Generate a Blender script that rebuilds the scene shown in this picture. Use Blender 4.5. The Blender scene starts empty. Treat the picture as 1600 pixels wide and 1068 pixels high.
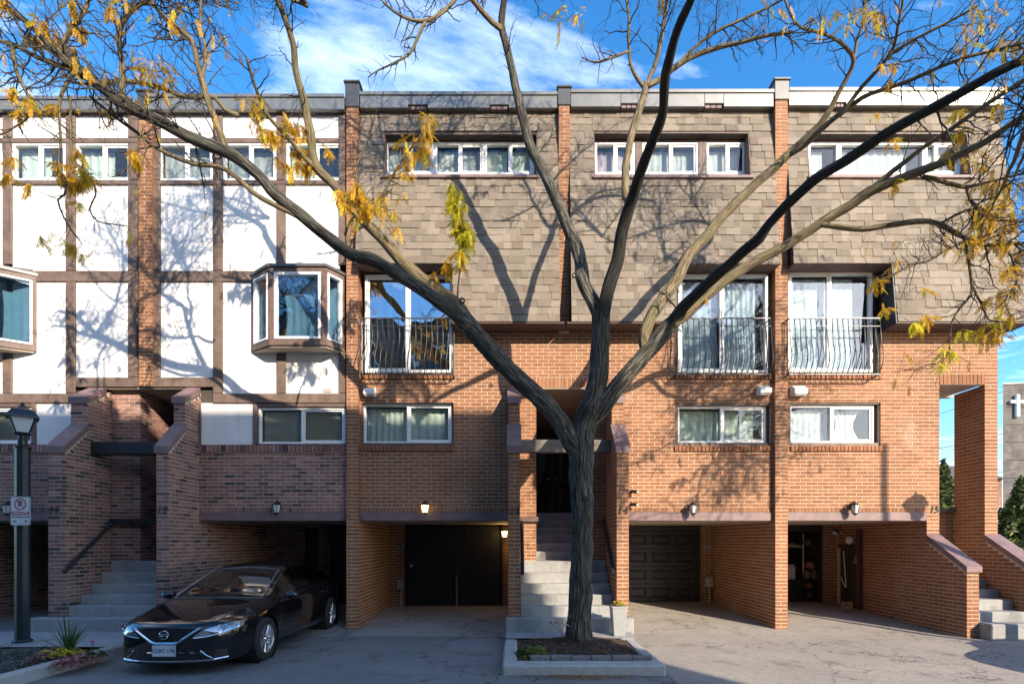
import bpy, math, random
from mathutils import Vector, Matrix, noise
from mathutils.bvhtree import BVHTree

sc = bpy.context.scene
COL = sc.collection
R = math.radians
random.seed(11)

# ---------------------------------------------------------------- camera, sky, sun, exposure
F, CX, CY, EYE = 800.0, 805.0, 845.0, 1.75      # focal length and horizon of the photograph, in its own pixels
cam_d = bpy.data.cameras.new("camera")
cam = bpy.data.objects.new("camera", cam_d)
COL.objects.link(cam)
cam.location = (0, 0, EYE)
cam.rotation_euler = (R(90), 0, 0)
cam_d.sensor_width = 36
cam_d.lens = 18.0
cam_d.shift_x = -5 / 1600
cam_d.shift_y = (CY - 534) / 1600
cam_d.clip_start = 0.1
cam_d.clip_end = 2000
sc.camera = cam

SUN_AZ, SUN_EL = 34.5, 24.0                      # light comes from behind the camera's right shoulder
sd = Vector((-math.sin(R(SUN_AZ)) * math.cos(R(SUN_EL)), math.cos(R(SUN_AZ)) * math.cos(R(SUN_EL)), -math.sin(R(SUN_EL))))
sl = bpy.data.lights.new("sun", 'SUN')
sl.energy = 3.3
sl.angle = R(0.55)
sl.color = (1.0, 0.85, 0.66)
so = bpy.data.objects.new("sun", sl)
COL.objects.link(so)
so.rotation_euler = sd.to_track_quat('-Z', 'Y').to_euler()
so.location = (20, -20, 30)

world = bpy.data.worlds.new("World")
sc.world = world
world.use_nodes = True
wt = world.node_tree
for n in list(wt.nodes): wt.nodes.remove(n)
def wn(t, **kw):
    n = wt.nodes.new(t)
    for k, v in kw.items(): setattr(n, k, v)
    return n
sky = wn('ShaderNodeTexSky')
sky.sky_type = 'NISHITA'
sky.sun_disc = False
sky.sun_elevation = R(SUN_EL)
sky.sun_rotation = R(180 - SUN_AZ)
sky.air_density = 1.0
sky.dust_density = 0.6
sky.ozone_density = 3.0
hs = wn('ShaderNodeHueSaturation')
hs.inputs['Saturation'].default_value = 1.3
hs.inputs['Value'].default_value = 0.88
wt.links.new(sky.outputs[0], hs.inputs['Color'])
# thin streaky clouds: noise over the plane of the cloud layer
tc = wn('ShaderNodeTexCoord')
sx = wn('ShaderNodeSeparateXYZ')
wt.links.new(tc.outputs['Generated'], sx.inputs[0])
mz = wn('ShaderNodeMath', operation='MAXIMUM'); mz.inputs[1].default_value = 0.06
wt.links.new(sx.outputs[2], mz.inputs[0])
dx = wn('ShaderNodeMath', operation='DIVIDE'); dy = wn('ShaderNodeMath', operation='DIVIDE')
wt.links.new(sx.outputs[0], dx.inputs[0]); wt.links.new(mz.outputs[0], dx.inputs[1])
wt.links.new(sx.outputs[1], dy.inputs[0]); wt.links.new(mz.outputs[0], dy.inputs[1])
cx = wn('ShaderNodeCombineXYZ')
wt.links.new(dx.outputs[0], cx.inputs[0]); wt.links.new(dy.outputs[0], cx.inputs[1])
mp = wn('ShaderNodeMapping')
mp.inputs['Location'].default_value = (3.34, 1.868, 0)
mp.inputs['Rotation'].default_value = (0, 0, R(35))
mp.inputs['Scale'].default_value = (0.75, 1.5, 1)
wt.links.new(cx.outputs[0], mp.inputs[0])
n1 = wn('ShaderNodeTexNoise'); n1.inputs['Scale'].default_value = 0.9; n1.inputs['Detail'].default_value = 9; n1.inputs['Roughness'].default_value = 0.62; n1.inputs['Distortion'].default_value = 0.5
wt.links.new(mp.outputs[0], n1.inputs['Vector'])
cr = wn('ShaderNodeValToRGB')
cr.color_ramp.elements[0].position = 0.52; cr.color_ramp.elements[0].color = (0, 0, 0, 1)
cr.color_ramp.elements[1].position = 0.84; cr.color_ramp.elements[1].color = (0.85, 0.85, 0.85, 1)
wt.links.new(n1.outputs[0], cr.inputs[0])
mx = wn('ShaderNodeMixRGB')
mx.inputs[2].default_value = (9.0, 9.6, 10.6, 1)
hz = wn('ShaderNodeMapRange'); hz.inputs[1].default_value = 0.0; hz.inputs[2].default_value = 0.25
wt.links.new(sx.outputs[2], hz.inputs[0])
cm = wn('ShaderNodeMath', operation='MULTIPLY')
wt.links.new(cr.outputs[0], cm.inputs[0]); wt.links.new(hz.outputs[0], cm.inputs[1])
wt.links.new(cm.outputs[0], mx.inputs[0]); wt.links.new(hs.outputs[0], mx.inputs[1])
bg = wn('ShaderNodeBackground'); bg.inputs[1].default_value = 0.15
wt.links.new(mx.outputs[0], bg.inputs[0])
wo = wn('ShaderNodeOutputWorld')
wt.links.new(bg.outputs[0], wo.inputs[0])

sc.view_settings.view_transform = 'Standard'
sc.view_settings.look = 'None'
sc.view_settings.exposure = 1.56
sc.view_settings.gamma = 1.0
sc.view_settings.use_curve_mapping = False
sc.cycles.max_bounces = 8
sc.cycles.transparent_max_bounces = 12

# ---------------------------------------------------------------- coordinates
def WX(px, Y): return (px - CX) / F * Y
def WZ(py, Y): return EYE + (CY - py) / F * Y
def W(px, py, Y): return Vector((WX(px, Y), Y, WZ(py, Y)))
def proj(p): return (CX + p[0] / max(p[1], .1) * F, CY - (p[2] - EYE) / max(p[1], .1) * F)

# ---------------------------------------------------------------- materials
MATS = {}
def nodes_of(name):
    m = bpy.data.materials.new(name); m.use_nodes = True
    nt = m.node_tree
    b = nt.nodes['Principled BSDF']
    return m, nt, b
def mat(name, c, rough=.75, var=.12, scale=6, bump=0, bscale=60, metal=0, c2=None, spec=.5, emit=None, coat=0):
    """plain surface with uneven colour, a second tint in patches and fine relief"""
    if name in MATS: return MATS[name]
    m, nt, b = nodes_of(name)
    g = nt.nodes.new('ShaderNodeNewGeometry')
    n = nt.nodes.new('ShaderNodeTexNoise'); n.inputs['Scale'].default_value = scale; n.inputs['Detail'].default_value = 8; n.inputs['Roughness'].default_value = .65
    nt.links.new(g.outputs['Position'], n.inputs['Vector'])
    r = nt.nodes.new('ShaderNodeValToRGB')
    lo = tuple(max(0, x * (1 - var * 1.6)) for x in c) if c2 is None else c2
    hi = tuple(min(1, x * (1 + var)) for x in c)
    r.color_ramp.elements[0].position = .33; r.color_ramp.elements[0].color = (*lo, 1)
    r.color_ramp.elements[1].position = .68; r.color_ramp.elements[1].color = (*hi, 1)
    nt.links.new(n.outputs[0], r.inputs[0]); nt.links.new(r.outputs[0], b.inputs['Base Color'])
    b.inputs['Roughness'].default_value = rough; b.inputs['Metallic'].default_value = metal
    b.inputs['Specular IOR Level'].default_value = spec
    if coat: b.inputs['Coat Weight'].default_value = coat; b.inputs['Coat Roughness'].default_value = .02
    if bump:
        n2 = nt.nodes.new('ShaderNodeTexNoise'); n2.inputs['Scale'].default_value = bscale; n2.inputs['Detail'].default_value = 6
        nt.links.new(g.outputs['Position'], n2.inputs['Vector'])
        bp = nt.nodes.new('ShaderNodeBump'); bp.inputs['Strength'].default_value = bump; bp.inputs['Distance'].default_value = .01
        nt.links.new(n2.outputs[0], bp.inputs['Height']); nt.links.new(bp.outputs[0], b.inputs['Normal'])
    if emit: b.inputs['Emission Color'].default_value = (*emit[:3], 1); b.inputs['Emission Strength'].default_value = emit[3]
    MATS[name] = m
    return m
def piece_mat(name, stops, rough=.85, grain=.25, gscale=40, bump=.4, const=False):
    """every brick, shingle, leaf ... takes its own colour from the ramp"""
    m, nt, b = nodes_of(name)
    g = nt.nodes.new('ShaderNodeNewGeometry'); oi = nt.nodes.new('ShaderNodeObjectInfo')
    a = nt.nodes.new('ShaderNodeMath'); a.operation = 'ADD'
    nt.links.new(g.outputs['Random Per Island'], a.inputs[0]); nt.links.new(oi.outputs['Random'], a.inputs[1])
    f = nt.nodes.new('ShaderNodeMath'); f.operation = 'FRACT'
    nt.links.new(a.outputs[0], f.inputs[0])
    r = nt.nodes.new('ShaderNodeValToRGB')
    if const: r.color_ramp.interpolation = 'CONSTANT'
    els = r.color_ramp.elements
    for i, (p, c) in enumerate(stops):
        e = els[i] if i < 2 else els.new(p)
        e.position = p; e.color = (*c, 1)
    nt.links.new(f.outputs[0], r.inputs[0])
    n = nt.nodes.new('ShaderNodeTexNoise'); n.inputs['Scale'].default_value = gscale; n.inputs['Detail'].default_value = 7; n.inputs['Roughness'].default_value = .7
    nt.links.new(g.outputs['Position'], n.inputs['Vector'])
    mr = nt.nodes.new('ShaderNodeMapRange'); mr.inputs[1].default_value = .3; mr.inputs[2].default_value = .7
    mr.inputs[3].default_value = 1 - grain; mr.inputs[4].default_value = 1 + grain
    nt.links.new(n.outputs[0], mr.inputs[0])
    n3 = nt.nodes.new('ShaderNodeTexNoise'); n3.inputs['Scale'].default_value = .9; n3.inputs['Detail'].default_value = 4
    nt.links.new(g.outputs['Position'], n3.inputs['Vector'])
    mr3 = nt.nodes.new('ShaderNodeMapRange'); mr3.inputs[1].default_value = .3; mr3.inputs[2].default_value = .7
    mr3.inputs[3].default_value = .86; mr3.inputs[4].default_value = 1.12
    nt.links.new(n3.outputs[0], mr3.inputs[0])
    mm = nt.nodes.new('ShaderNodeMath'); mm.operation = 'MULTIPLY'
    nt.links.new(mr.outputs[0], mm.inputs[0]); nt.links.new(mr3.outputs[0], mm.inputs[1])
    vm = nt.nodes.new('ShaderNodeVectorMath'); vm.operation = 'SCALE'
    nt.links.new(r.outputs[0], vm.inputs[0]); nt.links.new(mm.outputs[0], vm.inputs['Scale'])
    nt.links.new(vm.outputs[0], b.inputs['Base Color'])
    if 'brick' in name and 'church' not in name:
        # salt bloom and soot in irregular patches
        for sc_, lo_, hi_, amt, c_ in ((1.1, .60, .74, .42, (.46, .40, .34, 1)), (.7, .60, .72, .45, (.07, .055, .05, 1))):
            q = nt.nodes.new('ShaderNodeTexNoise'); q.inputs['Scale'].default_value = sc_; q.inputs['Detail'].default_value = 9; q.inputs['Roughness'].default_value = .7
            mpx = nt.nodes.new('ShaderNodeMapping'); mpx.inputs['Location'].default_value = (sc_ * 37, 11, sc_ * 5); mpx.inputs['Scale'].default_value = (1, 1, .55)
            nt.links.new(g.outputs['Position'], mpx.inputs[0]); nt.links.new(mpx.outputs[0], q.inputs['Vector'])
            qr = nt.nodes.new('ShaderNodeMapRange'); qr.inputs[1].default_value = lo_; qr.inputs[2].default_value = hi_; qr.inputs[3].default_value = 0; qr.inputs[4].default_value = amt
            nt.links.new(q.outputs[0], qr.inputs[0])
            qm = nt.nodes.new('ShaderNodeMixRGB'); qm.inputs[2].default_value = c_
            nt.links.new(qr.outputs[0], qm.inputs[0]); nt.links.new(b.inputs['Base Color'].links[0].from_socket, qm.inputs[1]); nt.links.new(qm.outputs[0], b.inputs['Base Color'])
    b.inputs['Roughness'].default_value = rough
    b.inputs['Specular IOR Level'].default_value = .3
    if bump:
        bp = nt.nodes.new('ShaderNodeBump'); bp.inputs['Strength'].default_value = bump; bp.inputs['Distance'].default_value = .006
        nt.links.new(n.outputs[0], bp.inputs['Height']); nt.links.new(bp.outputs[0], b.inputs['Normal'])
    MATS[name] = m
    return m
def glass_mat(name, tint=(.82, .88, .9), refl=.12, rough=.0):
    m, nt, b = nodes_of(name)
    nt.nodes.remove(b)
    out = nt.nodes['Material Output']
    tr = nt.nodes.new('ShaderNodeBsdfTransparent'); tr.inputs[0].default_value = (*tint, 1)
    gl = nt.nodes.new('ShaderNodeBsdfGlossy'); gl.inputs['Roughness'].default_value = rough; gl.inputs[0].default_value = (.95, .97, 1, 1)
    fr = nt.nodes.new('ShaderNodeLayerWeight'); fr.inputs[0].default_value = .5
    pw = nt.nodes.new('ShaderNodeMath'); pw.operation = 'POWER'; pw.inputs[1].default_value = 4
    nt.links.new(fr.outputs['Facing'], pw.inputs[0])
    ad = nt.nodes.new('ShaderNodeMath'); ad.operation = 'MULTIPLY_ADD'; ad.inputs[1].default_value = .8; ad.inputs[2].default_value = refl; ad.use_clamp = True
    nt.links.new(pw.outputs[0], ad.inputs[0])
    # panes are never perfectly flat
    n = nt.nodes.new('ShaderNodeTexNoise'); n.inputs['Scale'].default_value = 1.6
    g = nt.nodes.new('ShaderNodeNewGeometry'); nt.links.new(g.outputs['Position'], n.inputs['Vector'])
    bp = nt.nodes.new('ShaderNodeBump'); bp.inputs['Strength'].default_value = .06; bp.inputs['Distance'].default_value = .08
    nt.links.new(n.outputs[0], bp.inputs['Height']); nt.links.new(bp.outputs[0], gl.inputs['Normal'])
    mxs = nt.nodes.new('ShaderNodeMixShader')
    nt.links.new(ad.outputs[0], mxs.inputs[0]); nt.links.new(tr.outputs[0], mxs.inputs[1]); nt.links.new(gl.outputs[0], mxs.inputs[2])
    nt.links.new(mxs.outputs[0], out.inputs[0])
    MATS[name] = m
    return m
def leaf_mat(name, stops, trans=.45):
    m = piece_mat(name, stops, rough=.6, grain=.2, gscale=25, bump=0)
    nt = m.node_tree; b = nt.nodes['Principled BSDF']; out = nt.nodes['Material Output']
    col = b.inputs['Base Color'].links[0].from_socket
    tl = nt.nodes.new('ShaderNodeBsdfTranslucent'); nt.links.new(col, tl.inputs[0])
    mxs = nt.nodes.new('ShaderNodeMixShader'); mxs.inputs[0].default_value = trans
    nt.links.new(b.outputs[0], mxs.inputs[1]); nt.links.new(tl.outputs[0], mxs.inputs[2]); nt.links.new(mxs.outputs[0], out.inputs[0])
    return m
def ground_mat(name, base, speck=.35, dark=(.5, .5, .5), crack=True, bump=.6):
    """asphalt or concrete: aggregate specks, broad wear, stains and hairline cracks"""
    m, nt, b = nodes_of(name)
    g = nt.nodes.new('ShaderNodeNewGeometry')
    def nz(s, d=6, ro=.6):
        n = nt.nodes.new('ShaderNodeTexNoise'); n.inputs['Scale'].default_value = s; n.inputs['Detail'].default_value = d; n.inputs['Roughness'].default_value = ro
        nt.links.new(g.outputs['Position'], n.inputs['Vector']); return n
    def rng(sock, a, b_, c, d):
        r = nt.nodes.new('ShaderNodeMapRange'); r.inputs[1].default_value = a; r.inputs[2].default_value = b_; r.inputs[3].default_value = c; r.inputs[4].default_value = d
        nt.links.new(sock, r.inputs[0]); return r.outputs[0]
    def mul(x, y):
        k = nt.nodes.new('ShaderNodeMath'); k.operation = 'MULTIPLY'; nt.links.new(x, k.inputs[0]); nt.links.new(y, k.inputs[1]); return k.outputs[0]
    fine = nz(85, 4, .85); mid = nz(9, 7, .7); big = nz(.8, 5, .6); stain = nz(1.7, 4, .5)
    f = mul(rng(fine.outputs[0], .3, .7, 1 - speck, 1 + speck), rng(mid.outputs[0], .3, .7, .84, 1.14))
    f = mul(f, rng(big.outputs[0], .3, .7, .87, 1.12))
    f = mul(f, rng(stain.outputs[0], .60, .70, 1.0, .70))
    if crack:
        v = nt.nodes.new('ShaderNodeTexVoronoi'); v.feature = 'DISTANCE_TO_EDGE'; v.inputs['Scale'].default_value = .42
        mix = nt.nodes.new('ShaderNodeVectorMath'); mix.operation = 'ADD'
        wob = nz(2.2, 5); nt.links.new(g.outputs['Position'], mix.inputs[0]); nt.links.new(wob.outputs['Color'], mix.inputs[1])
        nt.links.new(mix.outputs[0], v.inputs['Vector'])
        f = mul(f, rng(v.outputs[0], .002, .008, .42, 1.0))
    vm = nt.nodes.new('ShaderNodeVectorMath'); vm.operation = 'SCALE'; vm.inputs[0].default_value = base
    nt.links.new(f, vm.inputs['Scale']); nt.links.new(vm.outputs[0], b.inputs['Base Color'])
    b.inputs['Roughness'].default_value = .9; b.inputs['Specular IOR Level'].default_value = .3
    bp = nt.nodes.new('ShaderNodeBump'); bp.inputs['Strength'].default_value = bump; bp.inputs['Distance'].default_value = .006
    nt.links.new(fine.outputs[0], bp.inputs['Height']); nt.links.new(bp.outputs[0], b.inputs['Normal'])
    MATS[name] = m
    return m
def bark_mat(name, dk=(.008, .007, .006), md=(.042, .035, .026), lt=(.19, .155, .11), moss=(.115, .125, .05), p0=.40, p1=.64):
    m, nt, b = nodes_of(name)
    uv = nt.nodes.new('ShaderNodeUVMap')
    mpn = nt.nodes.new('ShaderNodeMapping'); mpn.inputs['Scale'].default_value = (26, 2.4, 1)
    nt.links.new(uv.outputs[0], mpn.inputs[0])
    n = nt.nodes.new('ShaderNodeTexNoise'); n.inputs['Scale'].default_value = 1.6; n.inputs['Detail'].default_value = 9; n.inputs['Roughness'].default_value = .68; n.inputs['Distortion'].default_value = .8
    nt.links.new(mpn.outputs[0], n.inputs['Vector'])
    r = nt.nodes.new('ShaderNodeValToRGB')
    e = r.color_ramp.elements
    e[0].position = p0; e[0].color = (*dk, 1); e[1].position = p1; e[1].color = (*lt, 1)
    k = e.new(.5); k.color = (*md, 1)
    nt.links.new(n.outputs[0], r.inputs[0])
    g = nt.nodes.new('ShaderNodeNewGeometry')
    l = nt.nodes.new('ShaderNodeTexNoise'); l.inputs['Scale'].default_value = 3.2; l.inputs['Detail'].default_value = 6
    nt.links.new(g.outputs['Position'], l.inputs['Vector'])
    lr = nt.nodes.new('ShaderNodeMapRange'); lr.inputs[1].default_value = .46; lr.inputs[2].default_value = .66; lr.inputs[3].default_value = 0; lr.inputs[4].default_value = .55
    nt.links.new(l.outputs[0], lr.inputs[0])
    mxr = nt.nodes.new('ShaderNodeMixRGB'); mxr.inputs[2].default_value = (*moss, 1)
    nt.links.new(lr.outputs[0], mxr.inputs[0]); nt.links.new(r.outputs[0], mxr.inputs[1])
    nt.links.new(mxr.outputs[0], b.inputs['Base Color'])
    b.inputs['Roughness'].default_value = .85
    bp = nt.nodes.new('ShaderNodeBump'); bp.inputs['Strength'].default_value = 1; bp.inputs['Distance'].default_value = .03
    nt.links.new(n.outputs[0], bp.inputs['Height']); nt.links.new(bp.outputs[0], b.inputs['Normal'])
    MATS[name] = m
    return m

M_BRICK = piece_mat('red_brick', [(0, (.215, .090, .045)), (.35, (.26, .113, .057)), (.7, (.295, .135, .070)), (1, (.23, .095, .048))])
M_BRICKD = piece_mat('mixed_brick', [(0, (.065, .052, .052)), (.10, (.11, .078, .075)), (.17, (.20, .114, .102)), (.5, (.25, .132, .115)), (.8, (.31, .165, .14)), (.93, (.36, .21, .18)), (1, (.20, .115, .10))], grain=.3)
M_MORTAR = mat('mortar', (.50, .42, .31), .95, .1, 12, .4, 120)
M_SHINGLE = piece_mat('asphalt_shingle', [(0, (.145, .119, .094)), (.3, (.178, .149, .118)), (.6, (.20, .169, .135)), (.85, (.232, .197, .158)), (1, (.16, .133, .105))], grain=.22, gscale=90, bump=.6)
M_UNDER = mat('roof_underlay', (.06, .05, .042), .9)
M_BROWN = mat('brown_trim', (.135, .088, .072), .6, .2, 9, .15, 40)
M_TIMBER = mat('brown_timber', (.145, .10, .078), .7, .22, 5, .3, 30)
M_STUCCO = mat('white_stucco', (.78, .77, .75), .85, .06, 2.2, .5, 70)
def streaks(m, c, lo=.60, hi=.80, amt=.35):
    nt = m.node_tree; b = nt.nodes['Principled BSDF']
    g = nt.nodes.new('ShaderNodeNewGeometry'); mp_ = nt.nodes.new('ShaderNodeMapping'); mp_.inputs['Scale'].default_value = (9, 9, .7)
    q = nt.nodes.new('ShaderNodeTexNoise'); q.inputs['Scale'].default_value = 1; q.inputs['Detail'].default_value = 6
    nt.links.new(g.outputs['Position'], mp_.inputs[0]); nt.links.new(mp_.outputs[0], q.inputs['Vector'])
    r = nt.nodes.new('ShaderNodeMapRange'); r.inputs[1].default_value = lo; r.inputs[2].default_value = hi; r.inputs[3].default_value = 0; r.inputs[4].default_value = amt
    nt.links.new(q.outputs[0], r.inputs[0])
    k = nt.nodes.new('ShaderNodeMixRGB'); k.inputs[2].default_value = (*c, 1)
    nt.links.new(r.outputs[0], k.inputs[0]); nt.links.new(b.inputs['Base Color'].links[0].from_socket, k.inputs[1]); nt.links.new(k.outputs[0], b.inputs['Base Color'])
streaks(M_STUCCO, (.45, .42, .38), .56, .78, .4)
streaks(M_TIMBER, (.07, .05, .04), .5, .7, .5)
streaks(M_SHINGLE, (.10, .085, .065), .58, .76, .4)
M_WHITE = mat('white_vinyl', (.80, .80, .78), .4, .04, 8)
M_METAL = mat('grey_flashing', (.21, .21, .195), .36, .08, 2.5, .08, 2.5, metal=.5)
M_CAP = mat('grey_cap', (.10, .10, .098), .4, .1, 4, metal=.6)
M_DARKMETAL = mat('dark_flashing', (.12, .115, .11), .45, .1, 3, metal=.3)
M_CONC = ground_mat('step_concrete', (.30, .30, .295), .22, crack=False, bump=.3)
streaks(M_CONC, (.14, .13, .115), .58, .76, .45)
M_KERB = ground_mat('kerb_concrete', (.38, .375, .36), .22, crack=False, bump=.4)
M_ASPH = ground_mat('asphalt', (.20, .195, .19), .55)
M_DRIVE = ground_mat('driveway_asphalt', (.305, .275, .242), .55)
M_COPING = mat('coping_paint', (.19, .125, .125), .6, .16, 5, .1, 30)
M_SOFFIT = mat('beige_soffit', (.46, .38, .29), .8, .06, 3)
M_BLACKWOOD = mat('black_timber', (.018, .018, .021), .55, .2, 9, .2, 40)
M_BLACK = mat('black_paint', (.028, .029, .031), .35, .1, 5)
M_RAIL = mat('grey_iron', (.085, .085, .09), .4, .15, 9, metal=.5)
M_IRON = mat('black_iron', (.022, .022, .024), .38, .1, 9, metal=.35)
M_GREENBLACK = mat('dark_green_post', (.018, .028, .031), .38, .14, 4)
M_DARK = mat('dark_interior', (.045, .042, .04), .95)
M_ROOM = mat('room_wall', (.20, .19, .175), .95)
M_GLASS = glass_mat('window_glass', (.90, .93, .92), refl=.045)
M_GLASSB = glass_mat('door_glass', (.86, .92, .95), refl=.07)
M_SHEER = mat('sheer_curtain', (.50, .52, .52), .9, .06, 5)
M_SHEERG = mat('pale_curtain', (.50, .56, .52), .9, .08, 5)
M_BLUEC = mat('blue_curtain', (.035, .14, .30), .85, .15, 4)
M_BLIND = mat('blind_slat', (.66, .63, .55), .6, .06, 4)
M_FROST = mat('frosted_glass', (.62, .66, .68), .35, .05, 4)
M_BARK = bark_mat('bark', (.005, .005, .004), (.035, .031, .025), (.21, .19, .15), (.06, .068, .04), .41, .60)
M_BARK_SHADE = bark_mat('shaded_black_bark', (.003, .003, .003), (.012, .011, .009), (.075, .066, .05), (.02, .022, .013), .42, .64)  # blacker bark for limbs in shade: the shade is put into the colour
M_BARK_SUN = bark_mat('sunlit_pale_bark', (.018, .014, .008), (.14, .105, .055), (.30, .235, .135), (.15, .14, .06), .36, .60)  # young bark and sunlit limbs: the sunlight is put into the paler colour
M_LEAF = leaf_mat('autumn_leaf', [(0, (.46, .24, .022)), (.3, (.66, .37, .03)), (.6, (.74, .47, .035)), (.85, (.60, .43, .035)), (1, (.36, .17, .02))], .42)
M_LEAFY = leaf_mat('yellow_leaf', [(0, (.74, .58, .03)), (.5, (.72, .64, .04)), (1, (.50, .55, .05))], .42)
M_TWIG = mat('twig', (.045, .036, .028), .85, .3, 8)

# ---------------------------------------------------------------- mesh helpers
class MB:
    def __init__(s): s.v = []; s.f = []; s.uv = None
    def add(s, vs, fs):
        o = len(s.v); s.v += [tuple(v) for v in vs]; s.f += [tuple(i + o for i in f) for f in fs]
    def box(s, x0, x1, y0, y1, z0, z1):
        s.add([(x0, y0, z0), (x1, y0, z0), (x1, y1, z0), (x0, y1, z0), (x0, y0, z1), (x1, y0, z1), (x1, y1, z1), (x0, y1, z1)],
              [(0, 3, 2, 1), (4, 5, 6, 7), (0, 1, 5, 4), (1, 2, 6, 5), (2, 3, 7, 6), (3, 0, 4, 7)])
        return s
    def bbox(s, x0, x1, y0, y1, z0, z1, b=.008):
        """box with chamfered edges on every side"""
        x0, x1 = min(x0, x1), max(x0, x1); y0, y1 = min(y0, y1), max(y0, y1); z0, z1 = min(z0, z1), max(z0, z1)
        b = min(b, (x1 - x0) * .45, (y1 - y0) * .45, (z1 - z0) * .45)
        V = []; idx = {}
        for i, x in enumerate((x0, x1)):
            for j, y in enumerate((y0, y1)):
                for k, z in enumerate((z0, z1)):
                    sx_, sy_, sz_ = (1, -1)[i], (1, -1)[j], (1, -1)[k]
                    idx[i, j, k, 0] = len(V); V.append((x, y + sy_ * b, z + sz_ * b))
                    idx[i, j, k, 1] = len(V); V.append((x + sx_ * b, y, z + sz_ * b))
                    idx[i, j, k, 2] = len(V); V.append((x + sx_ * b, y + sy_ * b, z))
        I = idx; Fc = []
        for i in (0, 1):
            q = [I[i, 0, 0, 0], I[i, 1, 0, 0], I[i, 1, 1, 0], I[i, 0, 1, 0]]; Fc.append(q if i else q[::-1])
            q = [I[0, i, 0, 1], I[1, i, 0, 1], I[1, i, 1, 1], I[0, i, 1, 1]]; Fc.append(q[::-1] if i else q)
            q = [I[0, 0, i, 2], I[1, 0, i, 2], I[1, 1, i, 2], I[0, 1, i, 2]]; Fc.append(q if i else q[::-1])
        for a in (0, 1):
            for c in (0, 1):
                fl = (a + c) % 2
                q = [I[a, c, 0, 0], I[a, c, 0, 1], I[a, c, 1, 1], I[a, c, 1, 0]]; Fc.append(q[::-1] if fl else q)
                q = [I[a, 0, c, 0], I[a, 0, c, 2], I[a, 1, c, 2], I[a, 1, c, 0]]; Fc.append(q if fl else q[::-1])
                q = [I[0, a, c, 1], I[0, a, c, 2], I[1, a, c, 2], I[1, a, c, 1]]; Fc.append(q[::-1] if fl else q)
        for i in (0, 1):
            for j in (0, 1):
                for k in (0, 1):
                    q = [I[i, j, k, 0], I[i, j, k, 1], I[i, j, k, 2]]; Fc.append(q[::-1] if (i + j + k) % 2 == 0 else q)
        s.add(V, Fc)
        return s
    def prism_x(s, poly, x0, x1):
        """polygon in (y, z) swept along x"""
        n = len(poly)
        s.add([(x0, y, z) for y, z in poly] + [(x1, y, z) for y, z in poly],
              [tuple(range(n)), tuple(range(2 * n - 1, n - 1, -1))] + [(i, i + n, (i + 1) % n + n, (i + 1) % n) for i in range(n)])
        return s
    def prism_y(s, poly, y0, y1):
        n = len(poly)
        s.add([(x, y0, z) for x, z in poly] + [(x, y1, z) for x, z in poly],
              [tuple(range(n)), tuple(range(2 * n - 1, n - 1, -1))] + [(i, i + n, (i + 1) % n + n, (i + 1) % n) for i in range(n)])
        return s
    def prism_z(s, poly, z0, z1):
        n = len(poly)
        s.add([(x, y, z0) for x, y in poly] + [(x, y, z1) for x, y in poly],
              [tuple(range(n - 1, -1, -1)), tuple(range(n, 2 * n))] + [(i, (i + 1) % n, (i + 1) % n + n, i + n) for i in range(n)])
        return s
    def tube(s, pts, rad, n=8, cap=True, ridge=0, uvs=False):
        pts = [Vector(p) for p in pts]
        if not isinstance(rad, (list, tuple)): rad = [rad] * len(pts)
        o = len(s.v); m = len(pts)
        t0 = (pts[1] - pts[0]).normalized()
        ref = Vector((0, 1, 0)) if abs(t0.y) < .9 else Vector((1, 0, 0))
        a = (ref - t0 * ref.dot(t0)).normalized()
        L = 0
        if uvs and s.uv is None: s.uv = []
        for i, p in enumerate(pts):
            t = (pts[min(i + 1, m - 1)] - pts[max(i - 1, 0)])
            t = t.normalized() if t.length > 1e-9 else t0
            a = a - t * a.dot(t)
            a = a.normalized() if a.length > 1e-6 else t.orthogonal().normalized()
            b = t.cross(a)
            if i: L += (p - pts[i - 1]).length
            for k in range(n):
                th = 2 * math.pi * k / n
                r = rad[i]
                if ridge:
                    r *= 1 + ridge * (.45 * noise.noise((math.cos(th) * 1.5, math.sin(th) * 1.5, L * 1.7)) + .9 * (.45 - 2 * abs(noise.noise((math.cos(th) * 4.6, math.sin(th) * 4.6, L * 2.4 + 9)))))
                q = p + (a * math.cos(th) + b * math.sin(th)) * r
                s.v.append(tuple(q))
        for i in range(m - 1):
            for k in range(n):
                k2 = (k + 1) % n
                s.f.append((o + i * n + k, o + i * n + k2, o + (i + 1) * n + k2, o + (i + 1) * n + k))
        if uvs:
            ll = [0]
            for i in range(1, m): ll.append(ll[-1] + (pts[i] - pts[i - 1]).length)
            for i in range(m - 1):
                for k in range(n):
                    for (ii, kk) in ((i, k), (i, k + 1), (i + 1, k + 1), (i + 1, k)):
                        s.uv.append((kk / n * rad[0] * 6.28 * 1.2, ll[ii]))
        if cap:
            s.f.append(tuple(o + k for k in range(n - 1, -1, -1))); s.f.append(tuple(o + (m - 1) * n + k for k in range(n)))
            if uvs: s.uv += [(0, 0)] * (2 * n)
        return s
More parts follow.
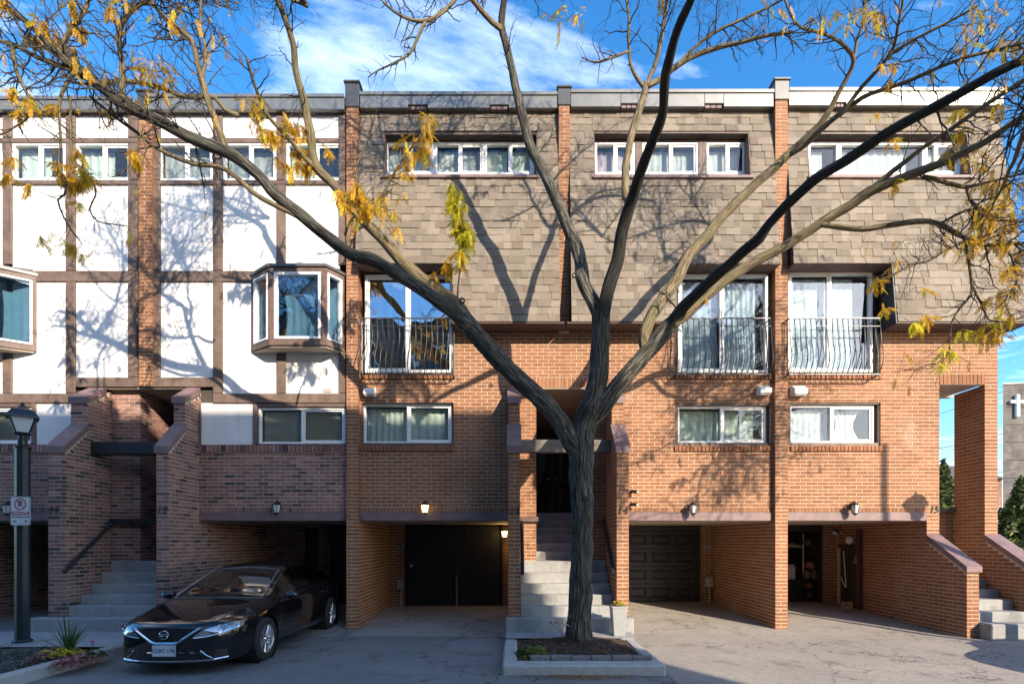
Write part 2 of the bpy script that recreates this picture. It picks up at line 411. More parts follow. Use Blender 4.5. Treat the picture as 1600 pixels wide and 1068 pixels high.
    def lathe(s, prof, c=(0, 0, 0), n=20, axis='z', cap=True):
        o = len(s.v); m = len(prof)
        for r, h in prof:
            for k in range(n):
                th = 2 * math.pi * k / n
                x, y = r * math.cos(th), r * math.sin(th)
                p = (x, y, h) if axis == 'z' else ((x, h, y) if axis == 'y' else (h, x, y))
                s.v.append((p[0] + c[0], p[1] + c[1], p[2] + c[2]))
        for i in range(m - 1):
            for k in range(n):
                k2 = (k + 1) % n
                s.f.append((o + i * n + k, o + i * n + k2, o + (i + 1) * n + k2, o + (i + 1) * n + k))
        if cap:
            s.f.append(tuple(o + k for k in range(n - 1, -1, -1))); s.f.append(tuple(o + (m - 1) * n + k for k in range(n)))
        return s
    def xf(s, M): s.v = [tuple(M @ Vector(v)) for v in s.v]; return s
    def mesh(s, name, m, smooth=False):
        me = bpy.data.meshes.new(name)
        me.from_pydata(s.v, [], s.f)
        if s.uv:
            ul = me.uv_layers.new(name='UVMap')
            flat = [c for u in s.uv for c in u]
            if len(flat) == len(ul.data) * 2: ul.data.foreach_set('uv', flat)
        if m: me.materials.append(m)
        if smooth: me.polygons.foreach_set('use_smooth', [True] * len(me.polygons))
        me.update()
        return me
    def build(s, name, m, parent=None, smooth=False, world=True):
        return put(name, s.mesh(name, m, smooth), parent, world)

def put(name, me, parent=None, world=True):
    o = bpy.data.objects.new(name, me); COL.objects.link(o)
    if parent is not None:
        o.parent = parent
        if world and parent.type == 'EMPTY': o.matrix_parent_inverse = Matrix.Translation(-parent.location)
    return o
def thing(name, label, cat, loc=(0, 0, 0), group=None):
    o = bpy.data.objects.new(name, None); COL.objects.link(o)
    o.location = loc; o.empty_display_size = .2
    return tag(o, label, cat, group)
def tag(o, label=None, cat=None, group=None, kind=None):
    if label: o['label'] = label
    if cat: o['category'] = cat
    if group: o['group'] = group
    if kind: o['kind'] = kind
    return o
def structure(name, mb, m): return tag(mb.build(name, m), kind='structure')
def dup(src, parent=None, loc=None, label=None, rotz=None):
    c = src.copy(); COL.objects.link(c)
    if parent is not None: c.parent = parent
    if loc is not None: c.location = loc
    if rotz is not None: c.rotation_euler = (0, 0, rotz)
    if label: c['label'] = label
    for ch in list(src.children): dup(ch, c)
    return c
def text_mesh(txt, size, depth=.002, shear=0, bold=0, align='CENTER', M=Matrix.Identity(4)):
    """lettering as a mesh, standing in the xz plane and facing -y"""
    cu = bpy.data.curves.new('lettering', 'FONT')
    cu.body = txt; cu.size = size; cu.extrude = depth; cu.shear = shear; cu.offset = bold
    cu.align_x = align; cu.align_y = 'CENTER'; cu.resolution_u = 2
    o = bpy.data.objects.new('lettering', cu); COL.objects.link(o)
    dg = bpy.context.evaluated_depsgraph_get()
    me = bpy.data.meshes.new_from_object(o.evaluated_get(dg))
    bpy.data.objects.remove(o)
    me.transform(M @ Matrix.Rotation(R(90), 4, 'X'))
    return me
def pchip(tab):
    xs = [a for a, _ in tab]; ys = [b for _, b in tab]; n = len(xs)
    h = [xs[i + 1] - xs[i] for i in range(n - 1)]; d = [(ys[i + 1] - ys[i]) / h[i] for i in range(n - 1)]
    m = [d[0]] + [0 if d[i - 1] * d[i] <= 0 else 2 * d[i - 1] * d[i] / (d[i - 1] + d[i]) for i in range(1, n - 1)] + [d[-1]]
    def f(x):
        if x <= xs[0]: return ys[0]
        if x >= xs[-1]: return ys[-1]
        i = max(k for k in range(n - 1) if xs[k] <= x)
        t = (x - xs[i]) / h[i]
        return (ys[i] * (2 * t**3 - 3 * t * t + 1) + m[i] * h[i] * (t**3 - 2 * t * t + t) + ys[i + 1] * (-2 * t**3 + 3 * t * t) + m[i + 1] * h[i] * (t**3 - t * t))
    return f
# ---------------------------------------------------------------- brick and shingle pieces
CH, BL, JT = .0714, .222, .0148
_pm = MB(); _pm.add([(-.5, 0, -.5), (.5, 0, -.5), (.5, 1, -.5), (-.5, 1, -.5), (-.5, 0, .5), (.5, 0, .5), (.5, 1, .5), (-.5, 1, .5)],
                    [(0, 3, 2, 1), (4, 5, 6, 7), (0, 1, 5, 4), (1, 2, 6, 5), (3, 0, 4, 7)])
def piece_mesh(name, m): return _pm.mesh(name, m)
BRICK_RED = piece_mesh('brick', M_BRICK)
BRICK_MIX = piece_mesh('brick', M_BRICKD)
SHINGLE = piece_mesh('shingle', M_SHINGLE)

def seen_area(c, nrm, ar):
    x, y, z = c
    if y < .5: return 0
    px, py = proj(c)
    if not (0 < px < 1600 and 0 < py < 1068): return 0
    v = Vector((0, 0, EYE)) - Vector(c)
    d = v.length
    return max(0, v.dot(nrm) / d) * ar / (d * d)

class Pieces:
    """all the bricks (or shingles) of one house: the 300 that show largest are objects, the rest joined per wall"""
    def __init__(s, me, name, rest): s.me = me; s.name = name; s.rest = rest; s.w = []
    def add(s, wall, c, rot, l, h, d):
        s.w.append((wall, c, rot, l, h, d))
    def finish(s, limit=300):
        arr = []
        for r in s.w:
            wall, c, rot, l, h, d = r
            nrm = rot @ Vector((0, -1, 0))
            arr.append((seen_area(c, nrm, l * h), r))
        arr.sort(key=lambda t: -t[0])
        rest = {}
        rng = random.Random(5)
        for i, (a, r) in enumerate(arr):
            wall, c, rot, l, h, d = r
            M = Matrix.Translation(c) @ rot.to_4x4() @ Matrix.Diagonal((l, d, h, 1))
            if i < limit and a > 0:
                o = bpy.data.objects.new(s.name, s.me); COL.objects.link(o)
                o.parent = wall; o.matrix_local = M
            else:
                rest.setdefault(wall.name, (wall, MB()))[1].add([M @ Vector(v) for v in _pm.v], _pm.f)
        for wall, mb in rest.values():
            tag(mb.build(s.rest, s.me.materials[0], wall), kind='stuff')

RF = Matrix.Identity(3)
RRIGHT = Matrix.Rotation(R(90), 3, 'Z')     # front looks towards +x
RLEFT = Matrix.Rotation(R(-90), 3, 'Z')     # front looks towards -x
_jit = random.Random(3)
def courses(z0, z1):
    k = math.floor(z0 / CH + 1e-6)
    while k * CH < z1 - .012:
        a = max(z0, k * CH); b = min(z1, (k + 1) * CH)
        if b - a > .03: yield k, a, b
        k += 1
def run(u0, u1, k, ph=0):
    cuts = [u0]
    u = math.floor((u0 - ph) / BL) * BL + ph + (BL / 2 if k % 2 else 0) - BL
    while u < u1 - .045:
        if u > u0 + .045: cuts.append(u)
        u += BL
    cuts.append(u1)
    for i in range(len(cuts) - 1):
        a, b = cuts[i], cuts[i + 1]
        ea = a + (JT / 2 if i else 0); eb = b - (JT / 2 if i < len(cuts) - 2 else 0)
        if eb - ea > .01: yield ea, eb
def bricks_front(pc, wall, x0, x1, z0, z1, Y, back=False, ph=0):
    for k, a, b in courses(z0, z1):
        for e0, e1 in run(x0, x1, k, ph):
            j = _jit.uniform(-.0015, .0015)
            pc.add(wall, ((e0 + e1) / 2, Y + j, (a + b) / 2), RF, e1 - e0, b - a - JT, .04)
def bricks_side(pc, wall, X, right, yspan, z0, z1):
    for k, a, b in courses(z0, z1):
        y0, y1 = yspan(b)
        for e0, e1 in run(y0, y1, k):
            j = _jit.uniform(-.0015, .0015)
            pc.add(wall, (X + j, (e0 + e1) / 2, (a + b) / 2), RRIGHT if right else RLEFT, e1 - e0, b - a - JT, .03)
def rowlock(pc, wall, x0, x1, z0, z1, Y):
    n = max(1, round((x1 - x0) / .0765)); w = (x1 - x0) / n
    for i in range(n):
        pc.add(wall, (x0 + (i + .5) * w, Y + _jit.uniform(-.001, .001), (z0 + z1) / 2), RF, w - JT, z1 - z0 - JT, .05)
def wall_rects(parent, pc, name, rects, Y, rows=(), thick=.12, ph=0):
    """front wall of bricks on a mortar body; rects = (x0, x1, z0, z1)"""
    mb = MB()
    for x0, x1, z0, z1 in list(rects) + list(rows): mb.box(x0 + .004, x1 - .004, Y + .005, Y + thick, z0, z1)
    w = mb.build(name, M_MORTAR, parent)
    for x0, x1, z0, z1 in rects: bricks_front(pc, w, x0, x1, z0, z1, Y, ph=ph)
    for x0, x1, z0, z1 in rows: rowlock(pc, w, x0, x1, z0, z1, Y - .004)
    return w

# ---------------------------------------------------------------- windows
def bars(mb, W_, H, t, y0, y1, x=0, z=0, b=.006):
    mb.bbox(x, x + t, y0, y1, z, z + H, b); mb.bbox(x + W_ - t, x + W_, y0, y1, z, z + H, b)
    mb.bbox(x + t, x + W_ - t, y0, y1, z, z + t, b); mb.bbox(x + t, x + W_ - t, y0, y1, z + H - t, z + H, b)
def curtain_mb(x0, x1, z0, z1, y, amp=None, wl=None, seed=0, gather=0):
    mb = MB(); n = max(4, int((x1 - x0) / .014)); rows = 6; rg = random.Random(seed * 13 + 5)
    amp = amp or rg.uniform(.006, .017); wl = wl or rg.uniform(.08, .19)
    p1, p2 = rg.uniform(0, 6), rg.uniform(0, 6)
    for j in range(rows + 1):
        t = j / rows
        for i in range(n + 1):
            s = i / n
            x = x0 + (x1 - x0) * s
            ph = x / wl * 6.28
            d = amp * (.6 + .4 * t) * (math.sin(ph + p1 + 1.3 * math.sin(x * 4.3 + p2 + t)) + .45 * math.sin(ph * .47 + p2 + t))
            g = gather * math.sin(math.pi * min(1, t * 1.1)) * (s - .5)
            mb.v.append((x - g * (x1 - x0), y + d, z1 - (z1 - z0) * t))
    for j in range(rows):
        for i in range(n):
            a = j * (n + 1) + i
            mb.f.append((a, a + 1, a + n + 2, a + n + 1))
    return mb
def window(parent, M, Wd, H, splits=(.5,), fw=.045, sashes=(1,), curtain=None, glass=None, name='window', depth=.09, fm=None, mw=None, label=None, seed=0):
    """white framed window with sliding sashes: frame > pane, sash, curtain"""
    fr = MB(); bars(fr, Wd, H, fw, 0, depth)
    mw = mw or fw
    xs = [fw] + [Wd * s for s in splits] + [Wd - fw]
    for s in splits: fr.bbox(Wd * s - mw / 2, Wd * s + mw / 2, .008, depth - .01, fw, H - fw, .006)
    o = fr.xf(M).build(name, fm or M_WHITE, parent)
    if label: o['label'] = label
    for i in range(len(xs) - 1):
        a = xs[i] + (mw / 2 if i else 0); b = xs[i + 1] - (mw / 2 if i < len(xs) - 2 else 0)
        if i in sashes:
            sh = MB(); bars(sh, b - a - .004, H - 2 * fw - .004, .032, .018, .05, a + .002, fw + .002, .004)
            sh.xf(M).build('sash', M_WHITE, o); y = .034; q = .03
        else: y = .052; q = 0
        MB().box(a + q, b - q, y, y + .005, fw + q, H - fw - q).xf(M).build('pane', glass or M_GLASS, o)
    if curtain:
        kind, m, spans = curtain
        for k, sp in enumerate(spans):
            a, b = sp[0] * Wd, sp[1] * Wd
            top = sp[2] * H if len(sp) > 2 else H - fw * 1.4
            if kind == 'blind':
                bm_ = MB(); z = top
                while z > fw * 1.2:
                    bm_.add([(a, .13, z), (b, .13, z), (b, .152, z - .024), (a, .152, z - .024)], [(0, 1, 2, 3)]); z -= .03
                bm_.xf(M).build('blind', m, o)
            else:
                curtain_mb(a, b, fw * .6, top, .17, seed=seed * 7 + k, gather=sp[3] if len(sp) > 3 else 0).xf(M).build('curtain', m, o, smooth=True)
    return o
def TR(x, y, z): return Matrix.Translation((x, y, z))

# ---------------------------------------------------------------- the row of townhouses
YP, YW = 10.05, 10.15          # party wall fronts, walls between them
def PX(px): return WX(px, YW)
def PZ(py): return WZ(py, YW)
Z_SOF = 4.77                   # soffit over the entrance stairs
Z_BT, Z_BB = 2.325, 2.15
Z_BC = 2.20        # carport beam
Z_TOP = 10.4
x_p1 = (WX(541, YP), WX(559.5, YP)); x_p2 = (WX(873, YP), WX(890, YP)); x_p3 = (WX(1211.5, YP), WX(1231, YP)); x_p0 = (WX(216.5, YP), WX(237, YP))
X11L = x_p0[0] - (x_p1[0] - x_p0[1])
X_END = WX(1559, YW)
pier_x = {'a': (-8.42, -8.12), 'b': (-6.47, -6.26), 'c': (-.127, .087), 'd': (1.83, 2.05), 'e': (8.16, 8.38), 'f': (9.31, X_END)}
Y1, Y2, Y3 = 9.23, 9.70, 10.13
PROF = [(Y1, 3.34), (Y2, 3.83), (Y2, 4.36), (Y3, 4.66)]
def yfront(z):
    if z <= 3.34: return Y1
    if z <= 3.83: return Y1 + (Y2 - Y1) * (z - 3.34) / .49
    if z <= 4.36: return Y2
    return Y2 + (Y3 - Y2) * (z - 4.36) / .30

townhouses = {}
def house(no, label, x0, x1, brick):
    h = thing('townhouse', label, 'townhouse', ((x0 + x1) / 2, YW, 0), 'row of brick townhouses')
    townhouses[no] = h
    return h, Pieces(brick, 'brick', 'brickwork')

def coping(h, poly, x0, x1): return MB().prism_x(poly, x0 - .025, x1 + .025).build('coping', M_COPING, h)
def stair_pier(h, pc, x0, x1, name='stair_wall', left=True, right=True, yb=10.4):
    """wall beside an entrance stair: two steps, each with a sloping coping"""
    mb = MB(); e = .005
    mb.prism_x([(Y1 + e, -.05)] + [(y + e, z) for y, z in PROF] + [(10.3, Z_SOF - .02), (yb, Z_SOF - .02), (yb, -.05)], x0 + e, x1 - e)
    w = mb.build(name, M_MORTAR, h)
    bricks_front(pc, w, x0, x1, .19, 3.34, Y1, ph=x0)
    bricks_front(pc, w, x0, x1, 3.86, 4.36, Y2, ph=x0)
    if right: bricks_side(pc, w, x1, True, lambda z: (yfront(z) + .041, yb if z < Z_SOF else yb), .19, Z_SOF - .06)
    if left: bricks_side(pc, w, x0, False, lambda z: (yfront(z) + .041, yb), .19, Z_SOF - .06)
    coping(h, [(Y1 - .03, 3.335), (Y1 - .03, 3.46), (Y2 + .005, 3.965), (Y2 + .005, 3.835)], x0, x1)
    coping(h, [(Y2 - .03, 4.355), (Y2 - .03, 4.475), (Y3 + .01, 4.79), (Y3 + .01, 4.665)], x0, x1)
    MB().bbox(x0 - .012, x1 + .012, Y1 - .015, Y1 + .25, .12, .19, .01).build('pier_base', M_CONC, h)
    return w
def party_wall(h, pc, x0, x1, zb, ztop, cap_py, Y=YP, right=True, left=True, yb=None, deep=17.0):
    mb = MB(); e = .005
    mb.box(x0 + e, x1 - e, Y + e, deep, max(zb, -.05), ztop)
    w = mb.build('party_wall', M_MORTAR, h)
    bricks_front(pc, w, x0, x1, max(zb, 0), ztop, Y, ph=x0)
    lim = lambda z: (Y + .041, (yb if (yb and z < 2.2) else Y + .42))
    if right: bricks_side(pc, w, x1, True, lim, max(zb, 0), ztop)
    if left: bricks_side(pc, w, x0, False, lim, max(zb, 0), ztop)
    # metal cap
    c = MB(); zc = WZ(cap_py, Y)
    c.bbox(x0 - .02, x1 + .02, Y - .02, Y + .9, ztop, zc - .05, .01); c.bbox(x0 - .045, x1 + .045, Y - .045, Y + .92, zc - .05, zc, .012)
    c.build('party_wall_cap', M_CAP, h)
    return w
def house_number(h, txt, px, py, Y=Y1, size=.2):
    p = W(px, py, Y)
    me = text_mesh(txt, size, .004, .25, -.0005, M=TR(p.x, Y - .018, p.z))
    me.materials.append(M_BLACK)
    return put('house_number', me, h)
def flashing(h, x0, x1, pyt, pyb, Y=10.06, notches=()):
    zt, zb = WZ(pyt, Y), WZ(pyb, Y)
    mb = MB(); xs = [x0]
    for a, b in notches: xs += [a, b]
    xs.append(x1)
    for i in range(len(xs) - 1):
        lift = .064 if i % 2 else 0
        mb.bbox(xs[i] + .001, xs[i + 1] - .001, Y, Y + .6, zb + lift, zt, .006)
    mb.box(x0, x1, Y - .022, Y - .001, zt - .05, zt + .012)
    o = mb.build('roof_flashing', M_METAL, h)
    for a, b in notches:
        v = MB(); n = 3
        for k in range(n): v.bbox(a + .02 + k * (b - a - .04) / n, a + .02 + (k + 1) * (b - a - .04) / n - .01, Y + .03, Y + .2, zb - .004, zb + .06, .004)
        v.build('parapet_vent', M_COPING, o)
    return o
def shell(h, x0, x1, zc=Z_BB, low=None):
    """floors, roof and inside walls of a house, so that no light leaks in"""
    MB().box(x0, x1, 10.3, 17, 10.28, 10.42).build('flat_roof', M_UNDER, h)
    MB().box(x0, x1, 16.9, 17.05, 0, 10.28).build('rear_wall', M_MORTAR, h)
    a, b = low or (x0, x1)
    MB().box(a, b, 10.28, 13.6, zc + .01, zc + .16).build('carport_ceiling', M_SOFFIT, h)
    MB().box(x0, x1, 10.45, 16.8, 4.79, 4.9).build('upper_floor', M_ROOM, h)
    MB().box(x0, x1, 10.45, 16.8, 7.55, 7.7).build('upper_floor', M_ROOM, h)
    MB().box(x0, x1, 12.0, 12.1, 4.95, 10.25).build('room_wall', M_ROOM, h)
    MB().box(a, b, 11.6, 11.7, zc + .18, 4.75).build('room_wall', M_ROOM, h)

# mansard roof: leaning sheet of shingles with openings
YM0, ZM0, YM1, ZM1 = 9.72, 5.92, 10.19, 10.38
def ym(z): return YM0 + (YM1 - YM0) * (z - ZM0) / (ZM1 - ZM0)
SL = math.atan2(YM1 - YM0, ZM1 - ZM0)
def mansard(h, x0, x1, holes, xr=None, seed=0):
    """holes = (xa, xb, za, zb); xr(z) gives the right edge where it leans"""
    xr = xr or (lambda z: x1)
    zs = sorted({ZM0, ZM1} | {v for q in holes for v in q[2:4] if ZM0 < v < ZM1})
    mb = MB()
    for za, zb in zip(zs[:-1], zs[1:]):
        zm = (za + zb) / 2; segs = [(x0, None)]
        cuts = sorted([q for q in holes if q[2] < zm < q[3]])
        spans = []; a = x0
        for q in cuts:
            if q[0] > a + .005: spans.append((a, q[0]))
            a = q[1]
        if xr(zm) > a + .005: spans.append((a, None))
        for a, b in spans:
            b0 = xr(za) if b is None else b; b1 = xr(zb) if b is None else b
            y0, y1 = ym(za) + .012, ym(zb) + .012
            mb.add([(a, y0, za), (b0, y0, za), (b0, y0 + .1, za), (a, y0 + .1, za), (a, y1, zb), (b1, y1, zb), (b1, y1 + .1, zb), (a, y1 + .1, zb)],
                   [(0, 3, 2, 1), (4, 5, 6, 7), (0, 1, 5, 4), (1, 2, 6, 5), (2, 3, 7, 6), (3, 0, 4, 7)])
    ro = mb.build('mansard_roof', M_UNDER, h)
    pc = Pieces(SHINGLE, 'shingle', 'shingles'); rg = random.Random(40 + seed)
    rowh = .146; z = ZM0 + .004; k = 0
    rot = Matrix.Rotation(-(SL + .05), 3, 'X')
    while z < ZM1 - .05:
        za, zb = z, min(z + rowh, ZM1)
        zm = (za + zb) / 2
        cuts = sorted([q for q in holes if q[2] - .03 < zm < q[3] + .03])
        a = x0; spans = []
        for q in cuts:
            if q[0] > a + .02: spans.append((a, q[0]))
            a = q[1]
        if xr(zm) > a + .02: spans.append((a, xr(zm)))
        for a, b in spans:
            u = a - rg.uniform(0, .2)
            while u < b:
                wd = rg.choice((.11, .14, .18, .22, .27)) + rg.uniform(-.015, .015)
                e0, e1 = max(u, a), min(u + wd, b)
                if b - e1 < .05: e1 = b; wd = 9
                if e1 - e0 > .03:
                    raised = rg.random() < .45
                    d = (.005 if not raised else .013)
                    drop = rg.uniform(-.002, .002) - (.004 if raised else 0)
                    pc.add(ro, ((e0 + e1) / 2, ym(zm) + .004 - d, zm + drop), rot, e1 - e0 - .0015, (zb - za) * 1.06, .014 + d)
                u += wd
        z += rowh; k += 1
    pc.finish()
    return ro
def mansard_trim(h, x0, x1, holes_low, soff_x=None):
    """boarded soffit under the mansard and the brown board along its foot"""
    a, b = soff_x or (x0, x1)
    spans = [(a, b)]
    for q in holes_low:
        spans = [s for p in spans for s in ([(p[0], q[0])] if p[0] < q[0] else []) + ([(q[1], p[1])] if q[1] < p[1] else [])]
    for s0, s1 in spans:
        if s1 - s0 < .05: continue
        o = MB().box(s0, s1, YM0 + .03, YW + .06, ZM0 - .012, ZM0 - .002).build('soffit', M_BROWN, h)
        n = 3; wd = (YW - .01 - YM0 - .0) / n
        for k in range(n):
            MB().bbox(s0, s1, YM0 + .005 + k * wd, YM0 + (k + 1) * wd - .008, ZM0 - .034, ZM0 - .013, .004).build('soffit_board', M_BROWN, o)
def low_opening(h, x0, x1, z1, left=True, right=True):
    """reveal round a balcony door cut into the mansard: boarded head and cheeks"""
    hd = MB().box(x0, x1, ym(z1) + .005, YW + .1, z1, z1 + .02).build('door_head', M_BROWN, h)
    n = 9
    wd = (x1 - x0) / n
    for k in range(n): MB().bbox(x0 + k * wd + .003, x0 + (k + 1) * wd - .003, ym(z1) + .004, YW + .09, z1 - .018, z1 - .001, .003).build('head_board', M_BROWN, hd)
    for flag, x, d in ((left, x0, -1), (right, x1, 1)):
        if flag:
            MB().prism_x([(ym(ZM0) + .004, ZM0 - .03), (YW + .1, ZM0 - .03), (YW + .1, z1 + .02), (ym(z1) + .004, z1 + .02)], min(x, x - d * .03), max(x, x - d * .03)).build('door_cheek', M_BLACKWOOD, h)  # cheeks coloured black, the shade of the reveal put into the colour
def top_window(h, hole, wins, Yg=10.28, splits=None, cur=None):
    """dormer strip: recessed windows between brown boards, head, cheeks and a projecting sill"""
    xa, xb, za, zb = hole
    d = MB()
    d.box(xa, xb, Yg + .02, Yg + .1, WZ(222, Yg) - .0, zb + .02)
    xs = [xa] + [v for w in wins for v in w] + [xb]
    for i in range(0, len(xs), 2):
        if xs[i + 1] - xs[i] > .01: d.box(xs[i] + .001, xs[i + 1] - .001, Yg - .012, Yg + .1, WZ(272.5, Yg), WZ(222, Yg) - .001)
    o = d.build('window_surround', M_BROWN, h)
    MB().box(xa, xb, ym(zb) + .008, Yg + .1, zb + .004, zb + .03).build('window_head', M_BROWN, o)
    for x, s in ((xa, 1), (xb, -1)):
        MB().prism_x([(ym(za) - .01, za), (Yg + .08, za), (Yg + .08, zb), (ym(zb) + .006, zb)], min(x, x + s * .022), max(x, x + s * .022)).build('window_cheek', M_BROWN, o)
    MB().bbox(xa - .03, xb + .03, ym(za) - .05, Yg + .05, za - .055, za + .004, .008).build('window_sill', M_COPING, o)
    z0, z1 = WZ(272.5, Yg), WZ(222, Yg)
    for i, (a, b) in enumerate(wins):
        window(h, TR(a, Yg, z0), b - a, z1 - z0, splits[i] if splits else (.5,), fw=.05, curtain=cur[i] if cur else None, seed=i + int(a * 3))
    return o

def railing(h, x0, x1, n):
    """wrought iron balcony guard with bellied bars"""
    zt, zb = 6.07, 4.985; yf = 9.93
    fr = MB()
    for z in (zt, zb): fr.bbox(x0, x1, yf - .01, yf + .01, z - .012, z + .012, .003)
    for x in (x0, x1):
        for z in (zt, zb): fr.bbox(x - .01, x + .01, yf + .01, YW + .06, z - .012, z + .012, .003)
    fr.bbox(x0, x1, yf - .006, yf + .006, zt - .16, zt - .148, .002)
    o = fr.build('balcony_railing', M_RAIL, h)
    prof = [(zt - .01, 0), (zt - .32, .0), (zt - .46, -.012), (zt - .60, -.06), (zt - .74, -.105), (zt - .86, -.11), (zt - .96, -.075), (zt - 1.03, -.025), (zb, 0)]
    me = None
    for i in range(n + 1):
        x = x0 + (x1 - x0) * i / n
        if me is None:
            me = MB().tube([(0.02 * math.sin((zt - z) * 4.5) * (1 if z < zt - .3 else 0), yf + y, z) for z, y in prof], .0085, 6).mesh('baluster', M_RAIL, True)
        b = put('baluster', me, o); b.location = (x, 0, 0)
    for x in (x0, x1):
        for k in (1, 2):
            y = yf + (YW - yf) * k / 3
            MB().tube([(x, y, zt), (x, y, zb)], .007, 6).build('baluster', M_RAIL, o)
    return o
def balcony_door(h, pxa, pxb, pyt, pyb, cur, seed=0, glass=None):
    Yd = YW + .02
    x0, x1, z0, z1 = WX(pxa, Yd), WX(pxb, Yd), WZ(pyb, Yd), WZ(pyt, Yd)
    return window(h, TR(x0, Yd, z0), x1 - x0, z1 - z0, (.5,), fw=.055, sashes=(0,), curtain=cur, glass=glass or M_GLASSB, name='sliding_door', depth=.1, seed=seed)
def low_window(h, pxa, pxb, pyt, pyb, hole, cur, Yg=YW + .09, seed=0):
    """window set back in the brick, brown lining round it"""
    x0, x1, z0, z1 = WX(pxa, Yg), WX(pxb, Yg), WZ(pyb, Yg), WZ(pyt, Yg)
    xa, xb, za, zb = hole
    s = MB()
    s.box(xa, xb, YW + .03, Yg + .1, z1 + .001, zb); s.box(xa, xb, YW + .03, Yg + .1, za, z0 - .001)
    s.box(xa, x0 - .001, YW + .03, Yg + .1, z0, z1)
    s.box(x1 + .001, xb, Yg + .02, Yg + .1, z0, z1)
    o = s.build('window_lining', M_BROWN, h)
    window(h, TR(x0, Yg, z0), x1 - x0, z1 - z0, (.5,), fw=.045, curtain=cur, seed=seed, depth=.09)
def beam(h, x0, x1):
    MB().bbox(x0, x1, YW - .02, YW + .2, Z_BB, Z_BT - .002, .012).build('carport_beam', M_COPING, h)
# ---------------------------------------------------------------- ground
def zg(y): return 0 if y < 9.6 else min(.2, (y - 9.6) / 3.4 * .18)
gm = MB()
ys = [-60, -20, 0, 9.6, 13.0, 40, 120, 700]
for i, y in enumerate(ys):
    z = zg(y) - (0 if y < 60 else 1.0)
    gm.v += [(-400, y, z), (-9, y, z), (10.2, y, z), (400, y, z)]
for i in range(len(ys) - 1):
    for k in range(3): gm.f.append((i * 4 + k, i * 4 + k + 1, i * 4 + k + 5, i * 4 + k + 4))
structure('ground', gm, M_ASPH)
# paler driveway sheet in front of the carports of 14 and 15, 13, 12
def strip(name, x0, x1, y0, y1, m, lift=.004, xf=None):
    mb = MB(); ysx = [y for y in (y0, 9.6, 11, y1) if y0 <= y <= y1]
    ysx = sorted(set(ysx))
    for y in ysx:
        a, b = (x0, x1) if xf is None else xf(y)
        mb.v += [(a, y, zg(y) + lift), (b, y, zg(y) + lift)]
    for i in range(len(ysx) - 1): mb.f.append((2 * i, 2 * i + 1, 2 * i + 3, 2 * i + 2))
    return structure(name, mb, m)
strip('driveway', 2.0, 9.6, 3.0, 9.0, M_DRIVE)
strip('driveway', 2.11, 8.14, 9.001, 13.2, M_DRIVE)
strip('driveway', -3.08, -.18, 9.4, 12.6, M_DRIVE)
strip('driveway', -6.04, -3.33, 9.4, 12.9, M_DRIVE)

def punched(x0, x1, z0, z1, holes):
    """rectangles of wall left around the openings, on the lines of the courses"""
    sn = lambda v: round(v / CH) * CH
    hs_ = [(a, b, sn(c) if c > z0 else z0, sn(d) if d < z1 else z1) for a, b, c, d in holes]
    zs = sorted({z0, z1} | {v for q in hs_ for v in q[2:4] if z0 < v < z1})
    out = []
    for za, zb in zip(zs[:-1], zs[1:]):
        zm = (za + zb) / 2; a = x0
        for q in sorted(q for q in hs_ if q[2] < zm < q[3]):
            if q[0] > a + .01: out.append((a, q[0], za, zb))
            a = max(a, q[1])
        if x1 > a + .01: out.append((a, x1, za, zb))
    return out
sn = lambda v: round(v / CH) * CH
ZW0 = 34 * CH                     # first full course over the carport beams
ZW1 = ZM0 + .04
ZR = 67 * CH                      # head of the entrance recess

# ================================================================= number 13
h13, p13 = house(13, 'townhouse 13, brown shingled with curtains tied aside behind its balcony door, dark garage', x_p1[0], .97, BRICK_RED)
h14, p14 = house(14, 'townhouse 14, shingled house right of the tree trunk with a panelled black garage door', .97, x_p3[0], BRICK_RED)
h15, p15 = house(15, 'townhouse 15, end house of the row with open garage and pillared porch', x_p3[0], X_END, BRICK_RED)
h12, p12 = house(12, 'townhouse 12, white stucco panels in brown timbers, black car parked in its carport', x_p0[0], x_p1[0], BRICK_MIX)
h11, p11 = house(11, 'townhouse 11, half-timbered white house cut by the left picture edge behind lamp post', X11L, x_p0[0], BRICK_MIX)

xl, xr = x_p1[1], .97
win13 = (PX(564.5), PX(708.5), sn(PZ(693.5)), sn(PZ(626.5)))
door13 = (xl + .02, PX(709), sn(PZ(583)), 7.2)
w13 = wall_rects(h13, p13, 'brick_wall', punched(xl, xr, ZW0, ZW1, [win13, (door13[0] - .02, *door13[1:]), (-.127, xr, 0, ZR + 3 * CH)]) + [(-.127, xr, ZR + 3 * CH, ZW1)][:0],
                 YW, rows=[(xl, -.127, Z_BT + .002, ZW0), (-.127, xr, ZR, ZR + 3 * CH)])
rowlock(p13, w13, win13[0] - .02, win13[1] + .02, win13[2] - .115, win13[2], YW - .032)
rowlock(p13, w13, door13[0] + .01, door13[1] + .02, door13[2] - .12, door13[2] - .005, YW - .032)
party_wall(h13, p13, *x_p1, -.05, WZ(168, YP), 127, yb=12.6)
stair_pier(h13, p13, *pier_x['c'])
# wing wall and passage side
wm = MB().box(.095, .422, 10.41, 13.6, 0, Z_SOF - .01).build('passage_wall', M_MORTAR, h13)
bricks_front(p13, wm, .09, .43, 1.36, Z_SOF - .02, 10.402)
bricks_side(p13, wm, .43, True, lambda z: (10.444, 13.55), 1.36, Z_SOF - .02)
beam(h13, xl + .004, -.131)
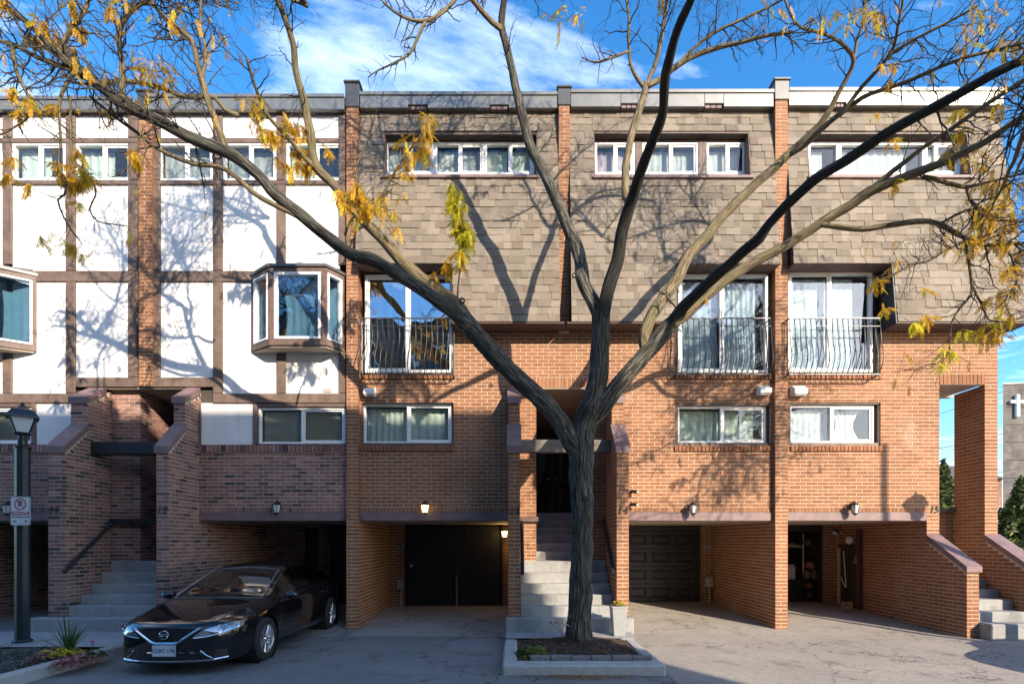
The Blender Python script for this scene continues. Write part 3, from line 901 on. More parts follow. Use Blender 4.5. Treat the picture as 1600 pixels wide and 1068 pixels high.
# garage
YG = 12.6
gd = (WX(635, YG), WX(783, YG)); gz = (zg(YG) + .01, WZ(820, YG))
bw = wall_rects(h13, p13, 'carport_back_wall', [(xl, gd[0] - .04, zg(YG), Z_BC), (gd[1] + .04, -.13, zg(YG), Z_BC)], YG)
g = MB(); g.box(gd[0], gd[1], YG + .06, YG + .1, *gz)
gdo = g.build('garage_door', M_BLACKWOOD, h13)
for k in range(6):
    a = gd[0] + .02 + k * (gd[1] - gd[0] - .04) / 6
    MB().bbox(a, a + (gd[1] - gd[0] - .04) / 6 - .012, YG + .03, YG + .059, gz[0] + .02, gz[1] - .02, .006).build('door_board', M_BLACKWOOD, gdo)
MB().lathe([(.035, 0), (.035, .03), (.015, .05)], (gd[0] + .12, YG + .02, 1.15), 12, 'y').xf(Matrix.Identity(4)).build('handle', mat('steel', (.5, .5, .5), .3, .05, metal=1), gdo)
bars_ = MB(); bars_.box(gd[0] - .04, gd[0], YG + .0, YG + .1, *gz); bars_.box(gd[1], gd[1] + .04, YG, YG + .1, *gz)
bars_.box(gd[0] - .04, gd[1] + .04, YG - .0, YG + .1, gz[1] + .001, Z_BC)
bars_.build('garage_door_frame', M_BLACKWOOD, h13)
# mansard
hl13 = (xl, WX(707, 9.82), ZM0 - .2, WZ(410, 9.84)); ht13 = (WX(600, 10.12), WX(840, 10.12), WZ(275.5, 10.04), WZ(210, 10.13))
mansard(h13, xl + .004, x_p2[0] - .004, [hl13, ht13], seed=1)
mansard_trim(h13, xl + .004, x_p2[0] + .08, [hl13])
low_opening(h13, hl13[0] + .004, hl13[1], hl13[3], left=False)
V = lambda a, b: (WX(a, 10.28), WX(b, 10.28))
grey = lambda *sp: ('sheer', M_SHEER, list(sp))
top_window(h13, ht13, [V(602, 678.4), V(678.8, 756.6), V(757, 835)], cur=[grey((.0, 1.0)), grey((.05, 1)), ('sheer', M_SHEERG, [(.0, .45), (.5, 1)])])
low_window(h13, 568, 706.5, 630.5, 692.5, win13, ('sheer', M_SHEERG, [(.02, .5), (.52, .97)]), seed=3)
balcony_door(h13, 570, 706.6, 428.7, 581.5, ('sheer', mat('cream_drape', (.52, .48, .36), .9, .1, 5), [(.02, .24, 2.0, .9), (.2, .34, 1.9, .9)]), seed=4, glass=glass_mat('mirror_glass', (.5, .55, .6), .34))
railing(h13, WX(563, 9.93), WX(708, 9.93), 17)
flashing(h13, x_p1[1] + .03, x_p2[0] - .025, 145, 168.5, notches=[(WX(637.5, 10.06), WX(668, 10.06)), (WX(765, 10.06), WX(795, 10.06))])
shell(h13, x_p1[1], .97, low=(x_p1[1] - .02, .0))
house_number(h13, '13', 803, 799)

# ================================================================= number 14
xl, xr = .97, x_p3[0]
win14 = (PX(1055), PX(1206), sn(PZ(693.5)), sn(PZ(627.5)))
door14 = (PX(1055), xr, sn(PZ(583)), 7.2)
w14 = wall_rects(h14, p14, 'brick_wall', punched(2.05, xr, ZW0, ZR, [win14]) + punched(2.05, xr, ZR, ZW1, [door14]) + punched(xl, 2.05, ZR + 3 * CH, ZW1, []),
                 YW, rows=[(2.05, xr, Z_BT + .002, ZW0), (xl, 2.05, ZR, ZR + 3 * CH)])
rowlock(p14, w14, win14[0] - .02, win14[1] - .04, win14[2] - .115, win14[2], YW - .032)
rowlock(p14, w14, door14[0] - .0, door14[1] - .02, door14[2] - .12, door14[2] - .005, YW - .032)
party_wall(h14, p14, *x_p2, 5.86, WZ(165, YP), 135)
stair_pier(h14, p14, *pier_x['d'])
wm = MB().box(1.553, 1.822, 10.41, 13.6, 0, Z_SOF - .01).build('passage_wall', M_MORTAR, h14)
bricks_front(p14, wm, 1.545, 1.83, 1.36, Z_SOF - .02, 10.402)
bricks_side(p14, wm, 1.545, False, lambda z: (10.444, 13.55), 1.36, Z_SOF - .02)
beam(h14, 2.054, xr - .004)
YG = 13.2
gd = (2.24, 4.69); gz = (zg(YG) + .01, WZ(829, YG))
wall_rects(h14, p14, 'carport_back_wall', [(gd[1] + .09, xr - .01, zg(YG), Z_BC), (2.06, gd[0] - .09, zg(YG), Z_BC)], YG)
gdo = MB().box(gd[0], gd[1], YG + .07, YG + .11, *gz).build('garage_door', M_BLACK, h14)
rows_ = 4; cw = (gd[1] - gd[0]) / 4; rh = (gz[1] - gz[0]) / rows_
for j in range(rows_):
    z0 = gz[0] + j * rh
    st = MB()      # one door section: rails, stiles and the moulded edge of each panel
    zs_ = (z0 + .002, z0 + .105, z0 + rh - .105, z0 + rh - .006)
    st.bbox(gd[0], gd[1], YG + .04, YG + .069, zs_[0], zs_[1], .005); st.bbox(gd[0], gd[1], YG + .04, YG + .069, zs_[2], zs_[3], .005)
    for i in range(5):
        a = max(gd[0], gd[0] + i * cw - .075); b = min(gd[1], gd[0] + i * cw + .075)
        st.bbox(a, b, YG + .04, YG + .069, zs_[1] + .001, zs_[2] - .001, .005)
    so_ = st.build('door_section', M_BLACK, gdo)
    for i in range(4):
        a, b = gd[0] + i * cw + .076, gd[0] + (i + 1) * cw - .076
        pm = MB(); bars(pm, b - a - .004, zs_[2] - zs_[1] - .004, .022, YG + .026, YG + .066, a + .002, zs_[1] + .002, .008)
        pm.bbox(a + .06, b - .06, YG + .052, YG + .068, zs_[1] + .045, zs_[2] - .045, .01)
        pm.build('door_panel', M_BLACK, gdo)
fr = MB(); fr.box(gd[0] - .09, gd[0] - .002, YG, YG + .1, *gz); fr.box(gd[1] + .002, gd[1] + .09, YG, YG + .1, *gz); fr.box(gd[0] - .09, gd[1] + .09, YG, YG + .1, gz[1] + .001, Z_BC)
fr.build('garage_door_frame', M_BLACK, h14)
hl14 = (WX(1055, 9.82), xr, ZM0 - .2, WZ(411, 9.84)); ht14 = (WX(927.5, 10.1), WX(1172, 10.1), WZ(276, 10.04), WZ(208, 10.13))
mansard(h14, x_p2[1] + .004, xr - .004, [hl14, ht14], seed=2)
mansard_trim(h14, x_p2[1] - .08, xr - .004, [hl14])
low_opening(h14, hl14[0], hl14[1] - .004, hl14[3], right=False)
top_window(h14, ht14, [V(929, 992), V(1003.7, 1091), V(1104, 1168)], cur=[('sheer', mat('mauve_blind', (.42, .36, .44), .9, .1), [(.02, .95)]), grey((.05, .5), (.55, .98)), grey((.0, .85))])
low_window(h14, 1058, 1197, 634, 692, win14, ('sheer', M_SHEERG, [(.02, .33), (.33, .5), (.52, .72), (.74, .9)]), seed=5)
balcony_door(h14, 1059.6, 1200, 427.8, 582, grey((.05, .46), (.55, .9)), seed=6)
railing(h14, WX(1057, 9.93), WX(1204, 9.93), 17)
flashing(h14, x_p2[1] + .025, xr - .025, 141.5, 166.5, notches=[(WX(970, 10.06), WX(997, 10.06)), (WX(1101, 10.06), WX(1131, 10.06))])
shell(h14, .97, xr, low=(1.95, xr + .02))
house_number(h14, '14', 972, 797)

# recess shared by 13 and 14: soffit, beam, ledges, back wall with the two doors
MB().box(.09, 1.83, 10.16, 13.75, Z_SOF, Z_SOF + .02).build('porch_soffit', M_SOFFIT, h13)
MB().bbox(.089, 1.828, 9.78, 9.93, 3.45, 3.69, .012).build('porch_beam', mat('weathered_timber', (.16, .135, .115), .7, .2, 6, .2, 40), h13)
MB().bbox(.06, .47, 10.33, 10.40, 2.14, 2.24, .01).build('wall_ledge', M_BROWN, h13)
MB().bbox(1.50, 1.82, 10.33, 10.40, 2.14, 2.24, .01).build('wall_ledge', M_BROWN, h14)
def handrail(h, pts):
    rl = MB()
    for a, b in zip(pts[:-1], pts[1:]):
        rl.tube([a, b], .036, 8)
    o = rl.build('handrail', M_BLACKWOOD, h)
    return o
handrail(h13, [(.13, 9.2, 1.17), (.13, 10.28, 2.14)])
handrail(h14, [(1.775, 9.25, 1.15), (1.775, 10.30, 2.16)])
dw = MB().box(.3, 1.7, 13.62, 13.7, 2.3, Z_SOF).build('entrance_wall', M_BROWN, h13)
for i, (a, b) in enumerate(((.46, .94), (1.02, 1.5))):
    hh = (h13, h14)[i]
    d = MB().bbox(a, b, 13.54, 13.61, 2.44, 4.45, .01).build('entrance_door', M_BLACKWOOD, hh)
    MB().box(a + .14, b - .14, 13.53, 13.538, 2.7, 4.25).build('door_glass', glass_mat('dark_glass%d' % i, (.3, .3, .3), .06), d)
    MB().lathe([(.02, 0), (.028, .03), (.02, .05)], ((b - .06) if i == 0 else (a + .06), 13.48, 3.4), 10, 'y').build('door_knob', MATS['steel'], d)

# ================================================================= number 15
xl, xr = x_p3[1], X_END
ZP = 68 * CH
win15 = (PX(1231.5), PX(1376), sn(PZ(693.5)), sn(PZ(627)))
door15 = (xl, PX(1376), sn(PZ(583)), 7.2)
por = (8.41, 9.31)
w15 = wall_rects(h15, p15, 'brick_wall', punched(xl, xr, ZW0, ZW1, [win15, door15, (por[0], por[1], 0, ZP + 3 * CH)]) + [(por[0], por[1], ZP + 3 * CH, ZW1)][:0]
                 + [(8.16, por[0], 22 * CH, ZW0), (por[1], xr, 22 * CH, ZW0)],
                 YW, rows=[(xl, 8.16, Z_BT + .002, ZW0), (por[0], por[1], ZP, ZP + 3 * CH)])
rowlock(p15, w15, win15[0] + .04, win15[1] + .02, win15[2] - .115, win15[2], YW - .032)
rowlock(p15, w15, door15[0] + .02, door15[1] + .02, door15[2] - .12, door15[2] - .005, YW - .032)
party_wall(h15, p15, *x_p3, -.05, WZ(156.5, YP), 123, yb=13.2)
beam(h15, xl + .004, 8.156)
# stair walls with a single sloping coping
def low_pier(name, x0, x1, yb, zback, side_l, side_r):
    mb = MB(); e = .005
    mb.prism_x([(9.25 + e, -.05), (9.25 + e, 1.195), (YW + .02, 1.77), (YW + .02, zback), (yb, zback), (yb, -.05)], x0 + e, x1 - e)
    w = mb.build(name, M_MORTAR, h15)
    yf = lambda z: 9.29 if z <= 1.195 else (9.25 + (z - 1.195) / .575 * .9 + .04 if z < 1.77 else YW + .045)
    bricks_front(p15, w, x0, x1, .0, 1.2, 9.25, ph=x0)
    if side_l: bricks_side(p15, w, x0, False, lambda z: (yf(z), side_l(z)), .02, zback)
    if side_r: bricks_side(p15, w, x1, True, lambda z: (yf(z), side_r(z)), .02, zback)
    MB().prism_x([(9.215, 1.19), (9.215, 1.295), (10.14, 1.89), (10.14, 1.775)], x0 - .03, x1 + .03).build('coping', M_COPING, h15)
low_pier('stair_wall', *pier_x['e'], 13.3, Z_BC, lambda z: 12.1 if z < 1.6 else 12.95, lambda z: 10.5)
low_pier('porch_wall', *pier_x['f'], 10.86, ZP - .005, lambda z: 10.86, lambda z: 10.86)
pw = wall_rects(h15, p15, 'porch_back_wall', [(8.39, 9.30, .9, 33 * CH)], 10.86)
MB().bbox(8.36, 9.305, 10.80, 10.98, 33 * CH + .001, 33 * CH + .08, .01).build('wall_ledge', M_BROWN, h15)
MB().box(8.40, 9.32, 10.162, 11.3, ZP + .012, ZP + .03).build('porch_soffit', M_SOFFIT, h15)
eb = MB().box(8.0, 8.40, 10.28, 17, 2.32, 5.9).build('end_wall', M_MORTAR, h15)
bricks_side(p15, eb, 8.41, True, lambda z: (10.3, 13), 2.35, 4.8)
MB().box(8.41, X_END - .01, 11.18, 11.3, ZP + .04, 10.3).build('end_wall', M_MORTAR, h15); MB().box(8.3, 8.40, 11.3, 17, 5.9, 10.3).build('end_wall', M_MORTAR, h15)
# back of the carport: open garage on the left, brick, low store door in the right wall
YG = 13.0
gx = (5.46, WX(1285, YG))
wall_rects(h15, p15, 'carport_back_wall', [(gx[1], 8.2, zg(YG), Z_BC), (xl, gx[0], zg(YG), Z_BC)], YG)
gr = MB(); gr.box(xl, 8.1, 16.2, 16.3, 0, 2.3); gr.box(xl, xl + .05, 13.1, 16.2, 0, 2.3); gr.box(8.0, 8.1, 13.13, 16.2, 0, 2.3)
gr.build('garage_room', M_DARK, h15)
fr = MB(); fr.box(gx[1] - .07, gx[1] - .002, YG - .01, YG + .1, zg(YG), 2.0); fr.box(gx[0], gx[0] + .05, YG - .01, YG + .1, zg(YG), 2.0); fr.box(gx[0], gx[1], YG - .01, YG + .1, 2.001, Z_BC)
fr.build('garage_door_frame', M_BLACKWOOD, h15)
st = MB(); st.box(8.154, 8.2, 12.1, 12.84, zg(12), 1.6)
st.build('store_dark_slab', M_DARK, h15)  # dark slab on the solid wall stands for the unlit opening
sdr = MB().bbox(8.03, 8.15, 12.0, 12.09, zg(12) + .02, 2.02, .01).build('store_door', mat('dark_red_wood', (.09, .035, .03), .6, .2, 8), h15)
MB().bbox(8.09, 8.152, 12.1, 12.85, 1.6, 1.66, .006).build('store_door_head', MATS['dark_red_wood'], h15)
hl15 = (xl, WX(1397, 9.82), ZM0 - .2, WZ(410, 9.84)); ht15 = (WX(1261, 10.1), WX(1514.5, 10.1), WZ(276, 10.04), WZ(209, 10.13))
xr15 = lambda z: 9.82 + (9.575 - 9.82) * (z - ZM0) / (ZM1 - ZM0)
mansard(h15, xl + .004, 9.7, [hl15, ht15], xr=xr15, seed=3)
mansard_trim(h15, xl + .004, X_END, [hl15], (xl + .004, 9.80))
a0, a1 = xr15(ZM0), xr15(ZM1)
MB().add([], [])
ms = MB(); ms.add([(a0 - .06, ym(ZM0) + .112, ZM0), (a0, ym(ZM0) + .112, ZM0), (a0, 11.3, ZM0), (a0 - .06, 11.3, ZM0), (a1 - .06, ym(ZM1) + .112, ZM1), (a1, ym(ZM1) + .112, ZM1), (a1, 11.3, ZM1), (a1 - .06, 11.3, ZM1)],
                 [(0, 3, 2, 1), (4, 5, 6, 7), (0, 1, 5, 4), (1, 2, 6, 5), (2, 3, 7, 6), (3, 0, 4, 7)])
ms.build('mansard_end', M_SHINGLE, h15)
MB().box(X_END + .004, a0 - .01, YW + .07, 11.3, ZM0 - .012, ZM0 - .002).build('soffit', M_BROWN, h15)
low_opening(h15, hl15[0] + .004, hl15[1], hl15[3], left=False)
top_window(h15, ht15, [V(1263, 1311), V(1311.4, 1445), V(1445.4, 1501)], splits=[(), (), (.3,)], cur=[grey((.12, .6)), grey((.02, .85)), grey((.2, .8))])
low_window(h15, 1233, 1365.5, 632.5, 692, win15, ('sheer', mat('white_lace', (.50, .53, .54), .9, .05), [(.02, .47, .90, .2), (.53, .90, .90, .45)]), seed=8)
balcony_door(h15, 1231.5, 1364, 424, 581, ('sheer', M_SHEER, [(.03, .5), (.53, .82)]), seed=9)
railing(h15, WX(1233, 9.93), WX(1375, 9.93), 17)
flashing(h15, xl + .03, 9.60, 138.8, 164.5, notches=[(WX(1302, 10.06), WX(1322, 10.06))])
shell(h15, xl, 8.3, low=(xl - .02, 8.2))
MB().box(8.3, 9.56, 10.3, 11.3, 10.28, 10.42).build('flat_roof', M_UNDER, h15)
house_number(h15, '15', 1459, 796, Y=YW)

# ================================================================= numbers 12 and 11, half-timbered
def half_timbered(h, pc, mir, party):
    mx_ = (lambda a, b: (PX(453.5 - b), PX(453.5 - a))) if mir else (lambda a, b: (PX(a), PX(b)))
    YB = YW - .035
    def timber(a, b, ya, yb, dz=0):
        x0, x1 = mx_(a, b)
        MB().bbox(x0, x1, YB - dz, YW - .003, PZ(yb), PZ(ya), .01).build('timber', M_TIMBER, h)
    def panel(a, b, ya, yb):
        x0, x1 = mx_(a, b)
        MB().bbox(x0 - .006, x1 + .006, YW - .0025, YW + .05, PZ(yb) - .006, PZ(ya) + .006, .004).build('stucco_panel', M_STUCCO, h)
    cols = ((252, 334), (349, 433), (447.5, 530))
    for i, (a, b) in enumerate(cols):
        panel(a, b, 182, 217)
        panel(a, b, 290, 424)
        panel(a, b, 441, 590 if i == 0 else 615)
    panel(315, 396, 630, 694)
    for a, b, y0, y1 in ((237, 252, 182.5, 590), (334, 349, 182.5, 615), (433, 447.5, 182.5, 414), (433, 447.5, 548, 615), (530, 541, 182.5, 415), (530, 541, 548, 615)):
        # uprights stop between the long rails
        cuts = [v for v in ((217, 225), (283, 290), (424, 441)) if y0 < v[0] < y1]
        ys_ = [y0] + [v for c in cuts for v in c] + [y1]
        for k in range(0, len(ys_), 2): timber(a, b, ys_[k] + .2, ys_[k + 1] - .2, .004)
    timber(237, 541, 177, 182.3); timber(237, 541, 217, 225); timber(237, 541, 283, 290)
    timber(237, 397, 424, 441)
    timber(237, 334, 590, 605); timber(334, 541, 615, 630, .006)
    timber(396, 403, 630.2, 694); timber(309, 315, 630.2, 694)
    # upper row of windows
    for i, (a, b) in enumerate(((248, 334), (349, 433), (448, 540))):
        x0, x1 = mx_(a, b)
        z0, z1 = PZ(283), PZ(225)
        blind = (not mir) and i < 2
        c = ('sheer', mat('grey_voile', (.34, .35, .34), .9, .1, 30), [(.03, .97)]) if blind else (('sheer', M_SHEERG, [(.03, .6 if mir else .5)]))
        window(h, TR(x0, YW - .02, z0), x1 - x0, z1 - z0, (.5,), curtain=c, seed=i + 20 * mir)
    # lower window with blinds, brick sill
    x0, x1 = mx_(403, 539.5)
    lw = (x0, x1, PZ(693), PZ(636))
    window(h, TR(x0, YW + .02, lw[2]), x1 - x0, lw[3] - lw[2], (.5,), curtain=('blind', M_BLIND, [(.03, .485), (.515, .97)]), seed=2)
    xa, xb = mx_(403, 541)
    MB().bbox(xa, xb, YW - .02, YW + .08, PZ(636) + .002, PZ(630) - .002, .006).build('window_head', M_BROWN, h)
    xa, xb = mx_(311, 541)
    ztop = PZ(706)
    kt = 49 * CH
    w = wall_rects(h, pc, 'brick_wall', [(xa, xb, ZW0, kt)], YW, rows=[(xa, xb, Z_BT + .002, ZW0)])
    MB().box(xa, xb, YW - .02, YW + .12, kt + .001, kt + .012).build('sill_bed', M_MORTAR, h)
    rowlock(pc, w, xa, xb, kt + .012, PZ(694.5), YW - .034)
    beam(h, xa + .004, xb - .004)
    # sheathing behind panels and windows' surroundings
    bk = MB()
    X0, X1 = mx_(237, 541)
    for za, zb in ((PZ(217), PZ(170)), (PZ(424), PZ(290)), (PZ(445), PZ(420)), (PZ(632), PZ(539))):
        pass
    bk.box(X0, X1, YW + .055, YW + .11, PZ(605), PZ(540)); bk.box(X0, mx_(252, 396)[1] if not mir else X1, YW + .055, YW + .11, PZ(538), PZ(290)) if not mir else bk.box(mx_(252, 396)[0], X1, YW + .055, YW + .11, PZ(538), PZ(290))
    bk.box(X0, X1, YW + .055, YW + .11, PZ(412), PZ(290.2)) if False else None
    bk.box(X0, X1, YW + .112, YW + .15, PZ(415), PZ(290)); bk.box(X0, X1, YW + .055, YW + .11, PZ(218), PZ(172))
    xa2, xb2 = mx_(309, 403); bk.box(xa2, xb2, YW + .055, YW + .11, PZ(694), PZ(606))
    xa2, xb2 = mx_(403, 541); bk.box(xa2, xb2, YW + .055, YW + .11, PZ(634), PZ(606))
    bk.build('wall_sheathing', M_UNDER, h)
    # bay window
    YF = 9.77
    s = -1 if mir else 1
    cxr = PX(453.5) + PX(0)      # mirror axis helper: X -> cxr - X
    fx = [WX(392.7, 10.12), WX(419.7, YF), WX(509.5, YF), WX(538.5, 10.12)]
    if mir: fx = [cxr - v for v in fx][::-1]
    yw = YW - .04
    zb, zt = 1.75 + 306.5 / 800 * YF, 1.75 + 429.6 / 800 * YF
    plan = [(fx[0], yw), (fx[1], YF), (fx[2], YF), (fx[3], yw)]
    off = lambda d: [(fx[0] - d, yw), (fx[1] - d * .5, YF - d), (fx[2] + d * .5, YF - d), (fx[3] + d, yw)]
    bay = MB().prism_z(plan, zb, zb + .10).build('bay_window', M_BROWN, h, False); MB().prism_z(plan, zt - .10, zt - .02).build('bay_head', M_BROWN, bay)
    MB().prism_z(off(.03), zt - .019, zt + .035).build('bay_roof', M_DARKMETAL, bay)
    tp = MB(); tp.add([(fx[0], yw, zt + .036), (fx[1], YF, zt + .036), (fx[2], YF, zt + .036), (fx[3], yw, zt + .036), (fx[0] + .1, yw + .03, zt + .13), (fx[3] - .1, yw + .03, zt + .13)],
                      [(0, 1, 5 - 1), (1, 2, 5, 4), (2, 3, 5), (3, 0, 4, 5)])
    tp.build('bay_roof_slope', M_DARKMETAL, bay)
    MB().prism_z([(fx[0] + .04, yw), (fx[1] + .02, YF + .04), (fx[2] - .02, YF + .04), (fx[3] - .04, yw)], zb - .03, zb - .001).build('bay_soffit', M_SOFFIT, bay)
    for i in range(3):
        p, q = Vector((*plan[i], 0)), Vector((*plan[i + 1], 0))
        u = (q - p); L = u.length; u.normalize(); n = Vector((-u.y, u.x, 0))    # inwards
        M = Matrix(((u.x, n.x, 0, p.x), (u.y, n.y, 0, p.y), (0, 0, 1, zb + .1), (0, 0, 0, 1)))
        Hh = zt - .1 - zb - .1
        e0 = .10 if i == 1 else .075; e1 = e0
        if i == 0: e0 = .09; e1 = .03
        if i == 2: e0 = .03; e1 = .05
        MB().box(0, e0, .002, .09, 0, Hh).xf(M).build('bay_post', M_BROWN, bay); MB().box(L - e1, L, .002, .09, 0, Hh).xf(M).build('bay_post', M_BROWN, bay)
        cu = ('sheer', M_SHEER, [(.12, .85, .72 * Hh, .15)]) if i == 1 and not mir else (('sheer', M_SHEERG, [(.1, .8, .8 * Hh)]) if mir else None)
        wo_ = window(bay, M @ TR(e0 + .004, -.012, .012), L - e0 - e1 - .008, Hh - .024, (), fw=.05 if i == 1 else .04, sashes=(), curtain=None, glass=MATS.get('bay_glass') or glass_mat('bay_glass', (.62, .76, .85), .14))
        if cu:
            sp = cu[2][0]
            curtain_mb(e0 + sp[0] * (L - e0), e0 + sp[1] * (L - e0), .03, sp[2], .2, seed=3, gather=.15).xf(M).build('curtain', cu[1], wo_, True)
    MB().box(fx[0] + .1, fx[3] - .1, YW + .5, YW + .52, zb, zt).build('bay_backdrop', M_BLUEC, bay)
    bkz = MB()
    # flashing over the top and the dark fascia board beneath
    X0, X1 = mx_(237, 541)
    flashing(h, X0 - .0, X1, 148.5 if not mir else 152, 171, Y=10.02)
    MB().box(X0, X1, YW - .06, YW + .1, PZ(177), WZ(171, 10.02) - .002).build('fascia_board', M_DARKMETAL, h)
    return w
half_timbered(h12, p12, False, None)
half_timbered(h11, p11, True, None)
p12r = Pieces(BRICK_RED, 'brick', 'brickwork')
party_wall(h12, p12r, *x_p0, Z_SOF + .03, WZ(170, YP), 141)
stair_pier(h11, p11, *pier_x['a'], yb=10.3)
stair_pier(h12, p12, *pier_x['b'])
# outer sides of the recess and the wall turning in at the landing
wm = MB().box(-8.112, -7.55, 10.31, 13.6, 0, Z_SOF - .01).build('passage_wall', M_MORTAR, h11)
bricks_front(p11, wm, -8.12, -7.54, 1.36, Z_SOF - .02, 10.302)
bricks_side(p11, wm, -7.54, True, lambda z: (10.344, 13.5), 1.36, Z_SOF - .02)
wm = MB().box(-6.462, -6.28, 10.41, 13.6, 0, Z_SOF - .01).build('passage_wall', M_MORTAR, h12)
bricks_front(p12, wm, -7.0 + .53, -6.27, 1.36, Z_SOF - .02, 10.402)
bricks_side(p12, wm, -6.47, False, lambda z: (10.444, 13.5), 1.36, Z_SOF - .02)
MB().box(-8.11, -6.48, 10.16, 13.7, Z_SOF, Z_SOF + .02).build('porch_soffit', M_SOFFIT, h12)
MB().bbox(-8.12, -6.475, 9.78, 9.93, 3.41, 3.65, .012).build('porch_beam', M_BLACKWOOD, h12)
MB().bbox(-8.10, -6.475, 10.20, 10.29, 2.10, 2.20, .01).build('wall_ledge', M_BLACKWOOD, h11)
handrail(h11, [(-8.06, 9.15, 1.2), (-8.06, 10.24, 2.12)])
MB().bbox(-7.45, -6.6, 13.5, 13.6, 2.44, 4.5, .01).build('entrance_door', M_BLACKWOOD, h12)
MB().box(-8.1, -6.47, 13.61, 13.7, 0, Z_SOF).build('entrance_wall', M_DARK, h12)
# carports of 12 and 11
wb12 = wall_rects(h12, p12, 'carport_back_wall', [(-6.26, -5.3, zg(12.9), Z_BC), (-4.95, -4.75, zg(12.9), Z_BC)], 12.9)
gb = MB().bbox(-4.72, -3.36, 12.93, 12.98, zg(13), 2.05, .01).build('garage_door', M_BLACKWOOD, h12)
for k in range(5): MB().bbox(-4.70 + k * .268, -4.70 + k * .268 + .255, 12.9, 12.929, zg(13) + .02, 2.03, .006).build('door_board', M_BLACKWOOD, gb)
MB().box(-5.3, -4.95, 12.95, 13, zg(13), 2.1).build('side_door', M_BLACKWOOD, h12)
MB().box(-4.95, -3.33, 12.98, 13.05, 2.05, Z_BC).build('garage_door_frame', M_BLACKWOOD, h12)
cw = MB().box(-6.6, -6.268, 10.4, 13, 0, 2.3).build('carport_wall', M_MORTAR, h12)
bricks_side(p12, cw, -6.26, True, lambda z: (10.42, 12.88), .1, Z_BB)
MB().box(-11.3, -8.43, 12.3, 12.4, 0, Z_BC).build('garage_door', M_BLACKWOOD, h11)
cwl = MB().box(-11.5, -11.208, 10.1, 12.4, 0, 2.32).build('carport_wall', M_MORTAR, h11)
bricks_side(p11, cwl, -11.2, True, lambda z: (10.1, 12.28), .1, Z_BB)
shell(h12, x_p0[0], x_p1[0], low=(-6.26, x_p1[0]))
shell(h11, X11L, x_p0[0], low=(X11L, -8.4))
MB().box(X11L - .1, X11L, 10.2, 17, 2.2, 10.4).build('party_wall', M_MORTAR, h11)
house_number(h11, '11', 84, 797)
house_number(h12, '12', 253, 797)
for p in (p11, p13, p14, p15): p.finish()
p12.finish(230); p12r.finish(65)

# ---------------------------------------------------------------- entrance stairs
YS = [9.05, 9.30, 9.55, 9.80, 10.03, 10.27]; ZS = [.385, .57, .75, .935, 1.13, 1.35]
def stairs(label, x0, x1, wide, upper, zs=ZS, ys=YS, yend=10.95, base=0):
    t = thing('concrete_steps', label, 'steps', ((x0 + x1) / 2, ys[0], base), 'concrete entrance steps')
    for i, (y, z) in enumerate(zip(ys, zs)):
        a, b = (wide if i == 0 else (x0, x1))
        ye = ys[i + 1] - .002 if i < len(ys) - 1 else yend
        mb = MB().bbox(a, b, y, ye + (.0 if i else .0), base - .05, z, .014)
        mb.build('step', M_CONC, t)
    if upper:
        for i in range(6):
            y = 10.952 + i * .26; z = zs[-1] + .18 * (i + 1)
            MB().bbox(upper[0], upper[1], y, y + .258 if i < 5 else 13.6, base, z, .012).build('step', M_CONC, t)
    return t
stairs('grey concrete steps behind the tree trunk, patched with sunlight', .09, 1.827, (-.17, 2.10), (.432, 1.543))
stairs('shaded grey concrete steps left of the black car, up to door 12', -8.117, -6.473, (-8.66, -6.19), (-7.538, -6.48))
stairs('sunlit pale concrete steps at the right end of the row', 8.383, 9.307, (8.383, 9.307), None, zs=[.29, .47, .66, .82, 1.0, 1.16], ys=[9.0, 9.28, 9.56, 9.84, 10.1, 10.36], yend=10.85)
# ---------------------------------------------------------------- the block across the road: its shadow lies on the left half of the scene
ob = thing('apartment_block', 'brown brick apartment block across the road, in its own shade', 'building', (-16, -7, 0))
OH = 13.45
MB().box(-46, 11.97, -17, -7, -.1, OH).build('wall', mat('block_brick', (.10, .08, .07), .9, .2, 8, .3, 60), ob)
MB().box(-46.2, 12.05, -17.1, -6.95, OH + .001, OH + .12).build('roof', M_UNDER, ob)
for j in range(4):
    for i in range(13):
        x = -44 + i * 4.3; z = 1.2 + j * 3.2
        f = MB(); bars(f, 2.2, 1.5, .07, 0, .08); f.xf(Matrix.Translation((x + 2.2, -6.98, z)) @ Matrix.Rotation(R(180), 4, 'Z'))
        fo = f.build('window', M_WHITE, ob)
        MB().box(x + .07, x + 2.13, -6.995, -6.985, z + .07, z + 1.43).build('pane', mat('dark_pane', (.03, .035, .04), .1, .1, 3), fo)

# ---------------------------------------------------------------- kerbed islands and walks
strip('walkway', -9.2, -6.06, 7.72, 9.045, M_CONC, .16)
strip('walkway', -.16, 2.04, 8.46, 9.045, M_CONC, .15)
kb = MB(); kb.bbox(-6.20, -6.04, 3.2, 8.9, -.05, .158, .02); kb.bbox(-9.35, -9.2, 3.2, 8.9, -.05, .158, .02)
structure('kerb', kb, M_KERB)
so_b = MB()
nx, ny = 30, 40
for j in range(ny + 1):
    for i in range(nx + 1):
        x = -9.2 + 3.0 * i / nx; y = 3.2 + 4.52 * j / ny
        so_b.v.append((x, y, .09 + .05 * noise.noise((x * 2, y * 2, 0)) + .05 * math.sin(math.pi * i / nx)))
for j in range(ny):
    for i in range(nx):
        a = j * (nx + 1) + i; so_b.f.append((a, a + 1, a + nx + 2, a + nx + 1))
structure('flower_bed', so_b, mat('soil', (.045, .034, .026), .95, .35, 30, .9, 70))

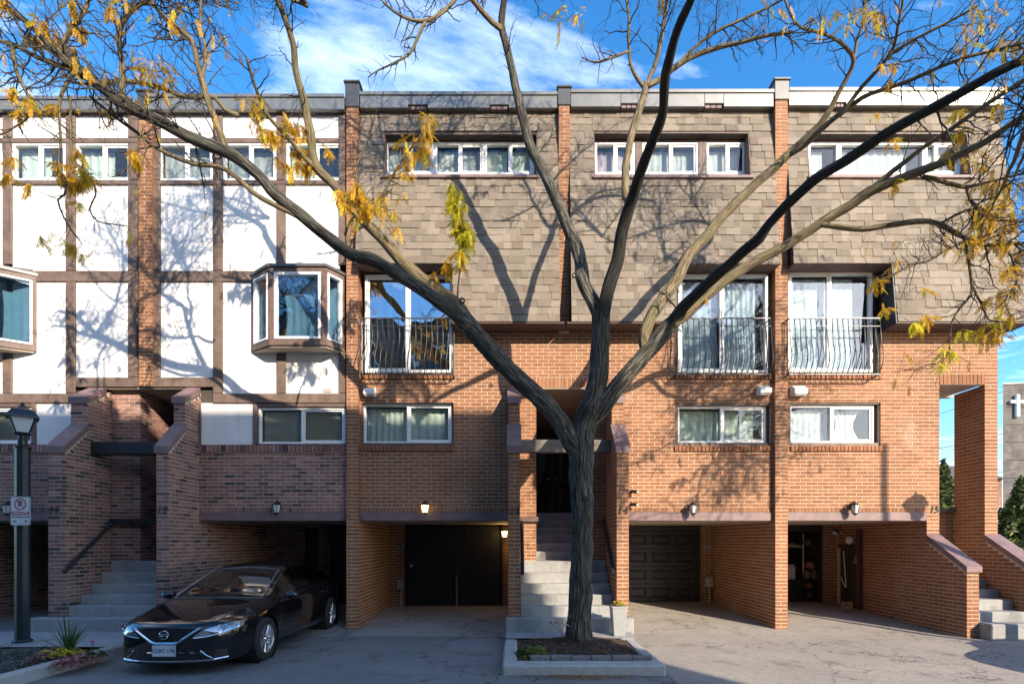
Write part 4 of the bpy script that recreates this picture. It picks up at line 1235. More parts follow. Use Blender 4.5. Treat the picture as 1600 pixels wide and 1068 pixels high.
pl = thing('tree_planter', 'raised concrete kerb planter around the tree foot, edged with grey pavers', 'planter', (.9, 7.5, 0))
k = MB()
k.bbox(-.17, 1.97, 6.67, 6.93, -.03, .14, .025); k.bbox(-.17, .03, 6.932, 8.45, -.03, .14, .025); k.bbox(1.79, 1.97, 6.932, 8.45, -.03, .14, .025)
k.build('kerb', M_KERB, pl)
pv = MB().bbox(-.135, .135, -.045, .045, 0, .07, .01).mesh('paver', mat('grey_paver', (.17, .17, .175), .85, .2, 20, .4, 80))
for i in range(6):
    o = put('paver', pv, pl, False); o.location = (.34 - .9 + i * .277, 6.985 - 7.5, .125 + .004 * math.sin(i * 2.1)); o.rotation_euler = (0, 0, .03 * math.sin(i * 3.3))
mu = MB(); nx, ny = 26, 22
for j in range(ny + 1):
    for i in range(nx + 1):
        x = .03 + 1.76 * i / nx; y = 6.93 + 1.52 * j / ny
        d = math.hypot(x - 1.02, y - 8.1)
        mu.v.append((x, y, .115 + .10 * math.exp(-d * d / .25) + .025 * noise.noise((x * 5, y * 5, 1))))
for j in range(ny):
    for i in range(nx):
        a = j * (nx + 1) + i; mu.f.append((a, a + 1, a + nx + 2, a + nx + 1))
mu.build('soil', MATS['soil'], pl)
def chips(name, m, n, rx, ry, zf, s0, s1, seed, parent=None, keep=None):
    rg = random.Random(seed); mb = MB()
    while n > 0:
        x, y = rg.uniform(*rx), rg.uniform(*ry)
        if keep and not keep(x, y, rg): n -= .2; continue
        n -= 1
        s = rg.uniform(s0, s1); a = rg.uniform(0, 6.28); t = rg.uniform(-.5, .5); t2 = rg.uniform(-.5, .5)
        u = Vector((math.cos(a), math.sin(a), t * .7)); v = Vector((-math.sin(a) * .45, math.cos(a) * .45, t2 * .4))
        c = Vector((x, y, zf(x, y) + s * .35))
        mb.add([c - u * s, c + v * s, c + u * s, c - v * s], [(0, 1, 2, 3)])
    o = mb.build(name, m, parent)
    return tag(o, kind='stuff') if parent else tag(o, kind='stuff')
M_CHIP = piece_mat('bark_chip', [(0, (.05, .03, .02)), (.4, (.11, .065, .04)), (.75, (.17, .10, .055)), (1, (.07, .045, .035))], bump=0)
M_LITTER = leaf_mat('fallen_leaf', [(0, (.20, .09, .025)), (.4, (.36, .19, .04)), (.75, (.50, .30, .05)), (1, (.16, .08, .03))], .2)
zmul = lambda x, y: .115 + .10 * math.exp(-((x - 1.02) ** 2 + (y - 8.1) ** 2) / .25) + .025 * noise.noise((x * 5, y * 5, 1))
chips('mulch', M_CHIP, 2600, (.04, 1.78), (7.04, 8.44), zmul, .012, .03, 1, pl)
lt = chips('leaf_litter', M_LITTER, 900, (-.1, 1.9), (6.42, 6.68), lambda x, y: .004, .010, .024, 2, keep=lambda x, y, r: r.random() < math.exp(-((x - .85) / .6) ** 2) * (.2 + .8 * (y - 6.45) / .23))
chips('leaf_litter', M_LITTER, 300, (.05, 1.78), (7.0, 8.4), lambda x, y: zmul(x, y) + .01, .010, .022, 3)
chips('leaf_litter', M_LITTER, 420, (-5, 8.6), (6.0, 9.6), lambda x, y: .006, .010, .024, 4)
chips('leaf_litter', M_LITTER, 260, (2.1, 5.0), (10.6, 13.0), lambda x, y: zg(y) + .006, .012, .03, 6, keep=lambda x, y, r: r.random() < (.15 + .85 * max(0, (y - 11.4) / 1.6)))
chips('leaf_litter', M_LITTER, 60, (-8.1, -6.5), (9.1, 10.2), lambda x, y: max(z for yy, z in zip(YS, ZS) if yy <= y + .001) + .004 if y > 9.05 else .2, .008, .018, 8)

# ---------------------------------------------------------------- small plants
M_GREEN = leaf_mat('green_leaf', [(0, (.03, .07, .02)), (.5, (.06, .12, .03)), (1, (.11, .17, .04))], .25)
M_DKGREEN = leaf_mat('dark_groundcover', [(0, (.05, .065, .05)), (.5, (.10, .125, .09)), (.85, (.20, .21, .17)), (1, (.14, .10, .11))], .15)
M_YEL = leaf_mat('yellow_petal', [(0, (.62, .46, .03)), (1, (.75, .62, .06))], .3)
M_PINK = leaf_mat('pink_petal', [(0, (.55, .03, .16)), (1, (.70, .07, .25))], .3)
M_RED = leaf_mat('crimson_leaf', [(0, (.22, .03, .05)), (.6, (.40, .08, .10)), (1, (.55, .40, .30))], .25)
def tuft(mb, c, n, rad, h, s, seed, flat=.5):
    """a mound of small leaves"""
    rg = random.Random(seed)
    for _ in range(n):
        a = rg.uniform(0, 6.28); rr = rad * math.sqrt(rg.random()); z = h * (1 - (rr / rad) ** 2) * (.35 + .65 * rg.random())
        p = Vector(c) + Vector((rr * math.cos(a), rr * math.sin(a), z))
        d = rg.uniform(0, 6.28); ll = s * rg.uniform(.7, 1.3)
        u = Vector((math.cos(d), math.sin(d), rg.uniform(-.3, .7))) * ll; v = Vector((-math.sin(d), math.cos(d), rg.uniform(-.3, .3))) * ll * flat
        mb.add([p - u, p + v * .9 - u * .1, p + u, p - v * .9 - u * .1], [(0, 1, 2, 3)])
gc = MB()
rg = random.Random(9)
for i in range(260):
    x, y = rg.uniform(-9.0, -6.32), rg.uniform(4.6, 7.45)
    tuft(gc, (x, y, .12), 40, .17, .15, .022, i)
tag(gc.build('ground_cover', M_DKGREEN), kind='stuff')
def plant(name, label, loc, mbs, group=None):
    t = thing(name, label, 'plant' if 'flower' not in name else 'flower', loc, group)
    for nm, mb, m in mbs: mb.build(nm, m, t, world=False)
    return t
sp = MB(); rg = random.Random(4)
for i in range(44):
    a = rg.uniform(0, 6.28); lean = rg.uniform(.05, .95); L = rg.uniform(.42, .68)
    pts = [Vector((math.cos(a) * L * lean * t, math.sin(a) * L * lean * t, L * (t * (1.05 - .5 * lean * t)))) for t in (0, .25, .5, .75, 1)]
    sd_ = Vector((-math.sin(a), math.cos(a), 0))
    o = len(sp.v)
    for i2, p in enumerate(pts):
        w_ = (.008, .011, .010, .006, .001)[i2]
        sp.v += [tuple(p - sd_ * w_), tuple(p + sd_ * w_)]
    for q in range(4): sp.f.append((o + 2 * q, o + 2 * q + 1, o + 2 * q + 3, o + 2 * q + 2))
pk = plant('spiky_plant', 'tall spiky green grass-like plant in the flower bed', (WX(107, 7.3), 7.3, .12), [('blades', sp, M_GREEN)])
tag(pk.children[0], kind='stuff')
for i, (px, Y, s, lab) in enumerate(((85, 7.2, .20, 'yellow chrysanthemum clump, the leftmost of three in the bed'), (96, 7.05, .17, 'yellow chrysanthemum clump nearest the spiky plant, left of it'), (115, 7.1, .15, 'small yellow chrysanthemum clump right of the spiky plant'))):
    g1, g2 = MB(), MB(); tuft(g1, (0, 0, 0), 90, s, .13, .03, i); tuft(g2, (0, 0, .07), 130, s * .95, .10, .018, i + 9, .9)
    t = plant('flower_clump', lab, (WX(px, Y), Y, .11), [('leaves', g1, M_GREEN), ('blossoms', g2, M_YEL)], 'yellow flowers in the bed')
    for c in t.children: tag(c, kind='stuff')
for i, (px, Y, s, lab) in enumerate(((104, 6.75, .19, 'crimson leafy bedding plant below the yellow flowers'), (124, 6.9, .19, 'crimson and cream bedding plant left of the pink flower'), (62, 6.95, .18, 'dark crimson bedding plant nearest the lamp post'))):
    g1 = MB(); tuft(g1, (0, 0, 0), 170, s, .16, .03, i + 50)
    t = plant('bedding_plant', lab, (WX(px, Y), Y, .1), [('leaves', g1, M_RED)], 'crimson bedding plants'); tag(t.children[0], kind='stuff')
g1 = MB(); tuft(g1, (0, 0, 0), 110, .20, .14, .045, 77)
st_ = MB().tube([(0, 0, 0), (.01, 0, .12), (0, .01, .22)], .005, 5)
bl = MB()
for a in range(14):
    th = a / 14 * 6.28
    bl.add([(0, 0, .22), (math.cos(th - .15) * .04, math.sin(th - .15) * .04, .235), (math.cos(th) * .055, math.sin(th) * .055, .225), (math.cos(th + .15) * .04, math.sin(th + .15) * .04, .235)], [(0, 1, 2, 3)])
bl.lathe([(.02, .222), (.016, .24), (.004, .25)], n=10)
pf = plant('pink_flower', 'single pink flower on a stem near the kerb end', (WX(144, 7.25), 7.25, .1), [('leaves', g1, M_GREEN), ('stem', st_, M_GREEN), ('blossom', bl, M_PINK)])
g1 = MB(); tuft(g1, (0, 0, 0), 150, .20, .22, .04, 81)
t = plant('leafy_plant', 'bright green leafy plant at the left corner of the tree planter', (.30, 7.2, .12), [('leaves', g1, leaf_mat('lime_leaf', [(0, (.06, .13, .02)), (1, (.24, .30, .05))], .3))]); tag(t.children[0], kind='stuff')
g1 = MB(); tuft(g1, (0, 0, 0), 110, .14, .14, .035, 83)
t = plant('leafy_plant', 'small dark green plant at the outer left edge of the planter', (.12, 7.35, .12), [('leaves', g1, M_GREEN)]); tag(t.children[0], kind='stuff')
sb, sl_ = MB(), MB(); rg = random.Random(8)
for i in range(9):
    a = rg.uniform(0, 6.28); e = Vector((math.cos(a) * rg.uniform(.05, .28), math.sin(a) * .12, rg.uniform(.25, .42)))
    sb.tube([(0, 0, 0), e * .5 + Vector((0, 0, .04)), e], [.005, .004, .002], 4)
    tuft(sl_, e, 7, .06, .03, .035, i + 300)
t = plant('small_shrub', 'thin shrub with dark red leaves against the trunk', (.80, 8.0, .15), [('stems', sb, M_TWIG), ('leaves', sl_, M_RED)])
for c in t.children: tag(c, kind='stuff')

# flower pot by the steps
pt = thing('flower_pot', 'tall tapered grey pot of yellow flowers at the foot of pier 14', 'flower pot', (1.755, 8.72, .155))
def taper(mb, a0, a1, z0, z1, cham=.012):
    def ring(a, z): return [(-a + cham, -a, z), (a - cham, -a, z), (a, -a + cham, z), (a, a - cham, z), (a - cham, a, z), (-a + cham, a, z), (-a, a - cham, z), (-a, -a + cham, z)]
    o = len(mb.v); mb.v += ring(a0, z0) + ring(a1, z1)
    mb.f += [(o + i, o + (i + 1) % 8, o + 8 + (i + 1) % 8, o + 8 + i) for i in range(8)] + [tuple(o + i for i in range(7, -1, -1)), tuple(o + 8 + i for i in range(8))]
    return mb
taper(MB(), .095, .132, 0, .49).build('pot', mat('grey_pot', (.27, .28, .285), .55, .07, 6), pt, world=False)
rm = MB(); bars(rm, .275, .03, .01, 0, .001); rm = MB()
taper(rm, .138, .138, .475, .50); rm.build('rim', MATS['grey_pot'], pt, world=False)
g1, g2 = MB(), MB(); tuft(g1, (0, 0, .49), 80, .13, .09, .03, 5); tuft(g2, (0, 0, .52), 90, .12, .08, .018, 6, .9)
tag(g1.build('leaves', M_GREEN, pt, world=False), kind='stuff'); tag(g2.build('blossoms', M_YEL, pt, world=False), kind='stuff')

# ---------------------------------------------------------------- street lamps and the sign
def lamp_post(label, loc):
    t = thing('street_lamp', label, 'street lamp', loc, 'street lamps')
    pole = MB(); pole.tube([(0, 0, .0), (0, 0, 3.09)], .094, 8)
    for i in range(8):
        th = (i + .5) * math.pi / 4
    pole.lathe([(.13, 0), (.13, .03), (.106, .05)], n=8, cap=False)
    pole.lathe([(.106, 3.06), (.112, 3.09), (.05, 3.10)], n=8, cap=False)
    pole.build('pole', M_GREENBLACK, t, world=False)
    MB().lathe([(.055, 3.09), (.062, 3.12), (.062, 3.20), (.05, 3.22), (.05, 3.26), (.11, 3.285), (.115, 3.30), (.0, 3.30)], n=16).build('neck', M_GREENBLACK, t, world=False, smooth=False)
    ln = MB()
    rt, rb, zt_, zb_ = .208, .108, 3.545, 3.30
    cr_ = lambda r, k: (r * math.cos(k * math.pi / 2 - math.pi / 2), r * math.sin(k * math.pi / 2 - math.pi / 2))
    for k in range(4):
        ln.tube([(*cr_(rb, k), zb_), (*cr_(rt, k), zt_)], .012, 6)
        for r, z in ((rb, zb_), (rt, zt_)): ln.tube([(*cr_(r, k), z), (*cr_(r, k + 1), z)], .012, 6)
    lo = ln.build('lantern', M_GREENBLACK, t, world=False)
    for k in range(4):
        a, b = cr_(rb * .97, k), cr_(rb * .97, k + 1); c, d = cr_(rt * .97, k + 1), cr_(rt * .97, k)
        pn = MB(); pn.add([(*a, zb_), (*b, zb_), (*c, zt_), (*d, zt_)], [(0, 1, 2, 3)])
        pn.build('pane', M_FROST, lo, world=False)
    rf = MB(); prof = [(.275, 3.535), (.27, 3.555), (.225, 3.60), (.17, 3.66), (.09, 3.70), (.075, 3.705), (.06, 3.73), (.03, 3.74)]
    n = 4; o = 0
    for r, z in prof:
        for k in range(4): rf.v.append((*cr_(r, k), z))
    for i in range(len(prof) - 1):
        for k in range(4): rf.f.append((i * 4 + k, i * 4 + (k + 1) % 4, i * 4 + 4 + (k + 1) % 4, i * 4 + 4 + k))
    rf.f += [(3, 2, 1, 0), tuple(len(prof) * 4 - 4 + k for k in range(4))]
    rf.lathe([(.022, 3.735), (.03, 3.76), (.02, 3.785), (.003, 3.80)], n=10)
    rf.build('lamp_roof', M_GREENBLACK, t, world=False)
    return t
LP = (WX(35, 8.1), 8.1, .155)
lamp1 = lamp_post('dark green street lamp carrying the parking sign, in the flower bed', LP)
dup(lamp1, loc=(9.30, 8.17, 0), label='dark street lamp at the right beyond the stair wall of 15, without a sign')

sg = thing('parking_sign', 'white no-parking fire route sign on the lamp post', 'sign', (WX(31.7, 7.96), 7.96, 1.99))
def rrect(w, h, r, cx=0, cz=0, n=5):
    out = []
    for qx, qz, a0 in ((w / 2 - r, h / 2 - r, 0), (-w / 2 + r, h / 2 - r, 90), (-w / 2 + r, -h / 2 + r, 180), (w / 2 - r, -h / 2 + r, 270)):
        out += [(cx + qx + r * math.cos(R(a0 + 90 * k / n)), cz + qz + r * math.sin(R(a0 + 90 * k / n))) for k in range(n + 1)]
    return out
M_SIGNW = mat('sign_white', (.62, .64, .64), .5, .05, 9); M_SIGNR = mat('sign_red', (.42, .02, .045), .5, .06, 9); M_SIGNK = mat('sign_black', (.015, .015, .015), .5)
MB().prism_y(rrect(.31, .455, .03, 0, .23), 0, .006).build('plate', M_SIGNW, sg, world=False)
edge = MB(); ro_, ri_ = rrect(.302, .447, .028, 0, .23), rrect(.288, .433, .022, 0, .23)
n = len(ro_); edge.v = [(x, -.001, z) for x, z in ro_] + [(x, -.001, z) for x, z in ri_]; edge.f = [(i, (i + 1) % n, n + (i + 1) % n, n + i) for i in range(n)]
edge.build('border', M_SIGNK, sg, world=False)
rg_ = MB(); N = 40
rg_.v = [(r * math.cos(k / N * 6.2832), -.0022, .335 + r * math.sin(k / N * 6.2832)) for r in (.093, .075) for k in range(N)]
rg_.f = [(i, (i + 1) % N, N + (i + 1) % N, N + i) for i in range(N)]
c45 = math.cos(R(45)); w_ = .008
rg_.add([(-.08 * c45 - w_ * c45, -.0026, .335 + .08 * c45 - w_ * c45), (-.08 * c45 + w_ * c45, -.0026, .335 + .08 * c45 + w_ * c45), (.08 * c45 + w_ * c45, -.0026, .335 - .08 * c45 + w_ * c45), (.08 * c45 - w_ * c45, -.0026, .335 - .08 * c45 - w_ * c45)], [(0, 1, 2, 3)])
rg_.build('ban_ring', M_SIGNR, sg, world=False)
def lettering(nm, parent, txt, size, x, y, z, m, bold=.0, shear=0, rot=None, world=False, depth=.0004):
    me = text_mesh(txt, size, depth, shear, bold, M=TR(x, y, z) @ (rot or Matrix.Identity(4)))
    me.materials.append(m)
    return put(nm, me, parent, world)
lettering('symbol', sg, 'P', .125, 0, -.0016, .335, M_SIGNK, .004)
MB().box(-.135, .135, -.002, -.0008, .168, .222).build('red_band', M_SIGNR, sg, world=False)
lettering('lettering', sg, 'FIRE ROUTE', .043, 0, -.003, .195, M_SIGNW, .0016)
lettering('lettering', sg, 'TOW AWAY ZONE', .031, 0, -.0016, .135, M_SIGNK, .0012)
for s in (-1, 1):
    ar = MB(); ar.v = [(s * (.115), -.0014, .07), (s * .085, -.0014, .09), (s * .085, -.0014, .05), (s * .087, -.0014, .076), (s * .06, -.0014, .076), (s * .06, -.0014, .064), (s * .087, -.0014, .064)]
    ar.f = [(0, 1, 2), (3, 4, 5, 6)]; ar.build('arrow', M_SIGNK, sg, world=False)

# ---------------------------------------------------------------- wall lanterns, vents, boxes, cameras
M_CLEAR = mat('lamp_glass', (.55, .60, .60), .12, .05, 5, spec=.8)
M_LIT = mat('lit_lamp_glass', (.9, .75, .45), .4, .02, 3, emit=(1, .74, .34, 1.1))
def lantern(label, loc, lit=False):
    t = thing('wall_lantern', label, 'lantern', loc, 'wall lanterns over the carports')
    MB().bbox(-.035, .035, -.02, 0, -.02, .10, .01).build('backplate', M_IRON, t, world=False)
    MB().tube([(0, -.02, .05), (0, -.06, .115), (0, -.11, .125), (0, -.13, .09)], .012, 8).build('arm', M_IRON, t, world=False, smooth=True)
    MB().lathe([(.088, .045), (.086, .055), (.05, .085), (.02, .10), (.012, .118), (.004, .125)], (0, -.13, 0), 6).build('cap', M_IRON, t, world=False)
    MB().lathe([(.052, -.10), (.076, .044)], (0, -.13, 0), 6).build('glass', M_LIT if lit else M_CLEAR, t, world=False)
    fr = MB()
    for k in range(6):
        a = k * math.pi / 3
        fr.tube([(.054 * math.cos(a), -.13 + .054 * math.sin(a), -.10), (.079 * math.cos(a), -.13 + .079 * math.sin(a), .045)], .005, 5)
    fr.lathe([(.058, -.103), (.056, -.115), (.03, -.13), (.012, -.135), (.014, -.15), (.004, -.162)], (0, -.13, 0), 6)
    fr.build('frame', M_IRON, t, world=False)
    return t
def lamp_at(px, py, Y, dz=0): return Vector((WX(px, Y - .13), Y, WZ(py, Y - .13) + dz))
la = lantern('unlit black wall lantern over the carport with the parked car', lamp_at(432, 792, YW - .03))
for px, lab in ((1083, 'black wall lantern over the panelled garage of 14'), (1336, 'black wall lantern over the carport of 15, near its post shadow'), (11, 'black wall lantern partly behind the street lamp sign')):
    dup(la, loc=lamp_at(px, 793, YW - .03), label=lab)
lantern('lit wall lantern glowing over the carport of 13', lamp_at(664, 792, YW - .03), True)
il = lantern('small lit amber lantern inside the carport of 13', Vector((-.26, 12.59, WZ(832, 12.46))), True)
pl_ = bpy.data.lights.new('lamp_bulb', 'POINT'); pl_.energy = 2.2; pl_.color = (1, .62, .22); pl_.shadow_soft_size = .05
plo = bpy.data.objects.new('lamp_bulb', pl_); COL.objects.link(plo); plo.parent = il; plo.location = (0, -.24, -.03)

def vent(label, px0, px1, py0, py1):
    x0, x1, z0, z1 = WX(px0, YW - .12), WX(px1, YW - .12), WZ(py1, YW - .1), WZ(py0, YW - .1)
    t = thing('exhaust_vent', label, 'vent', ((x0 + x1) / 2, YW, z0), 'white exhaust vents')
    w, h = (x1 - x0) / 2, z1 - z0
    MB().bbox(-w, w, -.03, 0, 0, h, .005).build('flange', M_WHITE, t, world=False)
    MB().prism_x([(-.032, .02), (-.17, .02), (-.175, h * .55), (-.06, h * .97), (-.032, h * .97)], -w * .9, w * .9).build('hood', M_WHITE, t, world=False)
    for k in range(2): MB().bbox(-w * .8, w * .8, -.15, -.05, .005 + k * -.012, .012 + k * -.012, .002).build('louver', M_WHITE, t, world=False)
    return t
vent('white exhaust vent beside the first brick party wall, above window of 13', 568, 585, 604, 618)
vent('white exhaust vent left of the third party wall, on house 14', 1186, 1205, 601, 616)
vent('white exhaust vent right of the third party wall, on house 15', 1239, 1261, 601, 617)
tv = thing('wall_vent', 'tiny beige vent cover on the white stucco under the bay', 'vent', (PX(512), YW - .003, PZ(613)))
MB().bbox(-.09, .09, -.02, 0, 0, .09, .006).build('cover', mat('beige_plastic', (.52, .49, .44), .6), tv, world=False)
for k in range(3): MB().bbox(-.075, .075, -.028, -.021, .012 + k * .024, .028 + k * .024, .003).build('louver', MATS['beige_plastic'], tv, world=False)

def elec(label, px, pyt, pyb, Y, w, ground):
    t = thing('meter_box', label, 'meter box', (WX(px, Y), Y, WZ(pyb, Y)), 'grey meter boxes at the back of the carports')
    h = WZ(pyt, Y) - WZ(pyb, Y)
    m = mat('grey_box', (.36, .36, .34), .5, .08, 6)
    MB().bbox(-w / 2, w / 2, -.12, 0, 0, h, .01).build('case', m, t, world=False)
    MB().bbox(-w / 2 + .02, w / 2 - .02, -.128, -.121, .02, h - .02, .003).build('cover', m, t, world=False)
    MB().tube([(0, -.05, 0), (0, -.05, zg(Y) - WZ(pyb, Y))], .025, 8).build('conduit', m, t, world=False)
    return t
elec('grey meter box on the sunlit brick beside the panelled garage door', 1107.5, 901, 916, 13.2, .19, 0)
elec('grey meter box in the dim carport of 13', 627, 905, 918, 12.6, .16, 0)
for lab, px, py, Y in (('small grey junction plate above the meter box of 14', 1104.5, 853, 13.2), ('small pale junction plate above the meter box of 13', 626.5, 854, 12.6)):
    t = thing('junction_plate', lab, 'junction box', (WX(px, Y), Y, WZ(py, Y)))
    MB().bbox(-.085, .085, -.03, 0, -.045, .045, .006).build('plate', MATS['grey_box'], t, world=False)
    MB().bbox(-.03, .03, -.036, -.031, -.02, .02, .003).build('socket', M_IRON, t, world=False)
for i, (px, py) in enumerate(((988, 767), (987.5, 787))):
    t = thing('security_camera', ('upper', 'lower')[i] + ' of two small dark cameras on pier 14', 'camera', (WX(px, YW - .04), YW, WZ(py, YW - .04)))
    MB().lathe([(.035, 0), (.035, -.02), (.012, -.03), (.012, -.06)], n=12, axis='y').build('mount', M_IRON, t, world=False)
    MB().tube([(-.03, -.07, .0), (.035, -.12, -.015), (.07, -.15, -.02)], [.028, .032, .03], 10).build('body', M_IRON, t, world=False)
    MB().lathe([(.018, 0), (.014, -.006)], (.073, -.153, -.021), 10, 'y').build('lens', M_CLEAR, t, world=False)

# ---------------------------------------------------------------- things stored in the carport of 15
def lump(name, label, cat, px, py, Y, sx_, sy_, sz_, m, seed):
    t = thing(name, label, cat, (WX(px, Y), Y, WZ(py, Y)), None)
    mb = MB(); n, k = 14, 9
    mb.v = []
    for j in range(k + 1):
        ph = -math.pi / 2 + math.pi * j / k
        for i in range(n):
            th = 6.2832 * i / n
            d = Vector((math.cos(ph) * math.cos(th), math.cos(ph) * math.sin(th), math.sin(ph)))
            q = 1 + .35 * noise.noise(d * 2.1 + Vector((seed, 0, 0))) + .12 * noise.noise(d * 6 + Vector((0, seed, 0)))
            mb.v.append((d.x * sx_ * q, d.y * sy_ * q, d.z * sz_ * q))
    for j in range(k):
        for i in range(n): mb.f.append((j * n + i, j * n + (i + 1) % n, (j + 1) * n + (i + 1) % n, (j + 1) * n + i))
    mb.build('bag_body', m, t, world=False, smooth=True)
    MB().tube([(-sx_ * .3, 0, sz_ * .8), (-sx_ * .1, 0, sz_ * 1.35), (sx_ * .15, 0, sz_ * 1.3), (sx_ * .3, 0, sz_ * .8)], .008, 5).build('handle', M_IRON, t, world=False)
    return t
YS_ = 13.6
lump('cloth_bag', 'brown cloth bag at the top of the heap in the open garage', 'bag', 1262, 846, YS_, .11, .12, .10, mat('brown_cloth', (.13, .09, .06), .9, .3, 20), 1)
lump('cloth_bag', 'pink-beige bag in the middle of the garage heap', 'bag', 1266, 882, YS_, .12, .12, .10, mat('pink_cloth', (.38, .20, .16), .9, .3, 20), 2)
lump('cloth_bag', 'olive bag under the pink-beige one in the garage', 'bag', 1260, 897, YS_, .12, .12, .13, mat('olive_cloth', (.20, .19, .10), .9, .3, 20), 3)
lump('cloth_bag', 'orange-brown bag low in the garage heap', 'bag', 1262, 914, YS_, .15, .12, .10, mat('orange_cloth', (.33, .13, .06), .9, .3, 20), 4)
lump('cloth_bag', 'grey bag beside the shelf pole in the garage', 'bag', 1271, 896, YS_ + .05, .08, .12, .15, mat('grey_cloth', (.17, .20, .20), .9, .3, 20), 5)
lump('cloth_bag', 'dark bag lying on the garage floor', 'bag', 1264, 929, YS_, .15, .14, .12, mat('dark_cloth', (.07, .075, .08), .9, .3, 20), 6)
rk = thing('storage_rack', 'metal shelf rack behind the bags in the garage', 'rack', (WX(1265, 13.8), 13.8, zg(13)))
for x in (-.24, .20):
    MB().tube([(x, -.12, 0), (x, -.12, 1.78)], .012, 6).build('post', MATS['steel'], rk, world=False)
for z in (.45, .95, 1.45): MB().bbox(-.24, .2, -.12, .16, z - .012, z, .003).build('shelf', M_DARKMETAL, rk, world=False)
sk = thing('paper_sack', 'white paper sack standing at the left of the open garage', 'sack', (WX(1236, 13.5), 13.5, WZ(906, 13.5)))
MB().bbox(-.10, .10, -.06, .06, 0, .38, .03).build('sack_body', mat('white_paper', (.55, .54, .52), .8, .1, 12), sk, world=False)
MB().bbox(-.08, .08, -.02, .02, .381, .42, .008).build('folded_top', MATS['white_paper'], sk, world=False)
cb = thing('wooden_crate', 'black crate under the white paper sack', 'crate', (WX(1238, 13.5), 13.5, zg(13)))
for k in range(3): MB().bbox(-.25, .25, -.12, -.10, .04 + k * .19, .04 + k * .19 + .16, .005).build('slat', M_BLACKWOOD, cb, world=False)
MB().box(-.24, .24, -.095, .15, .02, WZ(906.4, 13.5) - zg(13) - .002).build('box', M_BLACKWOOD, cb, world=False)
ft = thing('folding_tray', 'pale wire tray on the left wall of the garage', 'tray', (WX(1240, 13.6), 13.6, WZ(853, 13.6)))
for k in range(6): MB().tube([(-.2 + k * .02, -.1, .02 * k), (.2 - k * .01, -.1 + k * .05, .012 * k)], .008, 5).build('rod', mat('pale_metal', (.55, .52, .47), .4, .05), ft, world=False)
MB().bbox(-.2, .18, -.1, .16, -.02, -.01, .003).build('tray_base', MATS['pale_metal'], ft, world=False)
fl = thing('flood_light', 'black twin flood light under the carport ceiling of 15', 'lamp', (WX(1305, 12.95), 12.95, WZ(831, 12.95)))
MB().bbox(-.06, .06, -.05, 0, -.02, .06, .01).build('base', M_IRON, fl, world=False)
for s in (-1, 1): MB().lathe([(.05, -.13), (.055, -.12), (.04, -.06), (.02, -.03)], (s * .1, -.02, -.02), 12, 'y').build('lamp_head', M_CLEAR, fl, world=False)
dl = thing('dome_lamp', 'round white lamp beside the flood light in carport 15', 'lamp', (WX(1327, 12.4), 12.4, WZ(843, 12.4)))
MB().lathe([(.0, -.12), (.05, -.115), (.09, -.07), (.10, -.02), (.10, 0)], n=18, axis='y', cap=False).build('globe', M_SIGNW, dl, world=False, smooth=True)
MB().bbox(-.02, .16, -.02, .02, -.02, .02, .005).build('bracket', M_IRON, dl, world=False)
for i, (a, b) in enumerate((((1318, 860), (1322, 917)), ((1314, 901), (1321, 918)))):
    p, q = W(*a, 12.3), W(*b, 12.3)
    t = thing('broom', ('long pale broom handle leaning in the store opening', 'short pale stick leaning in the store opening')[i], 'broom', tuple(q))
    MB().tube([p - q, (0, 0, 0)], .012, 6).build('handle', MATS['pale_metal'], t, world=False)
    MB().bbox(-.05, .05, -.02, .02, -.08, .0, .01).build('brush', M_DARK, t, world=False)
wbx = thing('wooden_box', 'low wooden box at the foot of the store opening', 'box', (WX(1323, 12.0), 12.0, zg(12.0)))
for k in range(2): MB().bbox(-.13, .13, -.02, 0, .02 + k * .1, .11 + k * .1, .004).build('board', mat('pale_wood', (.36, .25, .13), .7, .2, 12), wbx, world=False)
for s in (-1, 1): MB().bbox(s * .10 - .015, s * .10 + .015, .001, .02, 0, .22, .003).build('batten', MATS['pale_wood'], wbx, world=False)
fx_ = thing('pennant', 'small grey cloth hanging on the dark red store door', 'cloth', (WX(1336, 11.98), 11.98, WZ(880, 11.98)))
MB().prism_y([(-.06, 0), (.05, 0), (.02, .22)], -.01, 0).build('cloth', MATS['grey_cloth'], fx_, world=False)

# ---------------------------------------------------------------- beyond the end of the row
def crown(mb, c, rx, ry, rz, n, s, seed, cone=False):
    rg = random.Random(seed)
    for _ in range(n):
        d = Vector((rg.gauss(0, 1), rg.gauss(0, 1), rg.gauss(0, 1))).normalized() * (rg.random() ** .4)
        q = 1 + .45 * noise.noise(d * 2.4 + Vector((seed, 0, 0)))
        k = (1 - (d.z + 1) / 2 * .92) * 1.25 if cone else 1
        p = Vector(c) + Vector((d.x * rx * q * k, d.y * ry * q * k, d.z * rz))
        u = Vector((rg.gauss(0, 1), rg.gauss(0, 1), rg.gauss(0, .6))).normalized() * s * rg.uniform(.6, 1.4); v = u.cross(Vector((rg.random(), rg.random(), rg.random()))).normalized() * s * .45
        mb.add([p - u, p + v, p + u, p - v], [(0, 1, 2, 3)])
M_SPRUCE = leaf_mat('spruce_needles', [(0, (.02, .04, .018)), (.5, (.05, .08, .025)), (.85, (.12, .14, .035)), (1, (.18, .17, .04))], .15)
def bush(name, label, cat, x, y, z, rx, ry, rz, n, s, seed, cone=True):
    t = thing(name, label, cat, (x, y, z))
    MB().tube([(0, 0, 0), (.05, 0, rz), (0, 0, rz * 1.7)], [.09, .06, .02], 7).build('trunk', M_TWIG, t, world=False)
    mb = MB(); crown(mb, (0, 0, rz * 1.02), rx, ry, rz, n, s, seed, cone)
    tag(mb.build('foliage', M_SPRUCE, t, world=False), kind='stuff')
